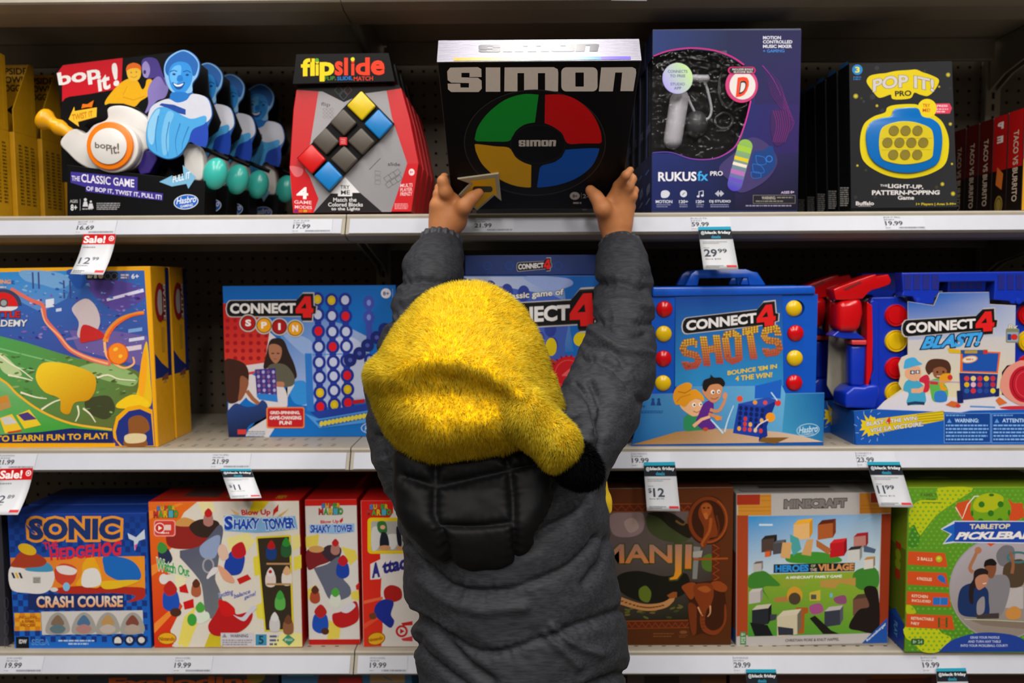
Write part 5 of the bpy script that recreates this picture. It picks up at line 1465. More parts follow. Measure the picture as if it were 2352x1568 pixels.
    for x,y,rr,c in ((875,1052,7,'#e04a2c'),(985,1078,5,'#e0942c'),(1058,1080,5,'#d84a4c'),(1150,1082,7,'#d8302c'),(1095,1185,11,'#e8941c')): P.ell(*e9(x,y),rr,rr,c,16)
    P.line(c9([(765,1290),(790,1200),(830,1100)]),4,'#b8d4e8',2,sm=3); P.line(c9([(665,1200),(720,1260),(755,1300)]),3,'#b8d4e8',5,sm=3); P.line(c9([(980,1290),(1010,1240),(1080,1200)]),3.4,'#d8c8c8',3,sm=3); P.line(c9([(1100,1005),(1145,1065)]),3,'#b8d4e8',3)
    P.part = 'brand_mark'
    P.ring(*e9(1366,1277),26.5,15,1.6,'#a8cce4',26,-6); P.text('Hasbro',c9([(1300,1258),(1436,1238),(1436,1290),(1300,1300)]),'#b8d6ea',0.04,shear=.2); P.text('GAMING',c9([(1318,1300),(1410,1294),(1410,1312),(1318,1318)]),'#a8cce4',0.02)
    P.part = 'small_print'
    P.text('8+',c9([(150,1092),(195,1090),(195,1124),(150,1126)]),'#0d3f7c',0.04); P.lines_of_text(*e9(150,1138),e9(325,0)[0],2,3.6,2,'#0d3f7c',4)
    for x in (250,292): P.ell(*e9(x,1058),3.6,3.6,'#123f7c',10); P.poly(c9([(x - 18,1100),(x - 9,1068),(x + 9,1068),(x + 18,1100)]),'#123f7c')
    P.build(lo)
    return C
SHOT = make_shots()
c = copy_tree(SHOT.root); c.location.y += 0.085; c['label'] = 'blue carry-case game standing behind the one with the red and yellow balls'

# ---------------------------------------------------------------- big blue blaster game
def cA(pts): return [(1860 + x / 3.2663,600 + y / 3.2663) for x,y in pts]
def eA(x,y): return (1860 + x / 3.2663,600 + y / 3.2663)
def make_blast():
    C = Carton('blaster_game','big blue game set with a red toy blaster at its left, front one','game set',(2200,1022),Z_MID,0.012,group='blue blaster game sets')
    r = C.root
    XR = 2680
    # lower carton with a printed front
    low = C.extr(cA([(330,1122),(500,1110),(1140,1135),(1210,1120),(1620,1112)]) + [(XR,938),(XR,1022)] + cA([(345,1375)]),0.0,0.004,M_BLUEBOX,'tray_front',bevel=0.0004)
    for v in low.data.vertices:
        if v.co.z < 0.02: v.co.z = 0.0
    q = C.outline([eA(332,1130),(XR,945),(XR,1022),eA(345,1375)]); zt = q[0][1]; xl = (q[0][0] + q[3][0]) / 2; xr = q[1][0]
    bm = bmesh.new(); add_box(bm,xl,xr,0.0042,0.115,0.0,zt); bm_obj('tray',bm,M_BLUEBOX,r,bevel=0.0006)
    # card backing with cut corner at the left, printed front panel
    bk = C.extr(cA([(155,310),(520,270),(1620,270)]) + [(XR,680),(XR,940)] + cA([(240,1130),(130,930)]),0.085,0.088,mat('pale_card','#9a9484',0.5),'card_backing',bevel=0.0005)
    # plastic frame columns with red and yellow discs
    col = C.extr(cA([(468,270),(700,265),(745,330),(745,1060),(560,1075),(500,1110),(450,1110),(455,300)]),0.030,0.046,M_BPD,'disc_column',bevel=0.002)
    C.extr(cA([(1520,265),(1900,265),(1900,1080),(1520,1060)]),0.030,0.046,M_BPD,'disc_column',off=0.03,bevel=0.002)
    for xx,ys in ((645,((405,1),(598,0),(800,1),(985,0))),(1640,((400,1),(598,0),(780,1)))):
        for y,red in ys:
            m = M_RB if red else M_YB
            cx,cz = C.f(*eA(xx,y),0.028); k = 84 / 3.2663 / 1290
            bm = bmesh.new(); add_lathe(bm,[(k,0.0),(k,0.004),(k * .94,0.0055),(k * .86,0.004),(k * .80,0.004),(k * .74,0.006),(k * .3,0.0065)],30,Matrix.Translation((cx,0.0299,cz)) @ Matrix.Rotation(math.pi / 2,4,'X'))
            tag(bm_obj('disc',bm,m,r,smooth=True),'red disc' if red else 'yellow disc')
    # card panel in the middle
    pn = C.extr(cA([(735,300),(930,330),(970,235),(1345,230),(1350,320),(1545,330),(1540,770),(1480,780),(1440,830),(1440,1000),(1620,1060),(1620,1112),(1210,1120),(1140,1135),(500,1112),(560,1050),(690,960),(665,920),(680,860),(665,770),(690,720),(735,700)]),0.0045,0.006,mat('cream_card','#cfc3a4',0.45),'front_panel',bevel=0.0003)
    P = C.print('panel_print',off=0.0045)
    P.poly(cA([(736,302),(930,332),(971,237),(1344,232),(1349,322),(1543,332),(1540,560),(738,590)]),('g',eA(900,300),'#1c5cb4',eA(1000,600),'#b8bccc'))
    P.poly(cA([(738,590),(1540,560),(1538,770),(1478,780),(1440,830),(1440,1000),(1100,1040),(690,960),(667,920),(682,860),(667,772),(692,722),(737,700)]),('g',eA(1000,600),'#c0bcc0',eA(1000,1000),'#d4c6a0'))
    P.poly(cA([(560,1052),(700,975),(1100,1020),(1440,1002),(1618,1062),(1618,1110),(1210,1118),(1140,1133),(502,1110)]),'#cfcad2')
    P.part = 'cartoon_print'
    P.blob(cA([(700,960),(720,900),(780,880),(850,930),(865,990),(860,1065),(730,1070),(740,990)]),'#3f9cc0'); P.line(cA([(730,1070),(790,1060),(860,1066)]),7,'#1f3a5c')
    P.blob(cA([(715,820),(760,795),(820,790),(835,850),(800,895),(750,890),(715,860)]),'#d8a07c'); P.blob(cA([(705,780),(720,735),(780,720),(815,750),(842,770),(790,785),(710,805)]),'#3f9ed0'); P.rect(*eA(752,818),*eA(786,846),'#2a3a5a'); P.rect(*eA(792,816),*eA(824,842),'#2a3a5a'); P.ell(*eA(770,832),3,3,'#c8d0dc',10); P.ell(*eA(808,829),3,3,'#c8d0dc',10)
    P.line(cA([(760,970),(820,970),(880,940)]),10,'#d8a07c',12); P.blob(cA([(830,870),(880,850),(900,900),(890,970),(850,980),(860,920),(820,900)]),'#c0243c')
    P.blob(cA([(865,800),(890,745),(950,730),(1030,745),(1058,800),(1040,860),(1000,830),(920,830),(890,850)]),'#4a2a1c'); P.blob(cA([(925,810),(980,790),(1025,815),(1015,860),(970,880),(930,860)]),'#8a5638'); P.ell(*eA(955,830),2.4,2.4,'#1a100c',8); P.ell(*eA(1000,828),2.4,2.4,'#1a100c',8); P.line(cA([(950,860),(990,860)]),1.6,'#e4d8d0')
    P.blob(cA([(900,900),(960,880),(1010,920),(1035,970),(1020,1040),(930,1050),(905,980)]),'#5aa84c'); P.blob(cA([(940,980),(1010,975),(1025,1045),(940,1050)]),'#2f74c0'); P.blob(cA([(975,860),(1050,840),(1060,890),(1000,920),(1030,960),(980,960)]),'#d8941c'); P.ell(*eA(1050,870),6,6,'#c0302c',12); P.line(cA([(900,910),(960,915)]),7,'#b8303c')
    P.line(cA([(890,890),(960,900),(1130,905)]),1.4,'#b88ac8')
    P.part = 'game_frame_print'
    P.poly(cA([(1130,670),(1430,680),(1410,840),(1125,830)]),'#d8601c'); P.poly(cA([(1145,680),(1416,690),(1400,828),(1145,822)]),'#1a4ca4'); P.ell(*eA(1198,735),19,8.5,'#c8884c',20,-10); P.ell(*eA(1198,735),16,6.5,'#d8d0c4',20,-10); P.lines_of_text(*eA(1170,728),eA(1226,0)[0],1,3,4,'#c87a3c',1)
    P.poly(cA([(1120,835),(1408,845),(1392,1010),(1130,1040)]),'#1a2c74'); P.poly(cA([(1100,970),(1145,965),(1150,1060),(1105,1065)]),'#122058'); P.poly(cA([(1385,955),(1420,950),(1418,1010),(1388,1015)]),'#122058')
    for i in range(5):
        for j in range(3):
            c = ('#c83a3c','#d8c27c','#c02a3c','#d8b02c','#b8303c','#d0a81c','#d8a8c0','#a8304c','#2a4a8c','#b02a44','#2a5a9c','#c8303c','#2a4aa0','#23408c','#d8c02c')[i + 5 * j]
            P.ell(*eA(1175 + 49 * i,878 + 46 * j),6,6,c,14)
    P.poly(cA([(1015,1075),(1060,1045),(1105,1055),(1130,1085),(1080,1095)]),'#c8622c'); P.poly(cA([(1390,1040),(1420,1015),(1480,1060),(1420,1080)]),'#d0682c'); P.ell(*eA(1110,1082),6,4,'#c83a2c',12); P.ell(*eA(1560,1098),42,4.5,'#c42a34',24); P.line(cA([(1200,1088),(1280,1090),(1390,1095)]),4,'#5a8cc0')
    P.part = 'red_disc_print'
    P.blob(cA([(1440,860),(1500,780),(1620,760),(1620,1060),(1500,1040),(1430,960)]),'#d88a7c'); P.ell(*eA(1610,920),36,42,'#b8182c',30); P.ring(*eA(1615,920),31,37,2,'#7c0c1a',28); P.ring(*eA(1618,920),24,30,1.4,'#e04a54',28)
    four_logo(P,quadmap(eA(700,448),eA(1378,405),eA(1378,505),eA(700,560)))
    P.part = 'subtitle'
    P.text('BLAST!',cA([(848,566),(1295,528),(1284,632),(832,658)]),'#3a9ce0',0.09,shear=0.25,out='#12244a',outw=0.10)
    P.part = 'dart_print'
    P.poly(cA([(1030,650),(1130,664),(1130,690),(1045,686)]),'#d0a81c'); P.rect(*eA(1130,664),*eA(1300,692),'#2a4a7c'); P.rect(*eA(1160,668),*eA(1255,690),'#a88c3c'); P.rect(*eA(1300,662),*eA(1332,694),'#b8342c')
    P.text('8x',cA([(1488,470),(1560,470),(1560,510),(1488,510)]),'#c8c4bc',0.06,out='#4a4a3a',outw=.05); P.poly(cA(rounded_rect(1470,504,1570,610,10)),'#7a7c5c'); P.poly(cA(rounded_rect(1478,530,1562,602,6)),'#8a9cb0'); P.poly(cA([(1482,545),(1510,545),(1510,590),(1482,590)]),'#1a3a7c'); P.ell(*eA(1532,567),8,7,'#c02a24',16)
    P.build(pn)
    P = C.print('tray_print')
    P.poly(cA([(335,1128),(500,1116),(1140,1140),(1620,1118),(1620,1372),(348,1372)]),('g',eA(400,1150),'#1550a8',eA(1500,1360),'#1a5cb8'))
    P.part = 'burst_print'
    ctr = np.array(eA(455,1235)); pts = []
    for k in range(26):
        a = 2 * math.pi * k / 26 + .1; rr = (1.0 if k % 2 else .66) * (1 + .18 * math.sin(k * 2.3)); pts.append(tuple(ctr + np.array((math.cos(a) * 27 * rr,math.sin(a) * 27 * rr))))
    P.poly(cA([(500,1180),(1000,1118),(1010,1190),(480,1295)]),'#d4b818'); P.poly(pts,'#dcc01a')
    for k in range(4): P.line(cA([(800,1150 + 18 * k),(1008,1126 + 20 * k)]),1.4,'#8a7a14')
    P.text('BLAST 4 THE WIN:',cA([(425,1202),(808,1158),(808,1188),(425,1236)]),'#ddd8d8',0.06,out='#4a4430',outw=.05); P.text('VISE LA VICTOIRE:',cA([(450,1252),(850,1200),(850,1234),(450,1284)]),'#ddd8d8',0.06,out='#4a4430',outw=.05)
    P.text('4',cA([(572,1170),(604,1166),(604,1216),(572,1222)]),'#d02a1c',0.08)
    for k in range(12):
        a = 2 * math.pi * k / 12; P.line([tuple(ctr + np.array((math.cos(a),math.sin(a))) * 31),tuple(ctr + np.array((math.cos(a + .1),math.sin(a + .1))) * 38)],1.4,'#8aa8dc')
    P.part = 'warning_panel'
    for x0,s,w in ((1005,'WARNING:',180),(1362,'ATTENTION:',230)):
        P.poly(cA([(x0,1140),(x0 + 350,1136),(x0 + 350,1360),(x0,1362)]),'#6a9cd8'); P.poly(cA([(x0 + 4,1144),(x0 + 346,1140),(x0 + 346,1356),(x0 + 4,1358)]),'#123f8c')
        P.poly(cA([(x0 + 22,1210),(x0 + 40,1178),(x0 + 58,1210)]),'#5a94d8'); P.text(s,cA([(x0 + 80,1178),(x0 + 80 + w,1178),(x0 + 80 + w,1208),(x0 + 80,1208)]),'#a8ccf0',0.06)
        P.lines_of_text(*eA(x0 + 14,1150),eA(x0 + 170,0)[0],1,4,3,'#6a9cd8',3); P.lines_of_text(*eA(x0 + 14,1224),eA(x0 + 336,0)[0],5,8,3.6,'#7aace4',6 + x0)
    P.build(low)
    # handle rail across the top
    bm_pts = cA([(690,85),(1620,75)]) + [(XR,622),(XR,672)] + cA([(1620,300),(1545,318),(1510,320),(1500,300),(1380,290),(1390,150),(975,155),(970,235),(940,265),(930,320),(850,325),(800,320),(775,265),(690,262),(700,230)])
    hd = C.extr(bm_pts,0.008,0.040,M_BPD,'handle_rail',bevel=0.002)
    for k,x in enumerate((710,778,848,915,1412,1480,1548,1612)):
        C.extr(cA([(x,100),(x + 52,99),(x + 50,212),(x,213)]),0.0072,0.0085,mat('recess_blue','#08157c',0.5),'rail_recess',parent=hd,bevel=0.0)
    for x in (815,1565):
        a = C.f(*eA(x,297),0.008); bm = bmesh.new(); add_lathe(bm,[(0.0055,0),(0.0055,.002),(0.002,.0024)],14,Matrix.Translation((a[0],0.0075,a[1])) @ Matrix.Rotation(math.pi / 2,4,'X')); bm_obj('rail_screw',bm,M_BPD,hd)
    # blue moulded holder and the red blaster, muzzle up right
    C.extr(cA([(265,1050),(270,990),(330,940),(410,945),(440,930),(520,930),(525,990),(500,1108),(270,1100)]),0.012,0.075,M_BPD,'blaster_holder',bevel=0.004,segs=3,smooth=True)
    C.extr(cA([(308,630),(430,625),(415,940),(305,935)]),0.025,0.055,M_BPD,'blaster_grip',bevel=0.006,segs=3,smooth=True)
    C.extr(cA([(430,300),(470,330),(475,600),(470,820),(440,940),(425,935),(430,600)]),0.02,0.05,M_RB,'blaster_spine',bevel=0.003)
    C.extr(cA([(455,300),(475,290),(520,310),(520,940),(460,1000),(455,880),(475,820)]),0.026,0.05,M_BPD,'holder_rail',bevel=0.002)
    C.extr(cA([(165,560),(215,520),(350,530),(400,570),(420,585),(250,580)]),0.02,0.056,M_BPD,'blaster_collar',bevel=0.002)
    C.extr(cA([(315,592),(430,592),(428,628),(318,626)]),0.018,0.056,mat('pinkish_red_plastic','#c8383c',0.3),'blaster_band',bevel=0.002)
    C.extr(cA([(215,300),(400,270),(412,390),(380,530),(212,530)]),0.008,0.062,M_RB,'blaster_drum',bevel=0.012,segs=4,smooth=True)
    ba = C.extr(cA([(178,210),(300,160),(440,110),(500,96),(500,115),(590,96),(612,140),(605,170),(570,185),(510,205),(470,215),(440,235),(400,280),(300,290),(195,290)]),0.012,0.056,M_RB,'blaster_barrel',bevel=0.005,segs=3,smooth=True)
    C.extr(cA([(255,205),(380,150),(390,162),(268,218)]),0.0112,0.013,mat('dark_red_gap','#6c0408',0.5),'barrel_slot',parent=ba,bevel=0)
    return C
BLA = make_blast()
c = copy_tree(BLA.root); c.location.y += 0.122; c.location.x -= 0.022; c['label'] = 'big blue blaster game set standing behind the front one, its red blaster in shade'
# ================================================================ lower shelf
def cz(ox,oy,k):
    return (lambda pts: [(ox + x / k,oy + y / k) for x,y in pts]),(lambda x,y: (ox + x / k,oy + y / k))
M_COB = mat('cobalt_card','#12388c',0.4,noise=0.05)
def place_low(px0,px1,py,y=None):
    p = on_z((px0 + px1) / 2,py,Z_LOW)
    return p
# ---------------------------------------------------------------- blue chequered game box
cB,eB = cz(0,1060,3.0864)
def make_crash():
    C = Carton('game_box','cobalt blue chequered game box with orange outlined title, frontmost of its row','game box',None,0,origin=place_low(35,347,1488),group='cobalt blue chequered game boxes')
    r = C.root
    C.body(cB([(52,372),(1038,362),(1075,1318),(105,1325)]),0.058,M_COB,flat_bottom=True)
    P = C.print()
    P.poly(cB([(54,375),(1036,365),(1073,1316),(107,1323)]),('g',eB(500,380),'#15398c',eB(560,1320),'#1a64c0'))
    vs,fs = [],[]
    for i in range(26):
        for j in range(22):
            if (i + j) % 2 and not (6 <= j <= 11 and 1 <= i <= 24):
                x = 60 + 37.4 * i; y = 388 + 42.4 * j
                x0 = x + (y - 380) * .053 * (1 - 2 * 0) * (1 - i / 40.0); i0 = len(vs)
                if y > 1270 or x0 > 1020: continue
                vs += cB([(x0,y),(x0 + 36,y),(x0 + 37,y + 41),(x0 + 1,y + 41)]); fs.append((i0,i0 + 1,i0 + 2,i0 + 3))
    P.raw(vs,fs,'#16327c')
    P.part = 'scene_print'
    P.poly(cB([(75,680),(1026,668),(1030,905),(85,912)]),('g',eB(100,680),'#d8742c',eB(1000,900),'#e08a20'))
    P.blob(cB([(380,900),(560,880),(760,885),(1000,890),(1030,920),(1015,970),(900,995),(960,950),(800,930),(600,935),(420,930)]),'#a82a1c')
    # white pod at the left, plain coloured shapes standing in for the printed creatures
    P.blob(cB([(75,745),(220,770),(380,775),(370,880),(310,930),(200,930),(80,900)]),'#d6d2d0'); P.blob(cB([(190,750),(290,710),(350,720),(376,772),(280,780),(190,770)]),'#3f8cb4')
    for k in range(3): P.poly(cB([(80 + 26 * k,785),(96 + 26 * k,785),(112 + 26 * k,825),(96 + 26 * k,825)]),'#d8a820' if k % 2 else '#2a2a2c')
    P.rect(*eB(235,815),*eB(290,860),'#a8a4a2'); P.lines_of_text(*eB(240,825),eB(285,0)[0],3,4,2,'#6a6664',3)
    P.part = 'figure_print'
    P.blob(cB([(105,690),(150,640),(260,650),(330,700),(300,740),(180,750),(80,740)]),'#a03a24'); P.ell(*eB(195,620),22,12,'#d8ac20',22,20)
    P.blob(cB([(390,760),(450,720),(540,750),(530,840),(470,880),(400,840)]),'#c0402c'); P.blob(cB([(400,745),(470,735),(545,765),(520,800),(430,790)]),'#d8cfcc')
    P.blob(cB([(590,720),(650,660),(690,720),(720,800),(700,890),(590,880),(540,870),(580,800)]),'#dea01c'); P.blob(cB([(600,770),(690,760),(720,860),(640,890),(580,870)]),'#d8d4d0')
    P.blob(cB([(740,670),(880,680),(960,720),(1000,790),(980,840),(860,845),(760,800),(735,740)]),'#1c62b4'); P.blob(cB([(720,850),(820,840),(990,840),(860,890),(740,900)]),'#dcb020')
    P.ell(*eB(472,885),8,10,'#7ab4d8',16); P.ell(*eB(385,905),9,5,'#d0ccca',14)
    P.part = 'bird_print'
    P.poly(cB([(905,505),(965,535),(1025,478),(1030,545),(985,560),(955,630),(950,560),(915,545)]),'#c2ccd8'); P.poly(cB([(955,590),(975,580),(960,630)]),'#d83a8c')
    P.part = 'title'
    q = cB([(200,400),(858,400),(852,552),(208,556)])
    P.text('SONIC',q,'#1c3268',0.10,out='#e0902c',outw=0.13)
    P.part = 'subtitle'
    P.text('THE',cB([(302,570),(414,562),(414,618),(312,622)]),'#d0243c',0.07,shear=-.1)
    P.text('HEDGEHOG',cB([(352,620),(866,556),(856,664),(360,700)]),'#d0243c',0.07)
    P.part = 'lower_title'
    P.poly(cB([(200,935),(880,935),(880,1050),(200,1050)]),'#1a2a60')
    P.text('CRASH COURSE',cB([(258,952),(872,948),(872,1028),(262,1034)]),('g',eB(300,950),'#dcd4cc',eB(300,1030),'#e0954c'),0.07)
    P.part = 'window_print'
    P.poly(cB([(292,1062),(1012,1052),(1018,1216),(300,1226)]),'#c4c0bc')
    for x,c1_,c2_ in ((410,'#7a6450','#5a7078'),(595,'#4a6a8c','#a87a74'),(765,'#b08a54','#b4a8a0'),(940,'#7a4438','#a8988c')):
        P.blob(cB([(x - 80,1215),(x - 60,1110),(x,1066),(x + 60,1105),(x + 80,1208)]),'#9a9690'); P.blob(cB([(x - 48,1150),(x,1085),(x + 46,1140),(x + 20,1165)]),c1_); P.blob(cB([(x - 56,1180),(x,1150),(x + 56,1178),(x + 30,1212),(x - 30,1212)]),c2_)
    P.part = 'corner_panel'
    P.poly(cB([(102,1072),(290,1070),(296,1196),(108,1198)]),'#dc9c20')
    for i in range(5):
        for j in range(4):
            if (i + j) % 2: P.poly(cB([(103 + 37 * i,1072 + 31 * j),(140 + 37 * i,1072 + 31 * j),(140 + 37 * i,1103 + 31 * j),(103 + 37 * i,1103 + 31 * j)]),'#c87a1c')
    for s,y,w in (('INCLUDES',1092,130),('4 GAME',1120,90),('PIECES!',1148,104)): P.text(s,cB([(200 - w / 2,y),(200 + w / 2,y),(200 + w / 2,y + 20),(200 - w / 2,y + 20)]),'#9c4a14',0.06)
    P.part = 'brand_mark'
    P.poly(cB([(112,1240),(205,1240),(208,1320),(116,1321)]),'#12141c'); P.text('IDW',cB([(136,1258),(192,1258),(192,1288),(136,1288)]),'#c8c8cc',0.08)
    P.text('SEGA',cB([(226,1258),(350,1258),(350,1298),(226,1298)]),'#6aa0d8',0.06); P.text('SEGA',cB([(230,1262),(346,1262),(346,1294),(230,1294)]),'#1c5cb0',0.0)
    P.lines_of_text(*eB(415,1262),eB(728,0)[0],1,4,3.6,'#a8c0e0',5); P.lines_of_text(*eB(485,1284),eB(672,0)[0],1,4,3.6,'#a8c0e0',6)
    for x in (836,920,1004):
        P.ell(*eB(x,1264),12.5,13,'#16244c',22); P.ell(*eB(x,1262),7.5,7,'#d0ccc8',18)
    P.rect(*eB(812,1262),*eB(862,1284),'#d0ccc8'); P.line(cB([(920,1246),(920,1264),(930,1274)]),1.4,'#16244c')
    P.build(r)
    return C
CRA = make_crash()
for k,lab in ((1,'cobalt blue game box second in its row, only its dim top edge showing'),(2,'cobalt blue game box rearmost in its row, in deep shade')):
    c = copy_tree(CRA.root); c.location.y += 0.066 * k; c.location.z += 0.0; c['label'] = lab
# grey patterned box at the left edge
def make_grey():
    C = Carton('game_box','dark grey box with pale ring pattern cut off by the left picture edge','game box',None,0,origin=on_z(-60,1484,Z_LOW))
    q = C.outline([(-130,1175),(2,1175),(10,1484),(-130,1484)])
    bm = bmesh.new(); x1 = q[1][0]; add_box(bm,q[0][0],x1,0,0.08,0,q[0][1]); bm_obj('carton',bm,mat('charcoal_card','#2c2c34',0.5),C.root,bevel=0.001)
    S = C.side('side_print',x1,1)
    for k in range(4): S.ring(14,1385 + 30 * k,5,14,1.6,'#6a6a76',16)
    S.build(C.root)
make_grey()

# ---------------------------------------------------------------- wobbling tower game boxes
cC,eC = cz(320,1080,3.2125)
M_TOWER = mat('tower_red_card','#b81812',0.4,noise=0.06)
def word_colours(P,s,q,cols,bold=0.1,out='#3a2a1c'):
    n = len(s); TL,TR,BR,BL = (np.array(p,float) for p in q)
    for i,ch in enumerate(s):
        a,b = i / n + .01,(i + 1) / n - .01
        P.text(ch,[tuple(TL * (1 - a) + TR * a),tuple(TL * (1 - b) + TR * b),tuple(BL * (1 - b) + BR * b),tuple(BL * (1 - a) + BR * a)],cols[i],bold,out=out,outw=0.05)
SM = ('#3f78c8','#d8ac24','#c8342c','#3f9a3c','#d8ac24'); MR = ('#c0302c','#3f9a3c','#d8b024','#4aa0b4','#3f9a3c')
def burst(P,c,items):
    c = np.array(c,float)
    for a0,a1,rr,col in items:
        P.poly([tuple(c),tuple(c + rr * np.array((math.cos(math.radians(a0)),math.sin(math.radians(a0))))),tuple(c + rr * np.array((math.cos(math.radians(a1)),math.sin(math.radians(a1)))))],col)
def make_tower():
    C = Carton('game_box','red and yellow game box with blue tower title and window of small figures','game box',None,0,origin=place_low(355,698,1487))
    r = C.root
    C.body(cC([(66,230),(1180,222),(1205,1302),(112,1306)]),0.105,M_TOWER,flat_bottom=True)
    P = C.print()
    P.poly(cC([(68,233),(1178,225),(1203,1300),(114,1304)]),'#d8d0c4')
    # yellow and white rays
    for pts,c in (([(840,226),(960,226),(900,300),(800,330)],'#dcc21c'),([(430,231),(540,230),(560,300),(470,330)],'#e4d8a0'),([(640,500),(800,460),(860,520),(700,700)],'#e2d68c'),([(840,640),(900,620),(910,760),(850,780)],'#dccc3c'),([(850,1000),(930,960),(940,1100),(870,1090)],'#dcd04c'),([(1130,480),(1185,470),(1190,560),(1130,600)],'#e2d684'),([(1140,640),(1195,620),(1197,720),(1140,740)],'#e0d048'),([(330,1080),(420,1000),(460,1060),(360,1300),(280,1302)],'#dfd060'),([(520,1200),(640,1180),(620,1300),(480,1302)],'#c8b424'),([(1060,1190),(1200,1200),(1202,1300),(960,1302)],'#e4dc8c'),([(260,760),(350,790),(320,880),(270,860)],'#e0d8b0')):
        P.poly(cC(pts),c)
    P.poly(cC([(68,233),(428,231),(330,310),(270,420),(250,560),(170,640),(240,760),(160,780),(320,1000),(230,1180),(260,1302),(114,1304)]),('g',eC(200,300),'#e06a1c',eC(160,1200),'#cf2c14'))
    for pts in ([(72,300),(300,240),(330,245),(75,360)],[(90,700),(250,640),(200,700),(92,780)],[(110,1130),(280,980),(300,1000),(112,1200)]): P.poly(cC(pts),'#e88430')
    P.part = 'tower_print'
    P.blob(cC([(270,380),(400,370),(470,430),(560,430),(560,480),(440,560),(330,580),(220,560),(200,480),(260,440)]),'#8c2420'); P.blob(cC([(260,390),(330,345),(420,380),(380,410),(290,410)]),'#c8904c')
    P.blob(cC([(370,410),(450,360),(570,370),(590,420),(520,490),(420,480)]),'#34241f')
    P.poly(cC(smooth_open([(300,590),(440,560),(520,480),(590,400),(620,440),(600,560),(580,700),(560,800),(600,900),(620,1060),(500,1080),(470,900),(440,800),(300,640)],3)),('g',eC(350,560),'#55576c',eC(560,1000),'#6a6e74'))
    P.blob(cC([(450,560),(560,480),(600,500),(560,640),(470,640)]),'#8a9abc'); P.ring(*eC(510,700),14,18,4,'#9a9aa4',22)
    # printed figures as simple coloured shapes
    P.part = 'figure_print'
    def fig(x,y,s,cap,body,skin='#d8a07c',tilt=0):
        c,sn = math.cos(math.radians(tilt)),math.sin(math.radians(tilt))
        T = lambda pts: cC([(x + (u * c - v * sn) * s,y + (u * sn + v * c) * s) for u,v in pts])
        P.blob(T([(-30,0),(0,-14),(30,0),(36,60),(10,82),(-12,80),(-36,58)]),body)
        P.blob(T([(-28,-20),(2,-52),(30,-16),(16,10),(-14,12)]),cap)
    fig(510,330,1.0,'#b82020','#a8746a'); fig(175,590,1.3,'#3f8a3c','#28304c',tilt=-20); fig(725,620,1.9,'#b81c24','#1c3fa0',tilt=18); fig(230,900,1.7,'#b02420','#1c4cb0',tilt=-4); fig(420,850,1.0,'#5a2c1c','#a85a3c')
    fig(450,1030,1.2,'#4aa03c','#dcd8d4','#8ac05c')
    P.blob(cC([(640,560),(600,545),(580,600),(610,660),(660,640)]),'#d8b4a0'); P.poly(cC([(295,860),(345,835),(365,905),(300,895)]),'#c41818'); P.poly(cC([(325,970),(400,945),(405,1010),(335,1025)]),'#c41818'); P.poly(cC([(720,800),(800,765),(828,800),(740,840)]),'#c02018'); P.ell(*eC(270,1045),13,10,'#4a2c20',18); P.ell(*eC(180,800),10,12,'#d8d4d0',18)
    P.ell(*eC(390,1100),11,14,'#3a9a3c',18); P.blob(cC([(430,1080),(500,1040),(520,1090),(460,1120)]),'#d4e0cc')
    P.blob(cC([(510,1140),(560,1060),(620,960),(700,1010),(720,1060),(830,1040),(820,1120),(740,1190),(600,1220),(530,1200)]),'#b41a1c'); P.blob(cC([(690,1060),(760,1080),(830,1000),(870,1010),(820,1060),(770,1110)]),'#c8c8d4'); P.blob(cC([(590,950),(700,1010),(690,1070),(610,1060)]),'#cc1a1a')
    P.blob(cC([(500,780),(540,720),(580,715),(575,750),(530,780),(505,800)]),'#d4d0d0'); P.blob(cC([(580,700),(640,730),(700,800),(690,830),(620,800)]),'#d89c7c')
    P.part = 'slogan'
    P.text('Watch Out',cC([(128,640),(372,715),(372,785),(130,735)]),'#4aa050',0.07,out='#e4e8dc',outw=.07)
    P.text('Exciting',cC([(585,905),(690,870),(695,925),(590,945)]),'#5a5a9c',0.05,out='#d8d8e8',outw=.06); P.text('balance',cC([(700,910),(820,872),(820,905),(700,945)]),'#5a5a9c',0.05,out='#d8d8e8',outw=.06); P.text('game!',cC([(775,925),(860,885),(860,930),(775,960)]),'#5a5a9c',0.05,out='#d8d8e8',outw=.06)
    P.part = 'title'
    P.poly(cC([(990,290),(1028,248),(1025,300),(1008,310),(985,340)]),'#c0241c'); P.poly(cC([(1020,335),(1105,280),(1080,310),(1040,345)]),'#c8a468'); P.poly(cC([(670,280),(740,320),(720,345)]),'#d8b078')
    P.text('Blow Up',cC([(750,290),(968,285),(968,338),(760,342)]),'#c8283c',0.08)
    P.poly(cC([(622,335),(690,325),(880,350),(1150,335),(1168,430),(950,455),(860,460),(630,445)]),'#7aa8d4')
    P.text('S',cC([(628,335),(692,335),(692,435),(628,440)]),'#1a3fa8',0.10,out='#c8dcf0',outw=.08)
    P.text('HAKY',cC([(700,360),(890,352),(880,430),(698,432)]),'#1c4ab0',0.09,out='#c8dcf0',outw=.08)
    P.text('TOWER',cC([(910,355),(1148,345),(1152,425),(925,440)]),'#1c4ab0',0.09,out='#c8dcf0',outw=.08)
    P.part = 'brand_mark'
    word_colours(P,'SUPER',cC([(128,262),(270,258),(270,296),(128,296)]),SM,out='#2a4a2c'); word_colours(P,'MARIO',cC([(104,298),(290,292),(290,345),(104,348)]),MR)
    P.part = 'video_panel'
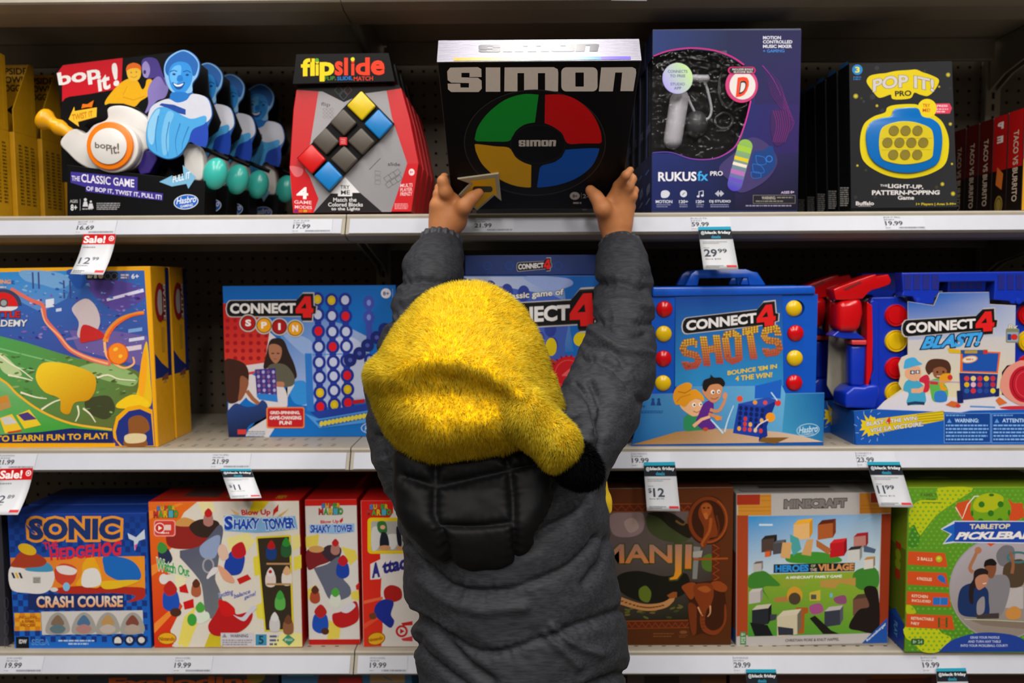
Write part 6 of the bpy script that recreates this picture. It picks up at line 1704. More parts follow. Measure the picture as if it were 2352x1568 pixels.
    P.poly(cC(rounded_rect(108,364,268,486,22)),'#e89a90'); P.poly(cC(rounded_rect(116,372,260,478,18)),'#cc3a30'); P.ell(*eC(152,424),12,12,'#f0d8d4',22); P.ell(*eC(152,424),10,10,'#c82a20',22); P.poly(cC([(142,406),(142,442),(170,424)]),'#f4e4e0'); P.rect(*eC(190,400),*eC(235,440),'#e4c4be'); P.lines_of_text(*eC(160,455),eC(250,0)[0],1,3,3,'#f0d4d0',2)
    P.part = 'window_print'
    P.poly(cC([(862,488),(1118,474),(1142,1176),(925,1186)]),'#d8c41c'); P.poly(cC([(874,500),(1106,488),(1128,1166),(936,1176)]),'#352c20')
    for (x,y,cap,bd,sk) in ((975,560,'#b01c1c','#1c3c7c','#d8a884'),(1085,540,'#2f8a34','#2a5a34','#d8a884'),(970,760,'#dcd4d0','#d8c8c0','#e0b89c'),(1090,750,'#d8a87c','#dcd4cc','#d8b48c'),(1040,930,'#3f9a3c','#58a84c','#dcd8d0'),(1000,1090,'#d4d0d0','#c8c4c4','#dcd8d8'),(1100,1110,'#6a4028','#8a5a3c','#8a5a3c')):
        P.blob(cC([(x - 34,y + 10),(x,y - 8),(x + 34,y + 10),(x + 36,y + 80),(x,y + 100),(x - 36,y + 80)]),bd); P.blob(cC([(x - 30,y),(x,y - 48),(x + 30,y),(x,y + 22)]),cap)
    for y in (680,830): P.rect(*eC(940,y),*eC(1120,y + 14),'#b48a60')
    P.ell(*eC(968,745),4,4,'#b01c1c',12)
    P.part = 'warning_panel'
    P.rect(*eC(602,1196),*eC(848,1292),'#c8c4cc'); P.poly(cC([(612,1230),(630,1200),(648,1230)]),'#8a8690'); P.text('WARNING',cC([(672,1206),(805,1206),(805,1230),(672,1230)]),'#55505c',0.05); P.lines_of_text(*eC(614,1246),eC(838,0)[0],3,5,2.6,'#8a8690',3)
    P.rect(*eC(858,1208),*eC(940,1290),'#3a8ab0'); P.text('5',cC([(880,1218),(918,1218),(918,1280),(880,1280)]),'#1c3c50',0.05); P.lines_of_text(*eC(962,1215),eC(1030,0)[0],3,9,5,'#55607c',2); P.poly(cC([(1100,1206),(1148,1246),(1106,1288),(1056,1248)]),'#3a8a64'); P.text('EPOCH',cC([(1075,1238),(1130,1238),(1130,1256),(1075,1256)]),'#d0e4d8',0.04)
    P.part = 'seal'
    P.ell(*eC(205,1238),22,14,'#8a4a14',26); P.ell(*eC(205,1238),20,12.5,'#e0a41c',26); P.text('Nintendo',cC([(148,1226),(262,1226),(262,1256),(148,1256)]),'#8a4410',0.05); P.lines_of_text(*eC(245,1282),eC(320,0)[0],1,3,5,'#d4ccc4',1)
    P.build(r)
    T = C.top('top_print',C.f(*eC(600,226))[1])
    T.poly([(350,1148),(600,1148),(620,1120),(430,1118)],'#9a2414'); T.poly([(600,1146),(688,1146),(716,1120),(620,1118)],'#a81a14')
    T.poly([(420,1140),(500,1142),(520,1124),(450,1122)],'#4a3430'); T.poly([(520,1142),(590,1140),(600,1124),(540,1124)],'#8a5a2c')
    T.part = 'top_lettering'
    T.text('SHAKY TOWER',[(702,1119),(612,1119),(600,1127),(692,1127)],'#3a3a7c',0.08); T.text('SUPER',[(676,1138),(636,1138),(632,1145),(674,1145)],'#a8801c',0.08)
    T.build(r)
    return C
TOW = make_tower()
# its twin turned to show the narrow end
cD,eD = cz(680,1080,3.2125)
def make_tower_end():
    C = Carton('game_box','narrow end of a red and white tower game box standing between two wider boxes','game box',None,0,origin=place_low(708,826,1480))
    r = C.root
    C.body(cD([(64,216),(448,212),(474,1282),(96,1288)]),0.27,M_TOWER,flat_bottom=True)
    P = C.print()
    P.poly(cD([(66,218),(446,214),(472,1280),(98,1286)]),'#d4cfca')
    P.poly(cD([(66,218),(446,214),(448,256),(68,262)]),'#cc1c14'); P.poly(cD([(96,1246),(470,1244),(472,1280),(98,1286)]),'#b81c18')
    for pts in ([(330,560),(440,590),(455,650),(400,700)],[(240,1100),(330,1150),(320,1240),(230,1245)],[(70,490),(170,470),(160,560),(74,570)],[(400,900),(462,880),(466,960),(410,950)],[(85,880),(150,840),(170,900),(90,960)]): P.poly(cD(pts),'#dcc850')
    P.part = 'tower_print'
    P.blob(cD([(80,590),(200,570),(260,590),(330,600),(250,670),(170,700),(90,730)]),'#7a2024'); P.blob(cD([(190,600),(240,550),(330,570),(320,640),(250,670)]),'#3a2a34'); P.ell(*eD(150,580),18,8,'#c8965a',18)
    P.poly(cD(smooth_open([(130,720),(230,690),(300,640),(350,650),(340,780),(400,860),(390,930),(260,960),(200,860)],3)),'#606478')
    P.part = 'figure_print'
    def fig(x,y,s,cap,body,skin='#d8a07c'):
        P.blob(cD([(x - 30 * s,y),(x,y - 12 * s),(x + 30 * s,y),(x + 36 * s,y + 60 * s),(x,y + 82 * s),(x - 36 * s,y + 58 * s)]),body)
        P.blob(cD([(x - 28 * s,y - 18 * s),(x + 2 * s,y - 52 * s),(x + 30 * s,y - 16 * s),(x,y + 12 * s)]),cap)
    fig(290,550,.9,'#b82020','#a8746a'); fig(345,690,1.3,'#b81c24','#1c3fa0'); fig(140,900,1.0,'#5a2c1c','#a8482c'); fig(290,920,1.1,'#4aa03c','#d4d8cc'); fig(180,1070,1.6,'#b02420','#1c4cb0')
    P.blob(cD([(270,1060),(330,1040),(400,980),(450,970),(465,1080),(430,1130),(340,1160),(280,1130)]),'#b41a1c'); P.blob(cD([(330,1030),(400,970),(440,1000),(380,1050)]),'#d0ccd4'); P.poly(cD([(440,850),(468,820),(468,880),(445,880)]),'#c02018'); P.ell(*eD(215,1185),9,8,'#4a2c20',16)
    P.part = 'title'
    P.poly(cD([(320,370),(346,345),(346,372),(328,390)]),'#c0241c'); P.text('Blow Up',cD([(180,368),(316,362),(316,394),(182,398)]),'#c8283c',0.08)
    P.poly(cD([(96,400),(260,395),(430,390),(432,455),(300,468),(100,462)]),'#8ab4dc')
    P.text('SHAKY',cD([(106,400),(258,402),(256,458),(104,460)]),'#1c4ab0',0.08,out='#c8dcf0',outw=.07); P.text('TOWER',cD([(276,402),(424,398),(420,452),(276,460)]),'#1c4ab0',0.08,out='#c8dcf0',outw=.07)
    P.part = 'brand_mark'
    word_colours(P,'SUPER',cD([(188,242),(328,240),(328,276),(188,278)]),SM,out='#2a4a2c'); word_colours(P,'MARIO',cD([(166,280),(348,276),(348,324),(166,326)]),MR)
    P.build(r)
make_tower_end()
def make_attack():
    C = Carton('game_box','bright red game box with yellow-framed window, half hidden by the grey jacket','game box',None,0,origin=place_low(835,1170,1485))
    r = C.root
    C.body([(828,1149),(1176,1149),(1176,1485),(834,1485)],0.105,M_TOWER,flat_bottom=True)
    P = C.print()
    P.poly([(829,1150),(1175,1150),(1175,1484),(835,1484)],'#d4ccc6')
    P.poly(cD([(480,224),(720,224),(716,310),(690,350),(620,600),(630,800),(625,900),(640,1150),(630,1296),(500,1298)]),('g',eD(520,300),'#c81610',eD(560,1250),'#d4301c'))
    P.poly(cD([(500,960),(640,930),(640,950),(500,985)]),'#e0603c'); P.poly(cD([(500,1130),(630,1060),(632,1080),(500,1170)]),'#dc4a2c')
    P.part = 'window_print'
    P.poly(cD(rounded_rect(528,348,1400,614,28)),'#dcbc14'); P.poly(cD(rounded_rect(554,374,1380,590,16)),'#a4a29e')
    P.blob(cD([(560,430),(620,420),(630,500),(600,580),(560,580)]),'#c8c6c4'); P.blob(cD([(670,480),(740,470),(756,520),(720,580),(680,560)]),'#d0cecc'); P.blob(cD([(604,380),(660,380),(672,450),(640,470),(604,440)]),'#2f6a30'); P.blob(cD([(630,460),(672,470),(685,560),(620,560)]),'#1a1c2c'); P.ell(*eD(640,418),6,5,'#d8a07c',12); P.ell(*eD(655,570),14,6,'#c08a60',16); P.ell(*eD(770,572),10,5,'#c08a60',16); P.blob(cD([(740,420),(770,430),(780,550),(750,540)]),'#16182a')
    P.part = 'title'
    P.poly(cD([(548,690),(620,655),(800,640),(800,730),(640,770),(620,800),(548,805)]),'#d8d0cc')
    P.text('A',cD([(556,688),(620,665),(622,785),(560,795)]),'#28287c',0.12); P.text('ttack',cD([(632,668),(880,600),(880,715),(640,765)]),'#28287c',0.10)
    P.part = 'figure_print'
    P.blob(cD([(650,880),(700,845),(770,870),(780,940),(720,970),(660,950)]),'#a81c18'); P.blob(cD([(590,990),(650,950),(720,970),(700,1060),(725,1110),(700,1160),(650,1130),(580,1060)]),'#1c2c8c'); P.blob(cD([(540,1060),(585,1050),(590,1090),(550,1095)]),'#6a3a24')
    P.part = 'video_panel'
    P.ring(*eD(780,1185),14,14,5,'#c01c1c',26); P.poly(cD([(768,1165),(768,1205),(802,1185)]),'#c01c1c'); P.poly(cD([(775,1125),(860,1110),(860,1140),(790,1145)]),'#c01c1c'); P.poly(cD([(775,1240),(860,1220),(860,1260),(790,1256)]),'#c8343c')
    P.part = 'seal'
    P.ell(*eD(592,1240),21,15,'#8a4a14',26,-14); P.ell(*eD(592,1240),19,13,'#e0a41c',26,-14); P.text('Nintendo',cD([(532,1240),(640,1218),(640,1246),(536,1264)]),'#8a4410',0.05)
    P.part = 'brand_mark'
    word_colours(P,'SUPER',cD([(542,250),(682,248),(682,284),(542,286)]),SM,out='#2a4a2c'); word_colours(P,'MARIO',cD([(520,288),(704,284),(704,330),(520,332)]),MR)
    P.build(r)
make_attack()

# ---------------------------------------------------------------- carved-wood jungle game box
cE,eE = cz(1340,1080,3.2132)
M_WOODC = mat('brown_wood_card','#4a2408',0.45,noise=0.15,scale=14,stretch=(1,1,8))
def make_jungle():
    C = Carton('game_box','brown carved-wood style game box with jungle picture and orange title letters','game box',None,0,origin=place_low(1310,1678,1481),group='brown carved-wood style game boxes')
    r = C.root
    C.body([(1282,1122)] + cE([(1110,122),(1090,1285)]) + [(1290,1484)],0.07,M_WOODC,flat_bottom=True)
    P = C.print()
    P.poly([(1283,1124)] + cE([(1108,125),(1088,1282)]) + [(1291,1483)],('g',eE(600,130),'#5c2c10',eE(600,1280),'#4e2608'))
    # jungle scene
    P.poly([(1302,1174)] + cE([(780,300),(960,560),(960,820),(780,1108)]) + [(1308,1424)],('g',eE(300,330),'#6a5a58',eE(500,1080),'#1c1c0c'))
    P.blob(cE([(200,330),(330,310),(440,320),(440,440),(350,490),(220,470)]),'#8a7272'); P.blob(cE([(300,380),(370,350),(410,420),(340,460)]),'#a48c84')
    P.blob(cE([(480,320),(640,340),(780,420),(760,520),(600,520),(480,440)]),'#3c4424'); P.blob(cE([(470,315),(640,310),(790,420),(780,500),(640,420),(560,350)]),'#1c180c'); P.line(cE([(680,370),(740,400),(770,340)]),5,'#6a4a24',3,sm=3)
    P.blob(cE([(250,780),(400,740),(600,780),(760,760),(760,900),(500,980),(280,900)]),'#16140c'); P.blob(cE([(410,880),(460,850),(500,900),(480,970),(420,950)]),'#5c6a1c'); P.blob(cE([(880,640),(950,620),(950,740),(880,720)]),'#4c6a24')
    for k in range(22):
        rd = random.Random(k + 60); x,y = 290 + rd.random() * 460,980 + rd.random() * 110; P.ell(*eE(x,y),7,2.4,rd.choice(('#3c441c','#5a5a24','#2c3410','#6a5a2c')),10,rd.random() * 60 - 30)
    P.poly(cE([(812,560),(865,565),(850,640),(838,800),(804,800),(812,640)]),'#7c7c78'); P.poly(cE([(800,600),(880,590),(870,640),(806,640)]),'#a09c94')
    # carved border bands with zigzag cut
    P.part = 'border_print'
    bc,bd = '#7a3210','#3c1606'
    for a,b in (((190,245),(800,240)),((310,1108),(800,1100))):
        P.poly(cE([a,b,(b[0],b[1] + 62),(a[0],a[1] + 62)]),'#5a220a')
        P.line(cE([(a[0],a[1] + 4),(b[0],b[1] + 4)]),2.4,'#8c4218'); P.line(cE([(a[0],a[1] + 58),(b[0],b[1] + 58)]),2.4,'#7c3812')
        n = 20; P.line(cE([(a[0] + (b[0] - a[0]) * k / n,a[1] + (14 if k % 2 else 48)) for k in range(n + 1)]),2.4,'#8a3e14')
    P.poly(cE([(948,540),(1012,540),(1010,815),(945,815)]),'#5a220a'); P.line(cE([(955 + (46 if k % 2 else 0),545 + 27 * k) for k in range(11)]),2.4,'#94481a')
    P.line(cE([(810,655),(1066,648)]),5,'#9c4a12',4)
    # round carvings of an ape and an elephant
    P.part = 'carving_print'
    cw,cl,cd = '#7a3410','#a0501c','#3a1806'
    P.blob(cE([(770,360),(800,250),(900,190),(1000,210),(1062,320),(1055,450),(990,530),(900,545),(830,520),(780,450)]),cd)
    P.ring(*eE(920,365),46,54,8,cw,40,0); P.ring(*eE(920,365),44,52,2.4,cl,40,0,300,470)
    P.blob(cE([(850,290),(880,240),(920,235),(950,270),(960,320),(980,400),(990,480),(930,500),(900,560),(870,560),(890,440),(870,380),(850,340)]),cw)
    P.blob(cE([(870,260),(910,240),(945,265),(935,320),(905,345),(875,310)]),cl); P.blob(cE([(885,320),(910,310),(918,350),(900,358)]),'#b8642c'); P.ell(*eE(890,275),3,2,cd,10); P.ell(*eE(922,275),3,2,cd,10)
    P.line(cE([(940,350),(930,440),(890,510),(870,545)]),7,cl,5,sm=3); P.line(cE([(870,530),(880,560)]),5,cl); P.line(cE([(980,330),(1000,420),(985,500)]),5,'#5c260a',3,sm=3)
    P.blob(cE([(725,855),(790,820),(850,825),(920,815),(1000,812),(1058,850),(1045,900),(1055,1010),(1040,1130),(960,1215),(880,1200),(800,1210),(770,1080),(780,980),(750,900)]),cd)
    P.blob(cE([(725,855),(790,825),(830,840),(820,920),(790,950),(750,900)]),'#8a3e14'); P.blob(cE([(940,830),(1000,815),(1060,855),(1040,895),(970,880)]),'#8a3e14')
    P.blob(cE([(815,850),(880,830),(950,840),(960,920),(940,990),(905,1040),(900,1140),(960,1180),(1030,1130),(1040,1000),(1052,1000),(1050,1120),(980,1210),(890,1190),(860,1120),(860,1020),(820,930)]),cw); P.blob(cE([(775,980),(830,1000),(835,1100),(830,1200),(800,1205),(780,1100)]),'#6c2e0e'); P.blob(cE([(840,870),(900,850),(940,880),(900,900)]),cl)
    P.line(cE([(845,1005),(865,1050),(880,1070)]),4,'#c88a5c',2,sm=3); P.line(cE([(935,995),(935,1050),(915,1078)]),4,'#c88a5c',2,sm=3)
    for k in range(5): P.line(cE([(868,1060 + 26 * k),(898,1056 + 26 * k)]),1.2,'#4a1e08')
    P.part = 'title'
    P.text('JUMAN',[(1296,1247)] + cE([(655,548),(655,724)]) + [(1299,1308)],('g',eE(400,545),'#9c7468',eE(400,720),'#d0781c'),0.05,out='#3c4416',outw=0.05)
    jj = [(676,545),(728,545),(722,760),(690,800),(640,806),(636,795),(668,780),(676,740)]
    P.poly(cE([(668,532),(736,532),(732,765),(696,812),(632,818),(626,790),(662,774),(668,740)]),'#3c4416'); P.poly(cE(jj),('g',eE(690,560),'#a07466',eE(690,760),'#d88a1c'))
    P.poly(cE([(742,530),(810,530),(804,736),(740,736)]),'#3c4416'); P.poly(cE([(752,545),(800,545),(794,724),(748,724)]),('g',eE(770,560),'#9c7468',eE(770,720),'#d0781c'))
    P.part = 'ribbon'
    rb = smooth_open([(200,900),(260,925),(400,975),(500,985),(600,965),(690,900)],5); lo_ = smooth_open([(205,960),(266,985),(400,1024),(500,1034),(610,1010),(665,965)],5)
    P.strip(cE(rb),cE(lo_),'#b8804c'); P.poly(cE([(615,920),(660,895),(690,895),(690,935),(640,945)]),'#8c4a1c')
    for k in range(16): 
        i = 4 + k; a = np.array(cE([rb[i]])[0]) * .5 + np.array(cE([lo_[i]])[0]) * .5; P.rect(a[0] - 3.2,a[1] - 1.6,a[0] + 3.0,a[1] + 1.6,'#6a3c1c')
    P.part = 'small_print'
    P.lines_of_text(*eE(515,1200),eE(670,0)[0],2,6,2.2,'#7a4a24',3); P.ell(*eE(737,1192),9,4,'#7a4626',16); P.lines_of_text(*eE(705,1212),eE(770,0)[0],2,4,1.8,'#7a4626',4)
    P.build(r)
    return C
JUN = make_jungle()
c = copy_tree(JUN.root); c.location.y += 0.078; c['label'] = 'brown carved-wood style game box standing behind the jungle-picture one'

# ---------------------------------------------------------------- block-world village game box
cF,eF = cz(1660,1080,3.2143)
def make_village():
    C = Carton('game_box','game box with grey and brick-red frame around a blocky village picture','game box',None,0,origin=place_low(1690,2037,1482),group='blocky village game boxes')
    r = C.root
    C.body(cF([(100,172),(1246,158),(1216,1272),(98,1302)]),0.082,mat('grey_white_card','#8d8884',0.45),flat_bottom=True)
    P = C.print()
    P.poly(cF([(102,175),(1244,161),(1214,1269),(100,1299)]),'#b4aeac')
    P.poly(cF([(104,330),(188,330),(184,1215),(102,1225)]),'#a2401c'); P.poly(cF([(1172,322),(1242,318),(1218,1190),(1150,1190)]),'#8c3014')
    P.poly(cF([(104,178),(276,176),(274,252),(104,254)]),'#a03018'); P.poly(cF([(276,176),(358,174),(358,330),(112,332),(112,254),(276,252)]),'#c8862c'); P.poly(cF([(1010,166),(1090,165),(1090,240),(1242,238),(1242,314),(1010,318)]),'#b87424'); P.poly(cF([(1092,165),(1243,163),(1242,236),(1092,238)]),'#8c2c14')
    for y in (190,222,270,298): P.line(cF([(280 if y < 250 else 115,y),(355,y - 1)]),1.1,'#a86a1c')
    for y in (258,284): P.line(cF([(1014,y),(1240,y - 3)]),1.1,'#98601c')
    # picture: sky, hills, houses, blocks
    P.part = 'picture_print'
    P.poly(cF([(188,338),(1170,322),(1150,760),(186,790)]),('g',eF(400,330),'#2c8cd0',eF(520,740),'#c4cfd0'))
    P.poly(cF([(186,770),(1150,740),(1146,1180),(1060,1200),(184,1225)]),('g',eF(600,760),'#8ca42c',eF(500,1200),'#3c8a2c'))
    P.rect(*eF(268,394),*eF(368,408),'#c8dcec'); P.line(cF([(1005,380),(1130,328)]),2.5,'#8ac0e4')
    P.blob(cF([(490,620),(700,600),(860,640),(840,680),(500,680)]),'#3f8a2c'); P.blob(cF([(200,770),(300,740),(380,800),(420,850),(300,860),(340,950),(280,880),(190,860)]),'#3c7a2a'); P.blob(cF([(980,740),(1100,710),(1150,760),(1140,860),(1020,880),(960,820)]),'#3a7c2a')
    for pts,c in (([(430,800),(600,770),(620,850),(440,860)],'#8a9a30'),([(720,810),(980,790),(980,850),(860,830),(830,870),(720,860)],'#b08a40'),([(640,900),(720,880),(720,960),(640,960)],'#c0a83c'),([(380,940),(480,925),(480,970),(380,970)],'#a8743c')): P.poly(cF(pts),c)
    P.ell(*eF(530,920),18,20,'#c8922c',20); P.ell(*eF(530,945),14,14,'#4a3c2c',18); P.rect(*eF(650,915),*eF(690,950),'#4a5048'); P.rect(*eF(790,905),*eF(810,935),'#6ab0c0'); P.poly(cF([(540,1010),(630,1010),(630,1050),(605,1060),(600,1200),(555,1205),(565,1060),(540,1050)]),'#a0541c'); P.blob(cF([(640,1000),(720,980),(740,1040),(660,1060)]),'#9a4c7c'); P.blob(cF([(820,940),(900,920),(910,980),(840,980)]),'#86486c')
    # plain blocks standing in for the printed figures
    P.part = 'figure_print'
    def cube(x,y,s,a,b,c):
        P.poly(cF([(x,y),(x + s,y - s * .12),(x + s,y + s * .85),(x,y + s)]),a); P.poly(cF([(x,y),(x + s * .3,y - s * .3),(x + s * 1.2,y - s * .4),(x + s,y - s * .12)]),b); P.poly(cF([(x + s,y - s * .12),(x + s * 1.2,y - s * .4),(x + s * 1.2,y + s * .5),(x + s,y + s * .85)]),c)
    cube(522,400,118,'#e0b070','#e8a82c','#c88a20'); cube(700,400,112,'#a85828','#5a2412','#7a3414'); cube(790,540,105,'#b81820','#d0262c','#8a1018'); cube(965,490,90,'#b87c70','#a8202c','#8c2428'); cube(920,590,90,'#c8c8c4','#2c2c30','#8a8a88'); cube(1040,660,70,'#d0c8c0','#b8843c','#8a7a6c'); cube(285,510,95,'#4c3c34','#2c2420','#1c1816'); cube(370,540,80,'#4a484c','#5c5a60','#343236'); cube(225,690,60,'#b4b0ac','#6c5a54','#8a7c78'); cube(310,600,40,'#d0602c','#7a4a34','#6a3a2c')
    P.poly(cF([(495,470),(560,500),(580,580),(520,630),(500,560)]),'#4a9c9c'); P.poly(cF([(440,530),(508,530),(495,650),(425,640)]),'#d0a064'); P.poly(cF([(620,510),(670,505),(650,630),(580,620)]),'#c89860'); P.poly(cF([(690,510),(800,580),(780,620),(690,560)]),'#a86434'); P.poly(cF([(1040,550),(1130,580),(1120,610),(1040,600)]),'#4a5c74')
    cube(192,900,85,'#b8b0ac','#c4bcb6','#8a8480'); cube(215,1030,120,'#23262c','#c0b8a4','#14161a'); cube(400,1080,150,'#c4b89c','#ccc0a8','#6a6254'); P.poly(cF([(405,1150),(520,1165),(520,1212),(410,1215)]),'#2c303c'); cube(750,1040,115,'#343844','#b4acaa','#50525c'); P.poly(cF([(640,1090),(680,1070),(800,1180),(860,1205),(740,1205)]),'#1a1814'); cube(960,950,120,'#6c4838','#4a3a2c','#3c2c22'); P.blob(cF([(1040,880),(1090,850),(1146,900),(1146,1180),(1000,1180),(930,1150),(1000,1030),(1080,1000)]),'#1c1410'); P.poly(cF([(200,1120),(330,1140),(370,1218),(235,1220)]),'#15161a'); P.poly(cF([(350,1060),(400,1060),(390,1100),(350,1110)]),'#3a3c44')
    P.part = 'title'
    P.text('MINECRAFT',cF([(455,215),(915,205),(912,272),(452,282)]),'#7c7472',0.12,out='#3c3634',outw=.09)
    P.part = 'subtitle'
    P.poly(cF([(376,692),(975,680),(972,742),(374,756)]),'#1c1c1c')
    P.text('HEROES',cF([(388,698),(634,692),(634,744),(386,750)]),'#2c88d0',0.10); P.text('OF',cF([(650,694),(684,693),(684,712),(650,714)]),'#c8bca0',0.05); P.text('THE',cF([(644,722),(694,720),(694,742),(644,744)]),'#c8bca0',0.05); P.text('VILLAGE',cF([(702,690),(970,684),(968,736),(702,742)]),'#c88a54',0.10)
    P.text('A MINECRAFT FAMILY GAME',cF([(465,780),(880,768),(878,790),(464,800)]),'#e4e4d8',0.06)
    P.part = 'lower_lettering'
    P.text('CHRISTIAN FIORE & KNUT HAPPEL',cF([(462,1244),(860,1234),(858,1256),(460,1264)]),'#4a4644',0.05)
    P.poly(cF([(1026,1274),(1215,1085),(1213,1270)]),'#1c4c9c'); P.text('Ravensburger',cF([(1056,1248),(1198,1118),(1210,1140),(1068,1266)]),'#ccd4e4',0.05)
    P.rect(*eF(128,1190),*eF(172,1285),'#4a7c4a'); P.text('8+',cF([(136,1198),(164,1198),(164,1220),(136,1220)]),'#b8ccb4',0.05); P.lines_of_text(*eF(134,1230),eF(168,0)[0],3,5,3.4,'#a8c0a4',1)
    P.build(r)
    xl = (C.f(*eF(100,172))[0] + C.f(*eF(98,1302))[0]) / 2; h = C.f(*eF(600,165))[1]
    S = C.side('side_print',xl,-1); S.frame = lambda a,b: (a,b)
    S.rect(0.002,h * .10,0.08,h * .9,'#7c2c14'); S.rect(0.002,h * .9,0.08,h - .002,'#a8a4a2'); S.rect(0.002,0.002,0.08,h * .10,'#1c4c9c'); S.build(r)
    T = C.top('top_print',h); T.frame = lambda a,b: (a,b)
    x1 = C.f(*eF(1246,158))[0]
    T.rect(xl + .01,0.012,x1 - .04,0.03,'#7c7674'); T.rect(xl + .05,0.036,x1 - .06,0.05,'#4a3c34'); T.rect(x1 - .09,0.03,x1 - .02,0.06,'#6a3c1c'); T.build(r)
    return C
VIL = make_village()
c = copy_tree(VIL.root); c.location.y += 0.09; c['label'] = 'grey-topped game box standing behind the blocky village picture one'

# ---------------------------------------------------------------- green table game box at the right
cG,eG = cz(2020,1080,3.2139)
def make_pickle():
    C = Carton('game_box','green and yellow table game box with blue banner and holed ball, at the right end','game box',None,0,origin=place_low(2078,2400,1497),group='green table game boxes at the right')
    r = C.root
    XR = 2440
    C.body(cG([(210,125),(190,1340)]) [:1] + [(XR,1118),(XR,1500)] + cG([(188,1340)]),0.07,mat('lime_card','#7a9418',0.42,noise=0.05),flat_bottom=True)
    P = C.print()
    P.poly(cG([(212,128)]) + [(XR,1119),(XR,1499)] + cG([(190,1337)]),('g',eG(300,130),'#5c9424',eG(400,1330),'#4c8420'))
    for pts,c in (([(430,130),(690,130),(560,230),(420,330),(330,440),(290,480),(250,400),(218,420),(222,290),(300,220),(430,215)],'#b4bc14'),([(200,985),(240,1000),(270,1050),(200,1055)],'#a8b414'),([(192,1150),(400,1150),(460,1200),(530,1240),(440,1336),(320,1338),(250,1270),(192,1230)],'#b8c014')): P.blob(cG(pts),c,3)
    P.blob(cG([(214,500),(250,400),(280,450),(300,490),(280,560),(216,560)]),'#3c7c24')
    vs,fs = [],[]
    for i in range(22):
        for j in range(40):
            x,y = 222 + 40 * i + (20 if j % 2 else 0),150 + 30 * j; k = len(vs)
            if y > 1330 or x > 1180 or (x < 520 and 590 < y < 1170 and (y - 590) % 150 < 115): continue
            vs += ellipse(*eG(x,y),3.0,2.6,6); fs.append(tuple(range(k,k + 6)))
    P.raw(vs,fs,'#6ca42c')
    P.part = 'photo_print'
    P.poly([p for p in ellipse(*eG(900,870),120,118,48) if p[0] < XR - 4],'#9c9298'); P.poly([p for p in ellipse(*eG(900,870),117,115,48) if p[0] < XR - 4],('g',eG(700,700),'#a49ca4',eG(800,1150),'#8a7e74'))
    P.blob(cG([(860,620),(910,555),(980,560),(1000,620),(980,700),(890,700)]),'#6c6a70'); P.poly(cG([(900,850),(1060,860),(1060,1020),(890,1010)]),'#b0a8a8'); P.blob(cG([(920,700),(1060,660),(1060,840),(930,850)]),'#4c3c2c'); P.ring(*eG(1020,640),26,14,5,'#3c6c70',24)
    P.poly(cG([(620,1085),(880,1100),(1080,1110),(1080,1170),(760,1140)]),'#7c6c60'); P.line(cG([(625,1096),(860,1104),(1080,1116)]),1.6,'#b8c4a4'); P.blob(cG([(930,1040),(990,1000),(1040,1030),(1030,1090),(950,1095)]),'#c08440')
    P.part = 'photo_child'
    P.line(cG([(690,750),(665,720),(700,640),(722,590)]),9,'#a06a48',7,sm=3); P.ell(*eG(727,588),8,8,'#a86e4c',14); P.line(cG([(975,760),(985,690),(965,600)]),8,'#8c5a3c',6,sm=3)
    P.blob(cG([(740,800),(860,770),(940,780),(960,880),(900,1060),(800,1060)]),'#7c787e'); P.blob(cG([(775,700),(810,660),(855,680),(858,740),(830,795),(790,770)]),'#7c4a30'); P.blob(cG([(770,710),(780,665),(830,650),(862,680),(850,700),(800,700)]),'#1a1412')
    P.blob(cG([(600,870),(690,830),(790,870),(805,960),(800,1070),(680,1080),(600,1060),(575,990)]),'#1a2f5c'); P.blob(cG([(690,800),(700,740),(760,720),(800,760),(700,870),(690,980),(660,960),(660,860)]),'#241a1c'); P.blob(cG([(705,800),(740,770),(795,770),(795,830),(770,860),(730,880),(710,850)]),'#b0765a'); P.line(cG([(760,835),(785,830)]),2,'#e4d0c8')
    P.poly(cG([(700,1060),(880,1050),(880,1090),(720,1092)]),'#3c3434'); P.blob(cG([(720,970),(770,930),(770,1040),(720,1060)]),'#8c8488')
    P.part = 'feature_tab'
    for y,w,s,s2 in ((595,290,'2 BALLS',None),(742,305,'4 PADDLES',None),(890,325,'KITCHEN','INCLUDED'),(1056,355,'RETRACTABLE','NET')):
        x0 = 212 - (y - 590) * .03
        P.poly(cG([(x0,y),(x0 + w - 20,y + 14),(x0 + w,y + 118),(x0 - 4,y + 98)]),'#c84a1c')
        if s2 is None: P.text(s,cG([(x0 + 66,y + 42),(x0 + 178,y + 50),(x0 + 178,y + 74),(x0 + 66,y + 66)]),'#e0c0a8',0.06)
        else:
            P.text(s,cG([(x0 + 34,y + 22),(x0 + 152 + (50 if 'R' == s[0] else 0),y + 30),(x0 + 152 + (50 if 'R' == s[0] else 0),y + 52),(x0 + 34,y + 44)]),'#e0c0a8',0.06); P.text(s2,cG([(x0 + 34,y + 58),(x0 + (174 if len(s2) > 4 else 96),y + 66),(x0 + (174 if len(s2) > 4 else 96),y + 86),(x0 + 34,y + 78)]),'#e0c0a8',0.06)
    P.ell(*eG(438,652),7.5,7.5,'#a8b024',18); P.ell(*eG(436,648),4,3,'#d0cc3c',12); P.blob(cG([(425,790),(450,768),(480,790),(482,820),(455,822)]),'#2464b4'); P.line(cG([(470,815),(490,835)]),3,'#2464b4'); P.poly(cG([(395,935),(505,938),(502,992),(392,990)]),'#2468b4'); P.line(cG([(448,936),(446,990)]),1.4,'#5c94cc')
    for x in (438,494): P.line(cG([(x,1085),(x,1158)]),4.5,'#3c5424')
    P.line(cG([(438,1100),(494,1100)]),1.6,'#8a5a24'); P.line(cG([(438,1140),(494,1140)]),1.6,'#8a5a24')
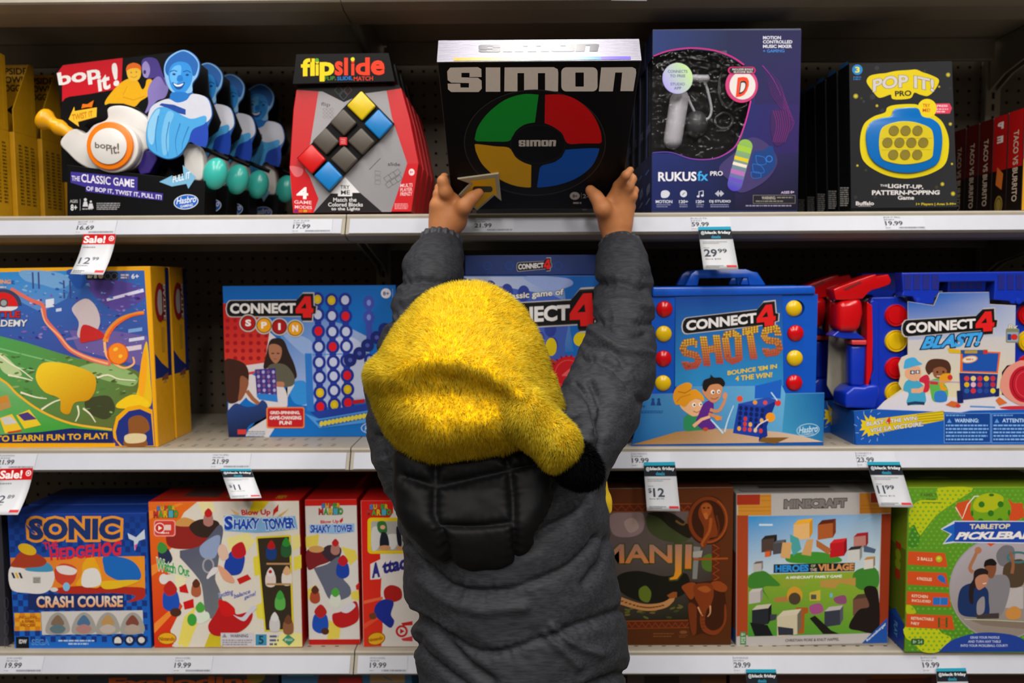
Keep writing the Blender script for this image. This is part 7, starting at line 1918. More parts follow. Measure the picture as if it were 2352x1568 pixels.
    P.part = 'title_mark'
    for s_ in (-1,1): P.poly(cG([(820 + s_ * 150,215),(820 + s_ * 250,240),(820 + s_ * 262,280),(820 + s_ * 200,380),(820 + s_ * 120,380)]) if s_ < 0 else cG([(950,210),(985,240),(1056,240),(1070,340),(1010,370),(960,380)]),'#c84a20')
    P.line(cG([(560,270),(610,355),(650,250),(700,190),(745,190)]),2.6,'#e0d4c4')
    P.poly(cG([(770,520),(880,520),(818,560)]),'#c84a20')
    P.ell(*eG(820,285),47,37,'#6c9a1c',36); P.blob(cG([(690,250),(730,190),(820,165),(900,185),(910,230),(850,290),(760,310),(700,290)]),'#a8b018')
    for x,y,a,b in ((752,250,7,7),(892,248,7,7),(820,315,7,7),(825,180,6,3.4),(745,368,6,5),(888,366,6,5),(682,315,3,7),(955,312,3,7)): P.ell(*eG(x,y),a,b,'#2c6c1c',16)
    P.part = 'banner'
    P.poly(cG([(448,432),(550,370),(1190,372),(1190,540),(560,532),(462,545),(520,468)]),'#c8ccd8'); P.poly(cG([(462,434),(552,390),(552,520),(478,532),(534,468)]),'#1c5cb4'); P.poly(cG([(552,378),(1186,378),(1186,532),(548,524)]),'#1a42a0')
    P.text('TABLETOP',cG([(664,394),(966,392),(958,430),(664,432)]),'#d8cca8',0.08); P.text('PICKLEBALL',cG([(566,454),(1165,446),(1165,504),(556,510)]),'#e4e0dc',0.10,shear=0.25)
    P.part = 'lower_lettering'
    P.poly(cG(smooth_open([(435,1337),(520,1260),(640,1215),(760,1195),(900,1200),(1020,1225),(1120,1290),(1150,1337)],4)),'#1f3c90')
    for s,y,a,b in (('GRAB YOUR PADDLE',1222,668,884),('AND TURN ANY TABLE',1252,652,894),('INTO YOUR PICKLEBALL COURT!',1282,598,944)): P.text(s,cG([(a,y),(b,y),(b,y + 18),(a,y + 18)]),'#b4bcd8',0.05)
    P.poly(cG(rounded_rect(232,1240,328,1286,12)),'#2c5c2c'); P.text('8+  2-4',cG([(246,1250),(314,1250),(314,1276),(246,1276)]),'#a8c0a0',0.05)
    P.text('FAMILY',cG([(305,168),(424,168),(424,190),(305,190)]),'#4c6420',0.04); P.line(cG([(310,235),(460,237)]),1.4,'#4c6420'); P.lines_of_text(*eG(340,208),eG(420,0)[0],1,3,2.4,'#4c6420',3)
    P.build(r)
    xl = (C.f(*eG(210,125))[0] + C.f(*eG(188,1340))[0]) / 2
    S = C.side('side_print',xl,-1); S.frame = lambda a,b: (a,b); h = C.f(*eG(210,125))[1]
    S.rect(0.004,h * .20,0.068,h - .004,'#5c6c14'); S.rect(0.002,0.002,0.068,h * .17,'#1f3c90'); S.poly([(0.002,h * .17),(0.068,h * .17),(0.04,h * .22)],'#1f4ca4')
    S.text('PLAY',[(0.028,h * .14),(0.028,h * .05),(0.042,h * .05),(0.042,h * .14)],'#5ca4c8',0.03)
    for k,c in enumerate(('#a83018','#8a9a1c','#8a9a1c','#a83018')): S.ell(0.034,h * (.62 - .06 * k),0.012,0.010,c,14)
    S.build(r)
    return C
PIC = make_pickle()
c = copy_tree(PIC.root); c.location.y += 0.078; c['label'] = 'green table game box standing behind the one with the blue banner'

# ---------------------------------------------------------------- tops of the boxes on the shelf below, just peeping in at the bottom of the picture
def under(name_label,x0,x1,py,col,deco=None,y=0.05,dep=0.1):
    a = on_y(x0,py,y); b = on_y(x1,py,y)
    C = Carton('game_box',name_label,'game box',None,0,origin=Vector(((a.x + b.x) / 2,y,Z_BASE)))
    w = (b.x - a.x) / 2; h = a.z - Z_BASE
    bm = bmesh.new(); add_box(bm,-w,w,0,dep,0,h); bm_obj('carton',bm,mat('card_' + col[1:],col,0.45),C.root,bevel=0.001)
    if deco:
        P = C.print(); deco(P); P.build(C.root)
    return C
def d1(P):
    P.text('Exploding',[(250,1556),(600,1550),(600,1580),(250,1586)],'#a84a14',0.08); P.ell(588,1552,21,16,'#7c6a1c',20)
under('dark navy box with orange lettering, only its top showing at the bottom edge',180,640,1543,'#0d1024',d1)
def d2(P):
    P.poly([(735,1544),(830,1544),(838,1600),(720,1600)],'#6a3028'); P.poly([(780,1556),(830,1556),(832,1600),(770,1600)],'#b0201c'); P.rect(850,1548,930,1567,'#a8845c'); P.line([(880,1552),(900,1562)],3,'#4c80a0'); P.rect(660,1546,720,1552,'#4a90b8')
under('blue box with tan and red patches, only its top showing beside the jacket',646,946,1543,'#1c5c8c',d2)
def d3(P): P.poly([(1610,1546),(1668,1546),(1668,1600),(1610,1600)],'#5a3410'); P.rect(1480,1552,1560,1570,'#1c120c')
under('dark brown box top just right of the grey jacket at the bottom edge',1440,1668,1546,'#2c1408',d3)
def d4(P): P.rect(2000,1550,2130,1558,'#7c3a10'); P.poly([(1990,1560),(2140,1556),(2140,1590),(1990,1590)],'#4a1c08')
under('red-brown box top under the two lowest hanging price tags',1676,2160,1546,'#4c1a08',d4)
under('dark red box top in the lowest corner beside the last hanging tag',2170,2460,1540,'#3c1408')
# ================================================================ printed price tickets on the strips, and hanging tags
STRIP_N = Vector((0,-LIP_H,LIP_D)).normalized()
LEAN = math.atan2(LIP_D,LIP_H)   # the strip's backward lean
M_PAPER = mat('ticket_paper','#b3b5be',0.5,noise=0.02,scale=60)
ZS = {0: Z_TOP,1: Z_MID,2: Z_LOW}
def ticket(level,px,price,name,label,w=60,scan=True,sub=None):
    """paper slip lying on the sloping strip, its left end at pixel px"""
    z = ZS[level]
    o = on_y(px,515 if level == 0 else 1050 if level == 1 else 1520,-LIP_D / 2)
    # lower edge of the strip
    org = Vector((o.x,-LIP_D,z - 0.0085 - LIP_H)) + STRIP_N * 0.0021
    t = thing('price_ticket',label,'price ticket',org,(-LEAN,0,0),'printed price tickets on the strips' if False else None)
    L = math.hypot(LIP_H,LIP_D); ww = w / 1290
    bm = bmesh.new(); add_box(bm,0,ww,0,0.0002,0.0015,L - 0.0012); bm_obj('paper',bm,M_PAPER,t)
    P = Print(lambda a,b: (a,b),'lettering',lift=0.00025)
    def zz(u): return 0.0015 + (L - 0.003) * u
    P.text(price,[(0.0,zz(.62)),(0.030,zz(.62)),(0.030,zz(.30)),(0.0,zz(.30))],'#3a3a42',0.05)
    P.part = 'small_print'
    P.text(name,[(0.0,zz(.94)),(0.0275,zz(.94)),(0.0275,zz(.82)),(0.0,zz(.82))],'#6a6a72',0.0)
    P.lines_of_text(0.0,zz(.68),0.022,1,.001,zz(.76) - zz(.68),'#8a8a92',px)
    P.lines_of_text(0.0,zz(.10),0.010,1,.001,zz(.18) - zz(.10),'#9a9aa2',px + 1)
    P.part = 'barcode'
    vs,fs = [],[]; r = random.Random(px); x = 0.022
    while x < ww * .97:
        q = r.choice((.0003,.0006,.0009)); i = len(vs); vs += [(x,zz(.08)),(x + q,zz(.08)),(x + q,zz(.2)),(x,zz(.2))]; fs.append((i,i + 1,i + 2,i + 3)); x += q + r.choice((.0004,.0007))
    P.raw(vs,fs,'#5a5a62')
    P.build(t)
    return t
for lv,px,pr,nm,lab in ((0,178,'16.69','BOP IT','price ticket reading 16.69 under the die-cut blue boy package'),
        (0,674,'17.99','FLIP SLIDE','price ticket reading 17.99 under the red sliding-block package'),
        (0,1090,'21.99','CLASSIC SIMO','price ticket reading 21.99 between the child\'s two hands'),
        (0,1588,'59.99','RUKUS FX','price ticket reading 59.99 under the tall purple toy box'),
        (0,2032,'19.99','POP IT PRO','price ticket reading 19.99 under the black popper toy box'),
        (1,-4,'21.99','POKEMON','price ticket reading 21.99 under the yellow-bordered stadium box'),
        (1,488,'21.99','CNCT4 SPIN','price ticket reading 21.99 under the spinning disc game box'),
        (1,1451,'19.99','CNCT4SHOTS','price ticket reading 19.99 under the carry case with balls'),
        (1,1967,'23.99','CONNECT 4','price ticket reading 23.99 under the big blue blaster set'),
        (2,14,'19.99','IDW GAMES','price ticket reading 19.99 under the cobalt chequered box'),
        (2,402,'19.99','EPOCH EVERL','price ticket reading 19.99 under the tower game box'),
        (2,850,'19.99','EPOCH EVERL','price ticket reading 19.99 under the half hidden red game box'),
        (2,1685,'29.99','RAVENSBURGER','price ticket reading 29.99 under the blocky village box'),
        (2,2118,'19.99','BUFFALO GAME','price ticket reading 19.99 under the green table game box')):
    ticket(lv,px,pr,nm,lab,w=88)

def hang_tag(quad,level,label,draw,bend=0.012,group=None,wrap=0.0):
    """paper tag clipped behind the strip's lower edge and hanging free; quad = TL,TR,BR,BL in pixels"""
    z = ZS.get(level,Z_UP)
    y0 = -LIP_D - 0.0035
    TL,TR,BR,BL = quad
    top = on_y((TL[0] + TR[0]) / 2,(TL[1] + TR[1]) / 2,y0)
    t = thing('shelf_tag',label,'price tag',top,(0,0,0),group)
    n = 10
    def sheet(u,v):
        # v 0..1 down: edges bow as the paper swings outward
        s = v * v if bend > 0 else v
        x0,x1 = TL[0] + (BL[0] - TL[0]) * (v ** 1.6 if wrap else v),TR[0] + (BR[0] - TR[0]) * (v ** 1.6 if wrap else v)
        y = (TL[1] * (1 - u) + TR[1] * u) * (1 - v) + (BL[1] * (1 - u) + BR[1] * u) * v
        return on_y(x0 * (1 - u) + x1 * u,y,y0 - bend * v * v) - top
    V = [sheet(i / 4,j / n) for j in range(n + 1) for i in range(5)]
    Fc = [(j * 5 + i,(j + 1) * 5 + i,(j + 1) * 5 + i + 1,j * 5 + i + 1) for j in range(n) for i in range(4)]
    o = mesh_obj('paper',V,Fc,mat('tag_paper','#c8cad0',0.45,noise=0.015),t,smooth=True)
    so = o.modifiers.new('thickness','SOLIDIFY'); so.thickness = 0.0004; so.offset = 0
    P = Print(lambda a,b: (a,b),'tag_print',lift=0.0005)
    draw(P)
    # ink follows the bent sheet: subdivided through its own (u,v)
    for part,items in P.parts.items():
        V,Fc,Cc = [],[],[]
        for p,faces,cols,lv in items:
            k = len(V)
            for (u,v) in p:
                q = sheet(u,v); V.append((q.x,q.y - P.lift - 0.00008 * lv,q.z))
            Cc.extend(cols); Fc += [tuple(k + i for i in f) for f in faces]
        mesh_obj(part,V,Fc,INK,t,ink=Cc)
    return t
def grid(P,u0,v0,u1,v1,col,n=4):
    vs,fs = [],[]
    for j in range(n + 1): vs += [(u0,v0 + (v1 - v0) * j / n),(u1,v0 + (v1 - v0) * j / n)]
    for j in range(n): fs.append((2 * j,2 * j + 1,2 * j + 3,2 * j + 2))
    P.raw(vs,fs,col)
def bull(P,u,v,r,asp,col,bg):
    P.ell(u,v,r,r * asp,col,22); P.ell(u,v,r * .68,r * .68 * asp,bg,20); P.ell(u,v,r * .38,r * .38 * asp,col,16)
def sale(price,cents,save):
    def draw(P):
        P.part = 'sale_banner'; grid(P,0,0,1,.25,'#c8151c',3)
        P.text('Sale!',(.03,.04,.70,.22),'#f4eeee',0.06)
        P.part = 'round_mark'; bull(P,.88,.11,.085,.75,'#f0e4e4','#c8151c')
        P.part = 'tag_print'
        P.lines_of_text(.05,.31,.45,1,.03,.03,'#8a8c92',1)
        P.text(price,(.08,.58,.42,.74),'#4a5060',0.02); P.text(cents,(.46,.57,.66,.65),'#4a5060',0.02)
        P.lines_of_text(.05,.77,.55,1,.03,.025,'#8a8c92',2); P.lines_of_text(.05,.90,.40,1,.03,.025,'#6a6c72',3); P.lines_of_text(.05,.94,.36,1,.03,.02,'#6a6c72',5)
        P.part = 'red_patch'; P.rect(.70,.89,.97,.95,'#c8343c')
    return draw
def friday(price,cents,save,dollar=False,full=True):
    def draw(P):
        P.part = 'banner'; grid(P,0,0,1,.07,'#2aa4c4',2); grid(P,0,.07,1,.29,'#20262e',3)
        bull(P,.12,.145,.055,.8,'#e8ecf0','#20262e'); P.text('black friday',(.19,.10,.97,.185),'#eef0f4',0.06)
        P.text('deals',(.36,.20,.64,.27),'#2f9cc0',0.05)
        P.part = 'tag_print'
        P.lines_of_text(.08,.34,.85,1,.03,.018,'#9a9ca2',1); P.lines_of_text(.08,.375,.6,1,.03,.018,'#9a9ca2',8); P.lines_of_text(.08,.48,.32,1,.03,.02,'#9a9ca2',2)
        if dollar: P.text('$',(.08,.53,.19,.64),'#3a4250',0.03); P.text(price,(.23,.53,.44 if price == '11' else .58,.71),'#3a4250',0.05)
        else: e_ = .30 if price == '11' else .46; P.text(price,(.08,.52,e_,.70),'#3a4250',0.05); P.text(cents,(e_ + .03,.515,e_ + .30,.61),'#3a4250',0.04)
        P.text(save,(.10,.735,.55,.765),'#55585f',0.02); P.lines_of_text(.08,.90,.6,2,.03,.016,'#6a6c72',4)
        P.part = 'red_patch'; P.rect(.68,.895,.97,.945,'#c8343c')
    return draw
hang_tag([(192,538),(266,537),(237,631),(161,629)],0,'red-topped sale tag reading 12.99 curling below the die-cut blue boy package',sale('12','99',''),bend=0.03,group=None,wrap=1)
hang_tag([(0,1076),(76,1074),(41,1182),(-40,1182)],1,'red-topped sale tag cut by the left picture edge, below the stadium box',sale('12','89',''),bend=0.03,wrap=1)
hang_tag([(1603,521),(1678,520),(1696,619),(1616,619)],0,'black-topped deal tag reading 29.99 below the tall purple toy box',friday('29','99','Save $30'),bend=0.008)
hang_tag([(506,1076),(576,1076),(601,1143),(530,1145)],1,'black-topped deal tag reading 11 dollars, shaded, hanging over the tower box',friday('11','','Save $10.99',True),bend=0.03)
hang_tag([(1478,1061),(1550,1060),(1562,1174),(1486,1173)],1,'black-topped deal tag reading 12 dollars hanging over the brown carved-wood box',friday('12','','Save $7.99',True),bend=0.008)
hang_tag([(1991,1060),(2066,1060),(2098,1165),(2020,1164)],1,'black-topped deal tag reading 11.99 hanging beside the green table game box',friday('11','99','Save $12'),bend=0.012)
hang_tag([(1713,1536),(1782,1536),(1796,1650),(1722,1650)],2,'black-topped deal tag cut by the bottom edge below the 29.99 ticket',friday('14','99','Save $15'),bend=0.008)
hang_tag([(2150,1534),(2218,1533),(2236,1640),(2158,1640)],2,'black-topped deal tag cut by the bottom edge below the green table game box',friday('9','99','Save $10'),bend=0.008)
hang_tag([(1406,-95),(1482,-95),(1486,2),(1404,1)],3,'white tag whose lower edge peeps in at the top of the picture',friday('19','99','Save $5'),bend=0.006)
# ================================================================ the child, seen from behind, reaching up
class Field:
    """distance field on a box grid; pieces are blended in, then skinned as one closed surface"""
    def __init__(self,lo,hi,step):
        self.lo = np.array(lo,float); self.s = step
        self.n = np.ceil((np.array(hi) - self.lo) / step).astype(int) + 1
        self.f = np.full(self.n,1.0,np.float32)
    def sub(self,lo,hi):
        a = np.clip(np.floor((np.array(lo) - self.lo) / self.s).astype(int),0,self.n - 1); b = np.clip(np.ceil((np.array(hi) - self.lo) / self.s).astype(int) + 1,1,self.n)
        g = [self.lo[k] + self.s * np.arange(a[k],b[k]) for k in range(3)]
        X,Y,Z = np.meshgrid(*g,indexing='ij')
        return (slice(a[0],b[0]),slice(a[1],b[1]),slice(a[2],b[2])),X,Y,Z
    def blend(self,sl,d,k):
        o = self.f[sl]
        if k <= 0: self.f[sl] = np.minimum(o,d); return
        h = np.clip(0.5 + 0.5 * (o - d) / k,0,1)
        self.f[sl] = (o * (1 - h) + d * h - k * h * (1 - h)).astype(np.float32)
    def cone(self,a,ra,b,rb,k=0.01):
        a = np.array(a,float); b = np.array(b,float); m = max(ra,rb) + 2.5 * k + 0.01
        sl,X,Y,Z = self.sub(np.minimum(a,b) - m,np.maximum(a,b) + m)
        ba = b - a; L = ba @ ba + 1e-12
        t = np.clip(((X - a[0]) * ba[0] + (Y - a[1]) * ba[1] + (Z - a[2]) * ba[2]) / L,0,1)
        d = np.sqrt((X - a[0] - ba[0] * t) ** 2 + (Y - a[1] - ba[1] * t) ** 2 + (Z - a[2] - ba[2] * t) ** 2) - (ra + (rb - ra) * t)
        self.blend(sl,d,k)
    def chain(self,pts,k=0.01):
        for (a,ra),(b,rb) in zip(pts,pts[1:]): self.cone(a,ra,b,rb,k)
    def skin(self,smooth=2):
        f = self.f; n = self.n
        ins = f < 0
        c = np.zeros(n - 1,np.int8)
        for i in (0,1):
            for j in (0,1):
                for k in (0,1): c += ins[i:n[0] - 1 + i,j:n[1] - 1 + j,k:n[2] - 1 + k]
        act = np.argwhere((c > 0) & (c < 8))
        idx = np.full(n - 1,-1,np.int64); idx[tuple(act.T)] = np.arange(len(act))
        P = np.zeros((len(act),3)); W_ = np.zeros(len(act))
        cor = [(i,j,k) for i in (0,1) for j in (0,1) for k in (0,1)]
        val = {q: f[act[:,0] + q[0],act[:,1] + q[1],act[:,2] + q[2]].astype(float) for q in cor}
        for q in cor:
            for ax in range(3):
                if q[ax]: continue
                r = list(q); r[ax] = 1; r = tuple(r)
                v0,v1 = val[q],val[r]; m = (v0 < 0) != (v1 < 0)
                t = np.where(m,v0 / np.where(m,v0 - v1,1),0)
                p = np.array(q,float)[None] + np.zeros((len(act),3)); p[:,ax] = t
                P[m] += p[m]; W_[m] += 1
        P = self.lo + self.s * (act + P / W_[:,None])
        Q = []
        for ax in range(3):
            b_,c_ = [(1,2),(2,0),(0,1)][ax]
            s0 = [slice(None)] * 3; s1 = [slice(None)] * 3; s0[ax] = slice(0,-1); s1[ax] = slice(1,None)
            A,B = ins[tuple(s0)],ins[tuple(s1)]
            e = np.argwhere(A != B); e = e[(e[:,b_] > 0) & (e[:,c_] > 0) & (e[:,b_] < n[b_] - 1) & (e[:,c_] < n[c_] - 1)]
            def cell(db,dc):
                g = e.copy(); g[:,b_] -= db; g[:,c_] -= dc; return idx[tuple(g.T)]
            q = np.stack([cell(1,1),cell(0,1),cell(0,0),cell(1,0)],1)
            fl = B[tuple(e.T)]
            q[fl] = q[fl][:,::-1]; Q.append(q)
        Q = np.concatenate(Q)
        E = np.concatenate([Q[:,[0,1]],Q[:,[1,2]],Q[:,[2,3]],Q[:,[3,0]]])
        for _ in range(smooth):
            acc = np.zeros_like(P); cnt = np.zeros(len(P))
            for k in (0,1):
                np.add.at(acc,E[:,k],P[E[:,1 - k]]); np.add.at(cnt,E[:,k],1)
            P = P * 0.5 + 0.5 * acc / np.maximum(cnt,1)[:,None]
        return P,Q
def vnormals(P,Q):
    N = np.zeros_like(P); a = P[Q[:,2]] - P[Q[:,0]]; b = P[Q[:,3]] - P[Q[:,1]]; fn = np.cross(a,b)
    for k in range(4): np.add.at(N,Q[:,k],fn)
    return N / (np.linalg.norm(N,axis=1)[:,None] + 1e-12)
RMn = np.array(RM); CAMn = np.array(CAM)
def projn(P):
    q = (P - CAMn) @ RMn
    return np.stack([W / 2 + F * q[:,0] / -q[:,2],H / 2 - F * q[:,1] / -q[:,2]],1),-q[:,2]
def projg(X,Y,Z):
    x,y,z = X - CAMn[0],Y - CAMn[1],Z - CAMn[2]
    qx = x * RMn[0,0] + y * RMn[1,0] + z * RMn[2,0]; qy = x * RMn[0,1] + y * RMn[1,1] + z * RMn[2,1]; d = -(x * RMn[0,2] + y * RMn[1,2] + z * RMn[2,2])
    return W / 2 + F * qx / d,H / 2 - F * qy / d,d
def A3(px,py,d): return np.array(at(px,py,d))
def node(px,py,d,r): return (A3(px,py,d),r * d / F)
def seg_dist(p,poly):
    best = np.full(len(p),1e9); s_at = np.zeros(len(p)); acc = 0.0
    q = np.array(poly,float)
    for a,b in zip(q,q[1:]):
        ba = b - a; L = math.hypot(*ba)
        t = np.clip(((p - a) @ ba) / (L * L),0,1); d = np.linalg.norm(p - a - t[:,None] * ba,axis=1)
        m = d < best; best[m] = d[m]; s_at[m] = acc + t[m] * L; acc += L
    return best,s_at
from mathutils import noise as mnoise
def nz(P,sc,off=0.0):
    return np.array([mnoise.noise(Vector((p[0] * sc[0] + off,p[1] * sc[1],p[2] * sc[2]))) for p in P])

FEET = Vector((at(1165,1568,1.15).x,at(1165,1568,1.15).y + 0.02,0.0))
KID = thing('person','child in a charcoal quilted jacket and fluffy yellow hat reaching up for the black box','person',FEET)
def skin_obj(name,P,Q,m,parent,ink=None):
    o = mesh_obj(name,P - np.array(FEET),[tuple(int(i) for i in q) for q in Q],m,parent,smooth=True,ink=ink)
    return o

# depth of the tilted box's front along the line of sight
def box_depth(px,py):
    d = ray(px,py); return (SIMON.o - CAM).dot(SIMON.n) / d.dot(SIMON.n)
print('box depth',[round(box_depth(*p),3) for p in ((1100,440),(1035,400),(1360,437),(1430,400),(1430,450))])

# ---------------------------------------------------------------- body: head, trunk, arms, hands and legs in one skin
LA = [(1014,556,1.425),(985,690,1.35),(948,800,1.28),(935,960,1.17)]
RA = [(1421,566,1.425),(1428,690,1.35),(1405,850,1.26),(1330,980,1.17)]
def build_body():
    lo = np.array(FEET) + (-0.24,-0.17,-0.001); hi = np.array(FEET) + (0.26,0.42,1.47)
    B = Field(lo,hi,0.0027)
    def N(px,py,d,r): return node(px,py,d,r)
    # left hand: palm, thumb on the front of the box, fingers round its left side
    bd = box_depth
    B.chain([N(962,760,1.31,40),N(990,640,1.385,28),N(1013,560,1.432,26.5)],.012)
    B.chain([N(1013,560,1.432,26.5),N(1017,528,1.437,28),N(1024,505,1.438,30)],.012)
    B.cone(*N(1022,512,1.438,30),*N(1013,474,1.425,22),.012); B.cone(*N(1030,510,1.436,30),*N(1037,462,1.425,19),.012)
    B.cone(*N(1012,500,1.440,24),*N(1006,472,1.43,18),.012); B.cone(*N(1044,500,1.436,28),*N(1052,478,1.432,20),.012)
    t = bd(1100,443)
    B.chain([N(1046,506,1.436,24),N(1066,474,t - 0.022,17),N(1084,455,t - 0.024,13.5),N(1100,443,t - 0.0205,11.5)],.008)
    e = bd(1033,405)
    B.chain([N(1036,462,1.425,19),N(1023,440,1.405,15.5),N(1017,416,e + 0.002,12.5),N(1021,406,e + 0.024,10)],.005)
    B.chain([N(1018,466,1.428,18),N(1008,446,1.425,13),N(1010,432,1.447,11),N(1024,428,1.465,10)],.005)
    B.chain([N(1008,472,1.43,16),N(1002,462,1.445,11),N(1010,452,1.468,10),N(1024,452,1.478,9)],.005)
    B.chain([N(1002,484,1.436,14),N(1000,478,1.455,10),N(1010,474,1.475,9),N(1020,474,1.482,8)],.005)
    # right hand: fingers over the right edge, thumb on the front
    B.chain([N(1405,850,1.26,46),N(1428,690,1.355,30),N(1424,610,1.41,27),N(1420,562,1.432,27.5)],.012)
    B.chain([N(1420,562,1.432,27.5),N(1415,530,1.434,30),N(1412,500,1.432,32)],.012)
    B.cone(*N(1414,505,1.432,31),*N(1410,460,1.415,19),.012); B.cone(*N(1418,505,1.432,29),*N(1432,458,1.418,18),.012); B.cone(*N(1424,508,1.434,25),*N(1443,475,1.428,14),.012)
    t2 = bd(1356,437)
    B.chain([N(1400,512,1.432,25),N(1384,478,t2 - 0.024,19),N(1370,453,t2 - 0.019,14),N(1356,437,t2 - 0.0135,12.5)],.008)
    e2 = bd(1436,395)
    B.chain([N(1411,458,1.414,18),N(1421,427,bd(1421,427) - 0.0155,13),N(1438,402,e2 - 0.013,10.5),N(1448,390,e2 + 0.003,8.5)],.004)
    B.chain([N(1432,456,1.418,16),N(1443,428,1.402,13),N(1452,411,1.41,10.5),N(1449,404,1.435,9)],.004)
    B.chain([N(1442,474,1.428,14),N(1453,450,1.415,11.5),N(1457,437,1.428,9.5),N(1450,432,1.455,8.5)],.004)
    B.chain([N(1444,490,1.436,13),N(1450,474,1.440,10),N(1448,464,1.458,8.5),N(1440,462,1.472,8)],.004)
    # upper arms, trunk, neck, head, legs (all under clothing)
    B.chain([N(962,760,1.31,40),N(940,900,1.22,48),N(985,1020,1.155,62)],.02); B.chain([N(1405,850,1.26,46),N(1375,930,1.21,52),N(1300,1020,1.155,62)],.02)
    B.chain([N(1060,1050,1.15,110),N(1080,1250,1.15,120),N(1110,1480,1.15,125),N(1130,1640,1.15,120)],.03); B.chain([N(1230,1050,1.15,110),N(1240,1250,1.15,120),N(1240,1480,1.15,125),N(1240,1640,1.15,120)],.03)
    B.cone(*N(1130,1040,1.14,60),*N(1110,940,1.12,60),.02)
    hc = A3(1085,880,1.12)
    B.cone(hc,0.076,hc + (0.0,0.012,0.022),0.078,.02); B.cone(hc + (0,0.055,-0.04),0.035,hc + (0,0.05,-0.03),0.04,.03)
    B.cone(hc + (0,0.085,0.006),0.006,hc + (0,0.096,-0.012),0.011,.008)
    for s in (-1,1):
        B.cone(hc + (s * .03,.078,.012),.009,hc + (s * .034,.077,.012),.009,.004); B.cone(hc + (s * .079,.01,-.012),.008,hc + (s * .082,.0,.018),.011,.005)
        x = FEET.x + s * 0.062
        B.chain([(np.array((x,FEET.y - .01,0.60)),.072),(np.array((x,FEET.y,0.33)),.052),(np.array((x,FEET.y - .01,0.22)),.050),(np.array((x,FEET.y - .02,0.07)),.034),(np.array((x,FEET.y - .02,0.035)),.032)],.02)
        B.cone(np.array((x,FEET.y - .03,0.034)),.030,np.array((x + s * .01,FEET.y + .09,0.026)),.026,.015)
    B.cone(hc + (-.018,.085,-.036),.006,hc + (.018,.085,-.036),.006,.004)
    P,Q = B.skin(2)
    return skin_obj('body',P,Q,mat('skin','#b9794c',0.5,noise=0.05,scale=90,spec=0.3,sub=0.12),KID)
build_body()

# ---------------------------------------------------------------- quilted jacket
M_JACK = mat('charcoal_heather_shell','#2b2d32',0.66,noise=0.38,scale=300,stretch=(0.2,1,1.4),bump=0.12,spec=0.22)
ROWS = np.array([(880,985,1240),(915,915,1330),(945,872,1372),(1000,850,1400),(1060,852,1408),(1100,866,1402),(1140,886,1392),(1180,908,1397),(1250,922,1408),(1350,928,1420),(1450,940,1440),(1510,950,1450),(1568,963,1440),(1650,962,1442),(1730,970,1436)],float)
SEAMS = [[(1376,1235),(1330,1285),(1275,1319),(1166,1355),(1057,1355),(985,1315),(930,1250)],
         [(1427,1398),(1380,1420),(1311,1446),(1166,1496),(1094,1500),(1043,1475),(985,1435),(938,1409)],
         [(1452,1545),(1300,1590),(1150,1610),(1040,1560),(950,1480)],
         [(1372,1127),(1340,1165),(1267,1210),(1180,1250),(1000,1250),(930,1190)],
         [(1358,651),(1394,645),(1432,645),(1490,659)],[(1352,735),(1420,730),(1506,742)],[(1337,823),(1375,825),(1413,842),(1448,877),(1480,925)],
         [(1289,907),(1314,946),(1335,992),(1356,1040),(1372,1127)],[(1356,877),(1382,923),(1390,961),(1386,1022),(1372,1127)],
         [(912,647),(954,639),(1004,643),(1066,655)],[(885,735),(946,712),(1010,716),(1060,730)],[(862,830),(930,800),(1010,810)],
         [(862,1000),(876,1050),(888,1100),(905,1140)]]
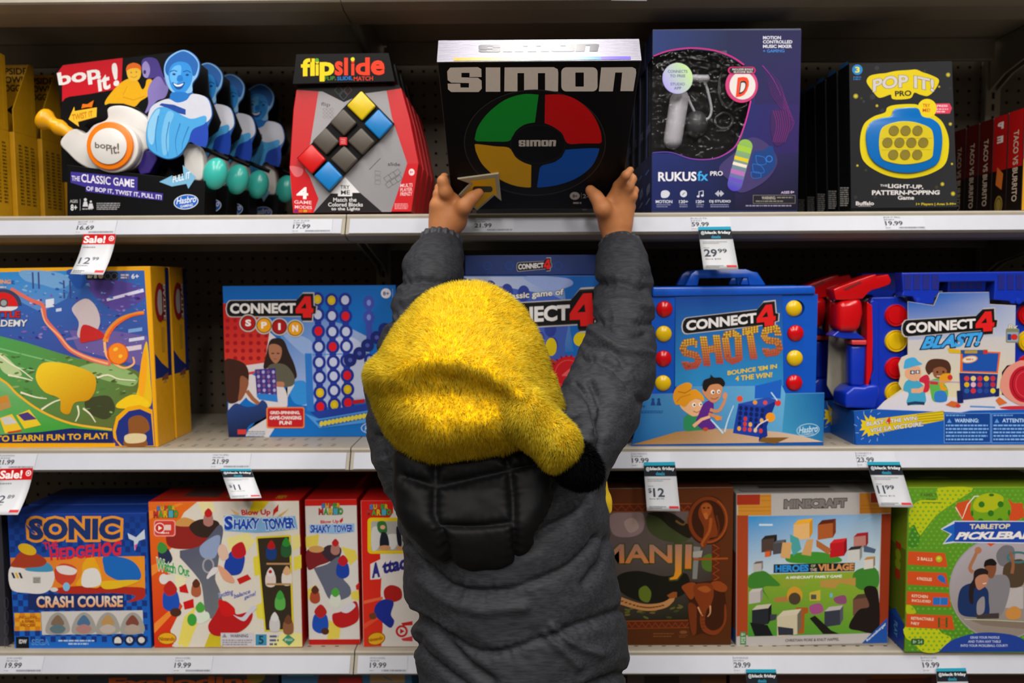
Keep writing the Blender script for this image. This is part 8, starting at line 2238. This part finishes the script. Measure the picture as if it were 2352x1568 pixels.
def build_jacket():
    lo = np.array(FEET) + (-0.27,-0.20,0.55); hi = np.array(FEET) + (0.30,0.36,1.36)
    J = Field(lo,hi,0.0034)
    for ch in ([(1011,566,1.425,44),(1006,590,1.412,57),(994,632,1.39,67),(978,700,1.36,72),(955,790,1.31,78),(926,890,1.25,80),(925,985,1.17,78)],
               [(1425,574,1.425,44),(1428,600,1.41,56),(1431,650,1.385,65),(1431,720,1.35,68),(1424,790,1.31,77),(1408,860,1.26,91),(1372,935,1.21,92),(1320,1010,1.165,92)]):
        J.chain([node(*c) for c in ch],.02)
    X,Y,Z = np.meshgrid(*[J.lo[k] + J.s * np.arange(J.n[k]) for k in range(3)],indexing='ij')
    px,py,d = projg(X,Y,Z)
    xl = np.interp(py,ROWS[:,0],ROWS[:,1]); xr = np.interp(py,ROWS[:,0],ROWS[:,2])
    hw = (xr - xl) / 2; u = (px - (xl + xr) / 2) / hw
    dc = np.interp(py,[880,1000,1200,1568,1740],[1.145,1.15,1.15,1.15,1.15]); T = np.interp(py,[880,940,1050,1300,1568,1740],[.05,.09,.115,.125,.125,.12])
    q = (np.abs(u) ** 2.3 + np.abs((d - dc) / T) ** 2.3) ** (1 / 2.3)
    f = (q - 1) * np.minimum(hw * d / F,T)
    f = np.maximum(f,np.maximum((880 - py) * d / F,(py - 1715) * d / F))
    J.blend((slice(None),) * 3,f,.025)
    P,Q = J.skin(3)
    N = vnormals(P,Q); pp,dd = projn(P)
    best = np.full(len(P),1e9); ss = np.zeros(len(P))
    for sm in SEAMS:
        b_,s_ = seg_dist(pp,smooth_open(sm,4)); m = b_ < best; best[m] = b_[m]; ss[m] = s_[m]
    near = np.exp(-(best / 30.0) ** 2)
    disp = -0.0068 * np.exp(-(best / 7.0) ** 2) - 0.0045 * near
    disp += 0.0024 * nz(np.stack([ss * .012,best * .003,P[:,2]],1),(10,10,2),1.7) * np.exp(-((best - 10) / 13.0) ** 2)
    disp += 0.0035 * nz(P,(11,11,20)) + 0.0036 * nz(P,(16,16,55),7.3) * (0.5 + near) + 0.0012 * nz(P,(60,60,90),3.1)
    # long drag folds on trunk and elbow
    for fold,amp,wd in (([(1270,1440),(1330,1485),(1380,1500)],.006,9),([(1250,1455),(1300,1500),(1330,1530)],.005,9),([(1400,1240),(1385,1290),(1345,1340)],-.006,10),([(930,1420),(990,1450),(1060,1520),(1130,1568)],-.008,12),([(960,1330),(1010,1370),(1100,1400),(1200,1395)],.005,14),
                          ([(1375,740),(1430,770),(1490,765)],-.005,7),([(1360,760),(1420,800),(1495,812)],.005,8),([(1345,790),(1400,800),(1440,840)],-.004,7),([(1370,700),(1430,690),(1490,705)],.004,9),([(1300,900),(1340,930),(1360,985)],.005,8),([(1320,880),(1362,925),(1374,990)],-.005,6),
                          ([(905,715),(960,690),(1030,665)],-.005,7),([(925,690),(985,672),(1050,690)],.004,8),([(900,760),(950,735),(1000,745)],.004,8)):
        b_,_s = seg_dist(pp,smooth_open(fold,4)); disp += 1.35 * amp * np.exp(-(b_ / wd) ** 2)
    P = P + N * disp[:,None]
    return skin_obj('jacket',P,Q,M_JACK,KID)
JACK = build_jacket()

def ribbed_cuff(c,axis,r,h):
    """gathered elastic cuff round a wrist"""
    z = Vector(axis).normalized(); x = z.orthogonal().normalized(); y = z.cross(x); n = 96
    prof = [(r * .70,h * .55),(r * .86,h),(r * 1.0,h * .8),(r * 1.05,h * .4),(r * 1.04,0),(r * 1.0,-h * .5),(r * .7,-h * .5)]
    V,Fc = [],[]
    for j,(rr,zz) in enumerate(prof):
        for k in range(n):
            a = 2 * math.pi * k / n
            q = rr + (0.0022 * math.sin(17 * a + .5 * math.sin(3 * a)) if 0 < j < 6 else 0)
            V.append(Vector(c) + x * q * math.cos(a) + y * q * math.sin(a) + z * zz - FEET)
    for j in range(len(prof) - 1):
        for k in range(n): Fc.append((j * n + k,j * n + (k + 1) % n,(j + 1) * n + (k + 1) % n,(j + 1) * n + k))
    return mesh_obj('cuff',V,Fc,mat('charcoal_cuff','#2c3038',0.6,noise=0.2,scale=200),JACK,smooth=True)
ca,cb = at(1013,558,1.428),at(1425,568,1.428)
ribbed_cuff(ca,at(1015,530,1.437) - at(1003,600,1.412),0.0335,0.013)
ribbed_cuff(cb,at(1422,535,1.436) - at(1427,605,1.412),0.0330,0.013)

# flat shapes puffed up from an outline: front side thicker than the back
def poly_sd(pts,px,py):
    q = np.array(pts,float); sh = px.shape; p = np.stack([px.ravel(),py.ravel()],1)
    d = np.full(len(p),1e9); inside = np.zeros(len(p),bool)
    for a,b in zip(q,np.roll(q,-1,0)):
        ba = b - a; t = np.clip(((p - a) @ ba) / (ba @ ba + 1e-9),0,1); d = np.minimum(d,np.linalg.norm(p - a - t[:,None] * ba,axis=1))
        cnd = (a[1] > p[:,1]) != (b[1] > p[:,1])
        xx = (b[0] - a[0]) * (p[:,1] - a[1]) / (b[1] - a[1] + 1e-12) + a[0]; inside ^= cnd & (p[:,0] < xx)
    return np.where(inside,-d,d).reshape(sh)
class SD2:
    def __init__(self,pts,pad=40,st=3.0):
        q = np.array(pts,float); self.lo = q.min(0) - pad; self.st = st
        n = np.ceil((q.max(0) + pad - self.lo) / st).astype(int) + 1
        gx,gy = np.meshgrid(self.lo[0] + st * np.arange(n[0]),self.lo[1] + st * np.arange(n[1]),indexing='ij')
        self.v = poly_sd(pts,gx,gy); self.n = n
    def __call__(self,px,py):
        x = np.clip((px - self.lo[0]) / self.st,0,self.n[0] - 1.001); y = np.clip((py - self.lo[1]) / self.st,0,self.n[1] - 1.001)
        i,j = x.astype(int),y.astype(int); fx,fy = x - i,y - j; v = self.v
        return v[i,j] * (1 - fx) * (1 - fy) + v[i + 1,j] * fx * (1 - fy) + v[i,j + 1] * (1 - fx) * fy + v[i + 1,j + 1] * fx * fy
def puff(B,pts,dc,Tf,Tb,R,k=.01):
    """dc, Tf: numbers or functions of (px,py)"""
    X,Y,Z = np.meshgrid(*[B.lo[a] + B.s * np.arange(B.n[a]) for a in range(3)],indexing='ij')
    px,py,d = projg(X,Y,Z); s = SD2(pts)(px,py) * d / F
    e = np.clip(-s / R,0,1); g = np.sqrt(np.clip(1 - (1 - e) ** 2,0,1))
    c = dc(px,py) if callable(dc) else dc; tf = Tf(px,py) if callable(Tf) else Tf
    off = d - c
    h = np.where(off < 0,tf,Tb) * g
    f = np.where(s < 0,np.abs(off) - h,np.hypot(np.maximum(s,0),off))
    f = np.maximum(f * 0.7,s * 0.7)
    B.blend((slice(None),) * 3,f.astype(np.float32),k)
def bounds(pts,d0,d1,m=.02):
    c = np.array([A3(x,y,d) for x,y in pts for d in (d0,d1)]); return c.min(0) - m,c.max(0) + m

# hood lying on the back
HOOD = [(905,1040),(898,1110),(908,1180),(935,1228),(985,1278),(1035,1303),(1085,1314),(1150,1309),(1195,1296),(1235,1245),(1262,1180),(1288,1120),(1312,1075),(1290,1020),(1180,990),(1050,1000),(950,1000)]
HS = [[(923,1092),(992,1109),(1028,1107),(1166,1078),(1255,1045)],[(999,1040),(998,1152),(999,1181),(1012,1217),(1032,1300)],[(1150,1000),(1171,1083),(1177,1145),(1181,1203),(1192,1300)],[(1010,1205),(1094,1208),(1181,1197)],[(1285,1040),(1282,1090),(1285,1160),(1240,1240)]]
def build_hood():
    lo,hi = bounds(HOOD,.96,1.16)
    B = Field(lo,hi,0.0032)
    puff(B,HOOD,lambda px,py: np.interp(py,[990,1060,1120,1200],[1.075,1.056,1.042,1.035]),lambda px,py: np.interp(py,[1000,1060,1110,1220,1310],[.030,.034,.030,.042,.03]),.04,.035)
    P,Q = B.skin(3); N = vnormals(P,Q); pp,dd = projn(P)
    best = np.full(len(P),1e9); ss = np.zeros(len(P))
    for sm in HS:
        b_,s_ = seg_dist(pp,smooth_open(sm,4)); m = b_ < best; best[m] = b_[m]; ss[m] = s_[m]
    disp = -.007 * np.exp(-(best / 8) ** 2) - .004 * np.exp(-(best / 26) ** 2) + .0009 * np.sin(ss * .30 + 3 * nz(P,(20,20,20))) * np.exp(-((best - 10) / 11.0) ** 2) + .003 * nz(P,(16,16,24),4.2) + .0014 * nz(P,(50,50,70),1.2)
    P = P + N * disp[:,None]
    return skin_obj('hood',P,Q,mat('black_hood_shell','#0a0a0c',0.6,noise=0.2,scale=200,spec=0.15),JACK)
build_hood()

# ---------------------------------------------------------------- fluffy yellow hat with one long hanging ear
M_FURB = mat('yellow_plush_backing','#ffd014',0.9,noise=0.08,scale=80,spec=0.1)
M_FUR = print_mat('yellow_plush_pile',rough=0.8,spec=0.1,grain=0.03)
def _soft(m):
    nt = m.node_tree; b = nt.nodes['Principled BSDF']; tr = nt.nodes.new('ShaderNodeBsdfTranslucent'); mx = nt.nodes.new('ShaderNodeMixShader'); mx.inputs[0].default_value = 0.55
    nt.links.new(b.inputs['Base Color'].links[0].from_socket,tr.inputs['Color'])
    nt.links.new(b.outputs[0],mx.inputs[1]); nt.links.new(tr.outputs[0],mx.inputs[2]); nt.links.new(mx.outputs[0],nt.nodes['Material Output'].inputs['Surface'])
_soft(M_FUR)
HAT = [(1075,650),(1120,657),(1165,680),(1200,712),(1228,760),(1248,810),(1262,860),(1278,900),(1280,940),(1266,985),(1235,1010),(1160,1038),(1100,1052),(1040,1065),(1000,1069),(952,1060),(922,1034),(892,997),(875,955),(862,918),(845,888),(839,862),(846,843),(874,815),(886,790),(906,760),(936,722),(960,694),(992,672),(1032,656)]
def ridge_y(px): return np.interp(px,[838,900,1000,1060,1120,1180,1290],[848,838,826,832,850,890,960])
def plush(name,P,Q,parent,n,L,cols,seed,down=0.55,m=M_FUR):
    """dense pile of tapered hairs over a skin: combed downwards with tufts"""
    r = np.random.default_rng(seed)
    tri = np.concatenate([Q[:,[0,1,2]],Q[:,[0,2,3]]]); a,b,c = P[tri[:,0]],P[tri[:,1]],P[tri[:,2]]
    ar = np.linalg.norm(np.cross(b - a,c - a),axis=1); ok = r.choice(len(tri),n,p=ar / ar.sum())
    u,v = r.random(n),r.random(n); fl = u + v > 1; u[fl],v[fl] = 1 - u[fl],1 - v[fl]
    VN = vnormals(P,Q)
    p = a[ok] + (b - a)[ok] * u[:,None] + (c - a)[ok] * v[:,None]
    nn = VN[tri[ok,0]] * (1 - u - v)[:,None] + VN[tri[ok,1]] * u[:,None] + VN[tri[ok,2]] * v[:,None]; nn /= np.linalg.norm(nn,axis=1)[:,None] + 1e-9
    g = np.array((0.05,-0.15,-1.0)); tang = g - nn * (nn @ g)[:,None]
    tuft = np.stack([nz(p,(38,38,38),11.0),nz(p,(38,38,38),23.0),nz(p,(38,38,38),37.0)],1)
    d0 = nn * 1.0 + tang * down * 0.6 + tuft * 0.7 + r.normal(0,.16,(n,3)); d0 /= np.linalg.norm(d0,axis=1)[:,None]
    d1 = d0 + tang * down + r.normal(0,.12,(n,3)); d1 /= np.linalg.norm(d1,axis=1)[:,None]
    ln = L * (0.65 + 0.5 * r.random(n))[:,None]
    m1 = p + d0 * ln * .5; tip = m1 + d1 * ln * .5
    sd = np.cross(d0,nn + r.normal(0,.6,(n,3))); sd /= np.linalg.norm(sd,axis=1)[:,None] + 1e-9
    w = 0.00042
    V = np.stack([p - nn * .001 - sd * w,p - nn * .001 + sd * w,m1 + sd * w * .8,m1 - sd * w * .8,tip],1).reshape(-1,3)
    i = np.arange(n) * 5
    faces = np.concatenate([np.stack([i,i + 1,i + 2,i + 3],1)]).tolist() + np.stack([i + 3,i + 2,i + 4],1).tolist()
    cs = np.array([lin(k) for k in cols]); t = r.random(n)[:,None]; col = cs[0] * (1 - t) + cs[1] * t
    C = np.repeat(col,5,axis=0)
    o = mesh_obj(name,V - np.array(FEET),[tuple(f) for f in faces],m,parent,smooth=True,ink=C)
    nrm = nn * 0.95 + d1 * .25 + r.normal(0,.09,(n,3)); nrm /= np.linalg.norm(nrm,axis=1)[:,None]
    o.data.normals_split_custom_set_from_vertices(np.repeat(nrm,5,axis=0).tolist())
    tag(o,kind='stuff')
    return o
YC = ('#ffdc18','#fff25c')
def build_hat():
    lo,hi = bounds(HAT,.93,1.22)
    B = Field(lo,hi,0.0036)
    dc = lambda px,py: np.interp(py,[650,900,1070],[1.115,1.112,1.075])
    def Tf(px,py):
        v = py - ridge_y(px)
        t = np.interp(v,[-210,-150,-90,-40,-8,4,16,34,70,130,190,250],[.005,.045,.085,.118,.138,.140,.136,.128,.122,.128,.124,.10])
        return t
    puff(B,HAT,dc,Tf,.095,.050)
    P,Q = B.skin(3)
    N = vnormals(P,Q); P = P + N * (0.004 * nz(P,(14,14,14),2.0) + .002 * nz(P,(40,40,40),5.0))[:,None]
    hat = skin_obj('hat',P,Q,M_FURB,KID)
    plush('fur',P,Q,hat,120000,0.0088,YC,1)
    # hanging ear with dark tip
    E = Field(*(lambda q: (q.min(0) - .06,q.max(0) + .06))(np.array([A3(1170,900,1.02),A3(1400,1150,.96)])),0.0034)
    E.chain([node(1120,872,1.03,30),node(1160,912,1.02,48),node(1208,952,1.0,52),node(1250,990,.995,47),node(1284,1022,.985,44)],.012)
    E.cone(*node(1295,1005,.985,22),*node(1268,1050,.985,24),.012)
    P,Q = E.skin(3); P = P + vnormals(P,Q) * (.003 * nz(P,(24,24,24),6.0))[:,None]
    ear = skin_obj('ear',P,Q,M_FURB,hat); 
    plush('ear_fur',P,Q,hat,40000,0.009,YC,2,down=.8)
    E = Field(*(lambda q: (q.min(0) - .06,q.max(0) + .06))(np.array([A3(1270,1000,1.03),A3(1400,1130,.98)])),0.0034)
    E.chain([node(1285,1045,1.005,38),node(1325,1068,1.0,38),node(1352,1088,.998,27)],.012)
    P,Q = E.skin(3)
    tag(skin_obj('ear_tip',P,Q,mat('black_plush_backing','#0b0b0d',0.9),hat),'black plush ear tip')
    plush('ear_tip_fur',P,Q,hat,16000,0.011,('#08080a','#1a1a1f'),3,down=.7)
    # long flap hanging down in front of the shoulder: only its edge and tip show
    E = Field(*(lambda q: (q.min(0) - .06,q.max(0) + .06))(np.array([A3(1240,870,1.13),A3(1400,1170,1.30)])),0.0034)
    E.chain([node(1248,880,1.10,26),node(1262,940,1.10,24),node(1256,1000,1.11,22)],.012)
    P,Q = E.skin(3); tag(skin_obj('side_flap',P,Q,M_FURB,hat)); plush('side_flap_fur',P,Q,hat,12000,.008,YC,4)
    E = Field(*(lambda q: (q.min(0) - .06,q.max(0) + .06))(np.array([A3(1360,1080,1.26),A3(1400,1190,1.32)])),0.003)
    E.chain([node(1330,960,1.30,18),node(1372,1110,1.29,20),node(1385,1150,1.29,19),node(1398,1172,1.29,9)],.008)
    P,Q = E.skin(2); skin_obj('paw_flap',P,Q,mat('yellow_fleece','#e8c21c',0.8,noise=0.08,scale=60),hat)
build_hat()

# ---------------------------------------------------------------- trousers and shoes below the picture
def build_lower():
    lo = np.array(FEET) + (-.17,-.16,0.03); hi = np.array(FEET) + (.17,.16,.70)
    B = Field(lo,hi,0.006)
    for s in (-1,1):
        x = FEET.x + s * .064; B.chain([(np.array((x,FEET.y - .01,0.62)),.088),(np.array((x,FEET.y,0.33)),.068),(np.array((x,FEET.y - .015,0.11)),.060)],.025)
    P,Q = B.skin(3); skin_obj('trousers',P,Q,mat('dark_trouser_cloth','#1c2230',0.8,noise=0.15,scale=80),KID)
    for s in (-1,1):
        x = FEET.x + s * .064
        B = Field(np.array((x - .07,FEET.y - .11,-.001)),np.array((x + .07,FEET.y + .17,.12)),.004)
        B.chain([(np.array((x,FEET.y - .045,.042)),.042),(np.array((x,FEET.y + .03,.040)),.040),(np.array((x + s * .008,FEET.y + .095,.034)),.034)],.015); B.cone(np.array((x,FEET.y - .03,.05)),.044,np.array((x,FEET.y - .03,.085)),.044,.01)
        X,Y,Z = np.meshgrid(*[B.lo[k] + B.s * np.arange(B.n[k]) for k in range(3)],indexing='ij'); B.f = np.maximum(B.f,(0.002 - Z).astype(np.float32))
        P,Q = B.skin(2); skin_obj('shoe',P,Q,mat('grey_shoe','#54565c',0.6),KID)
build_lower()
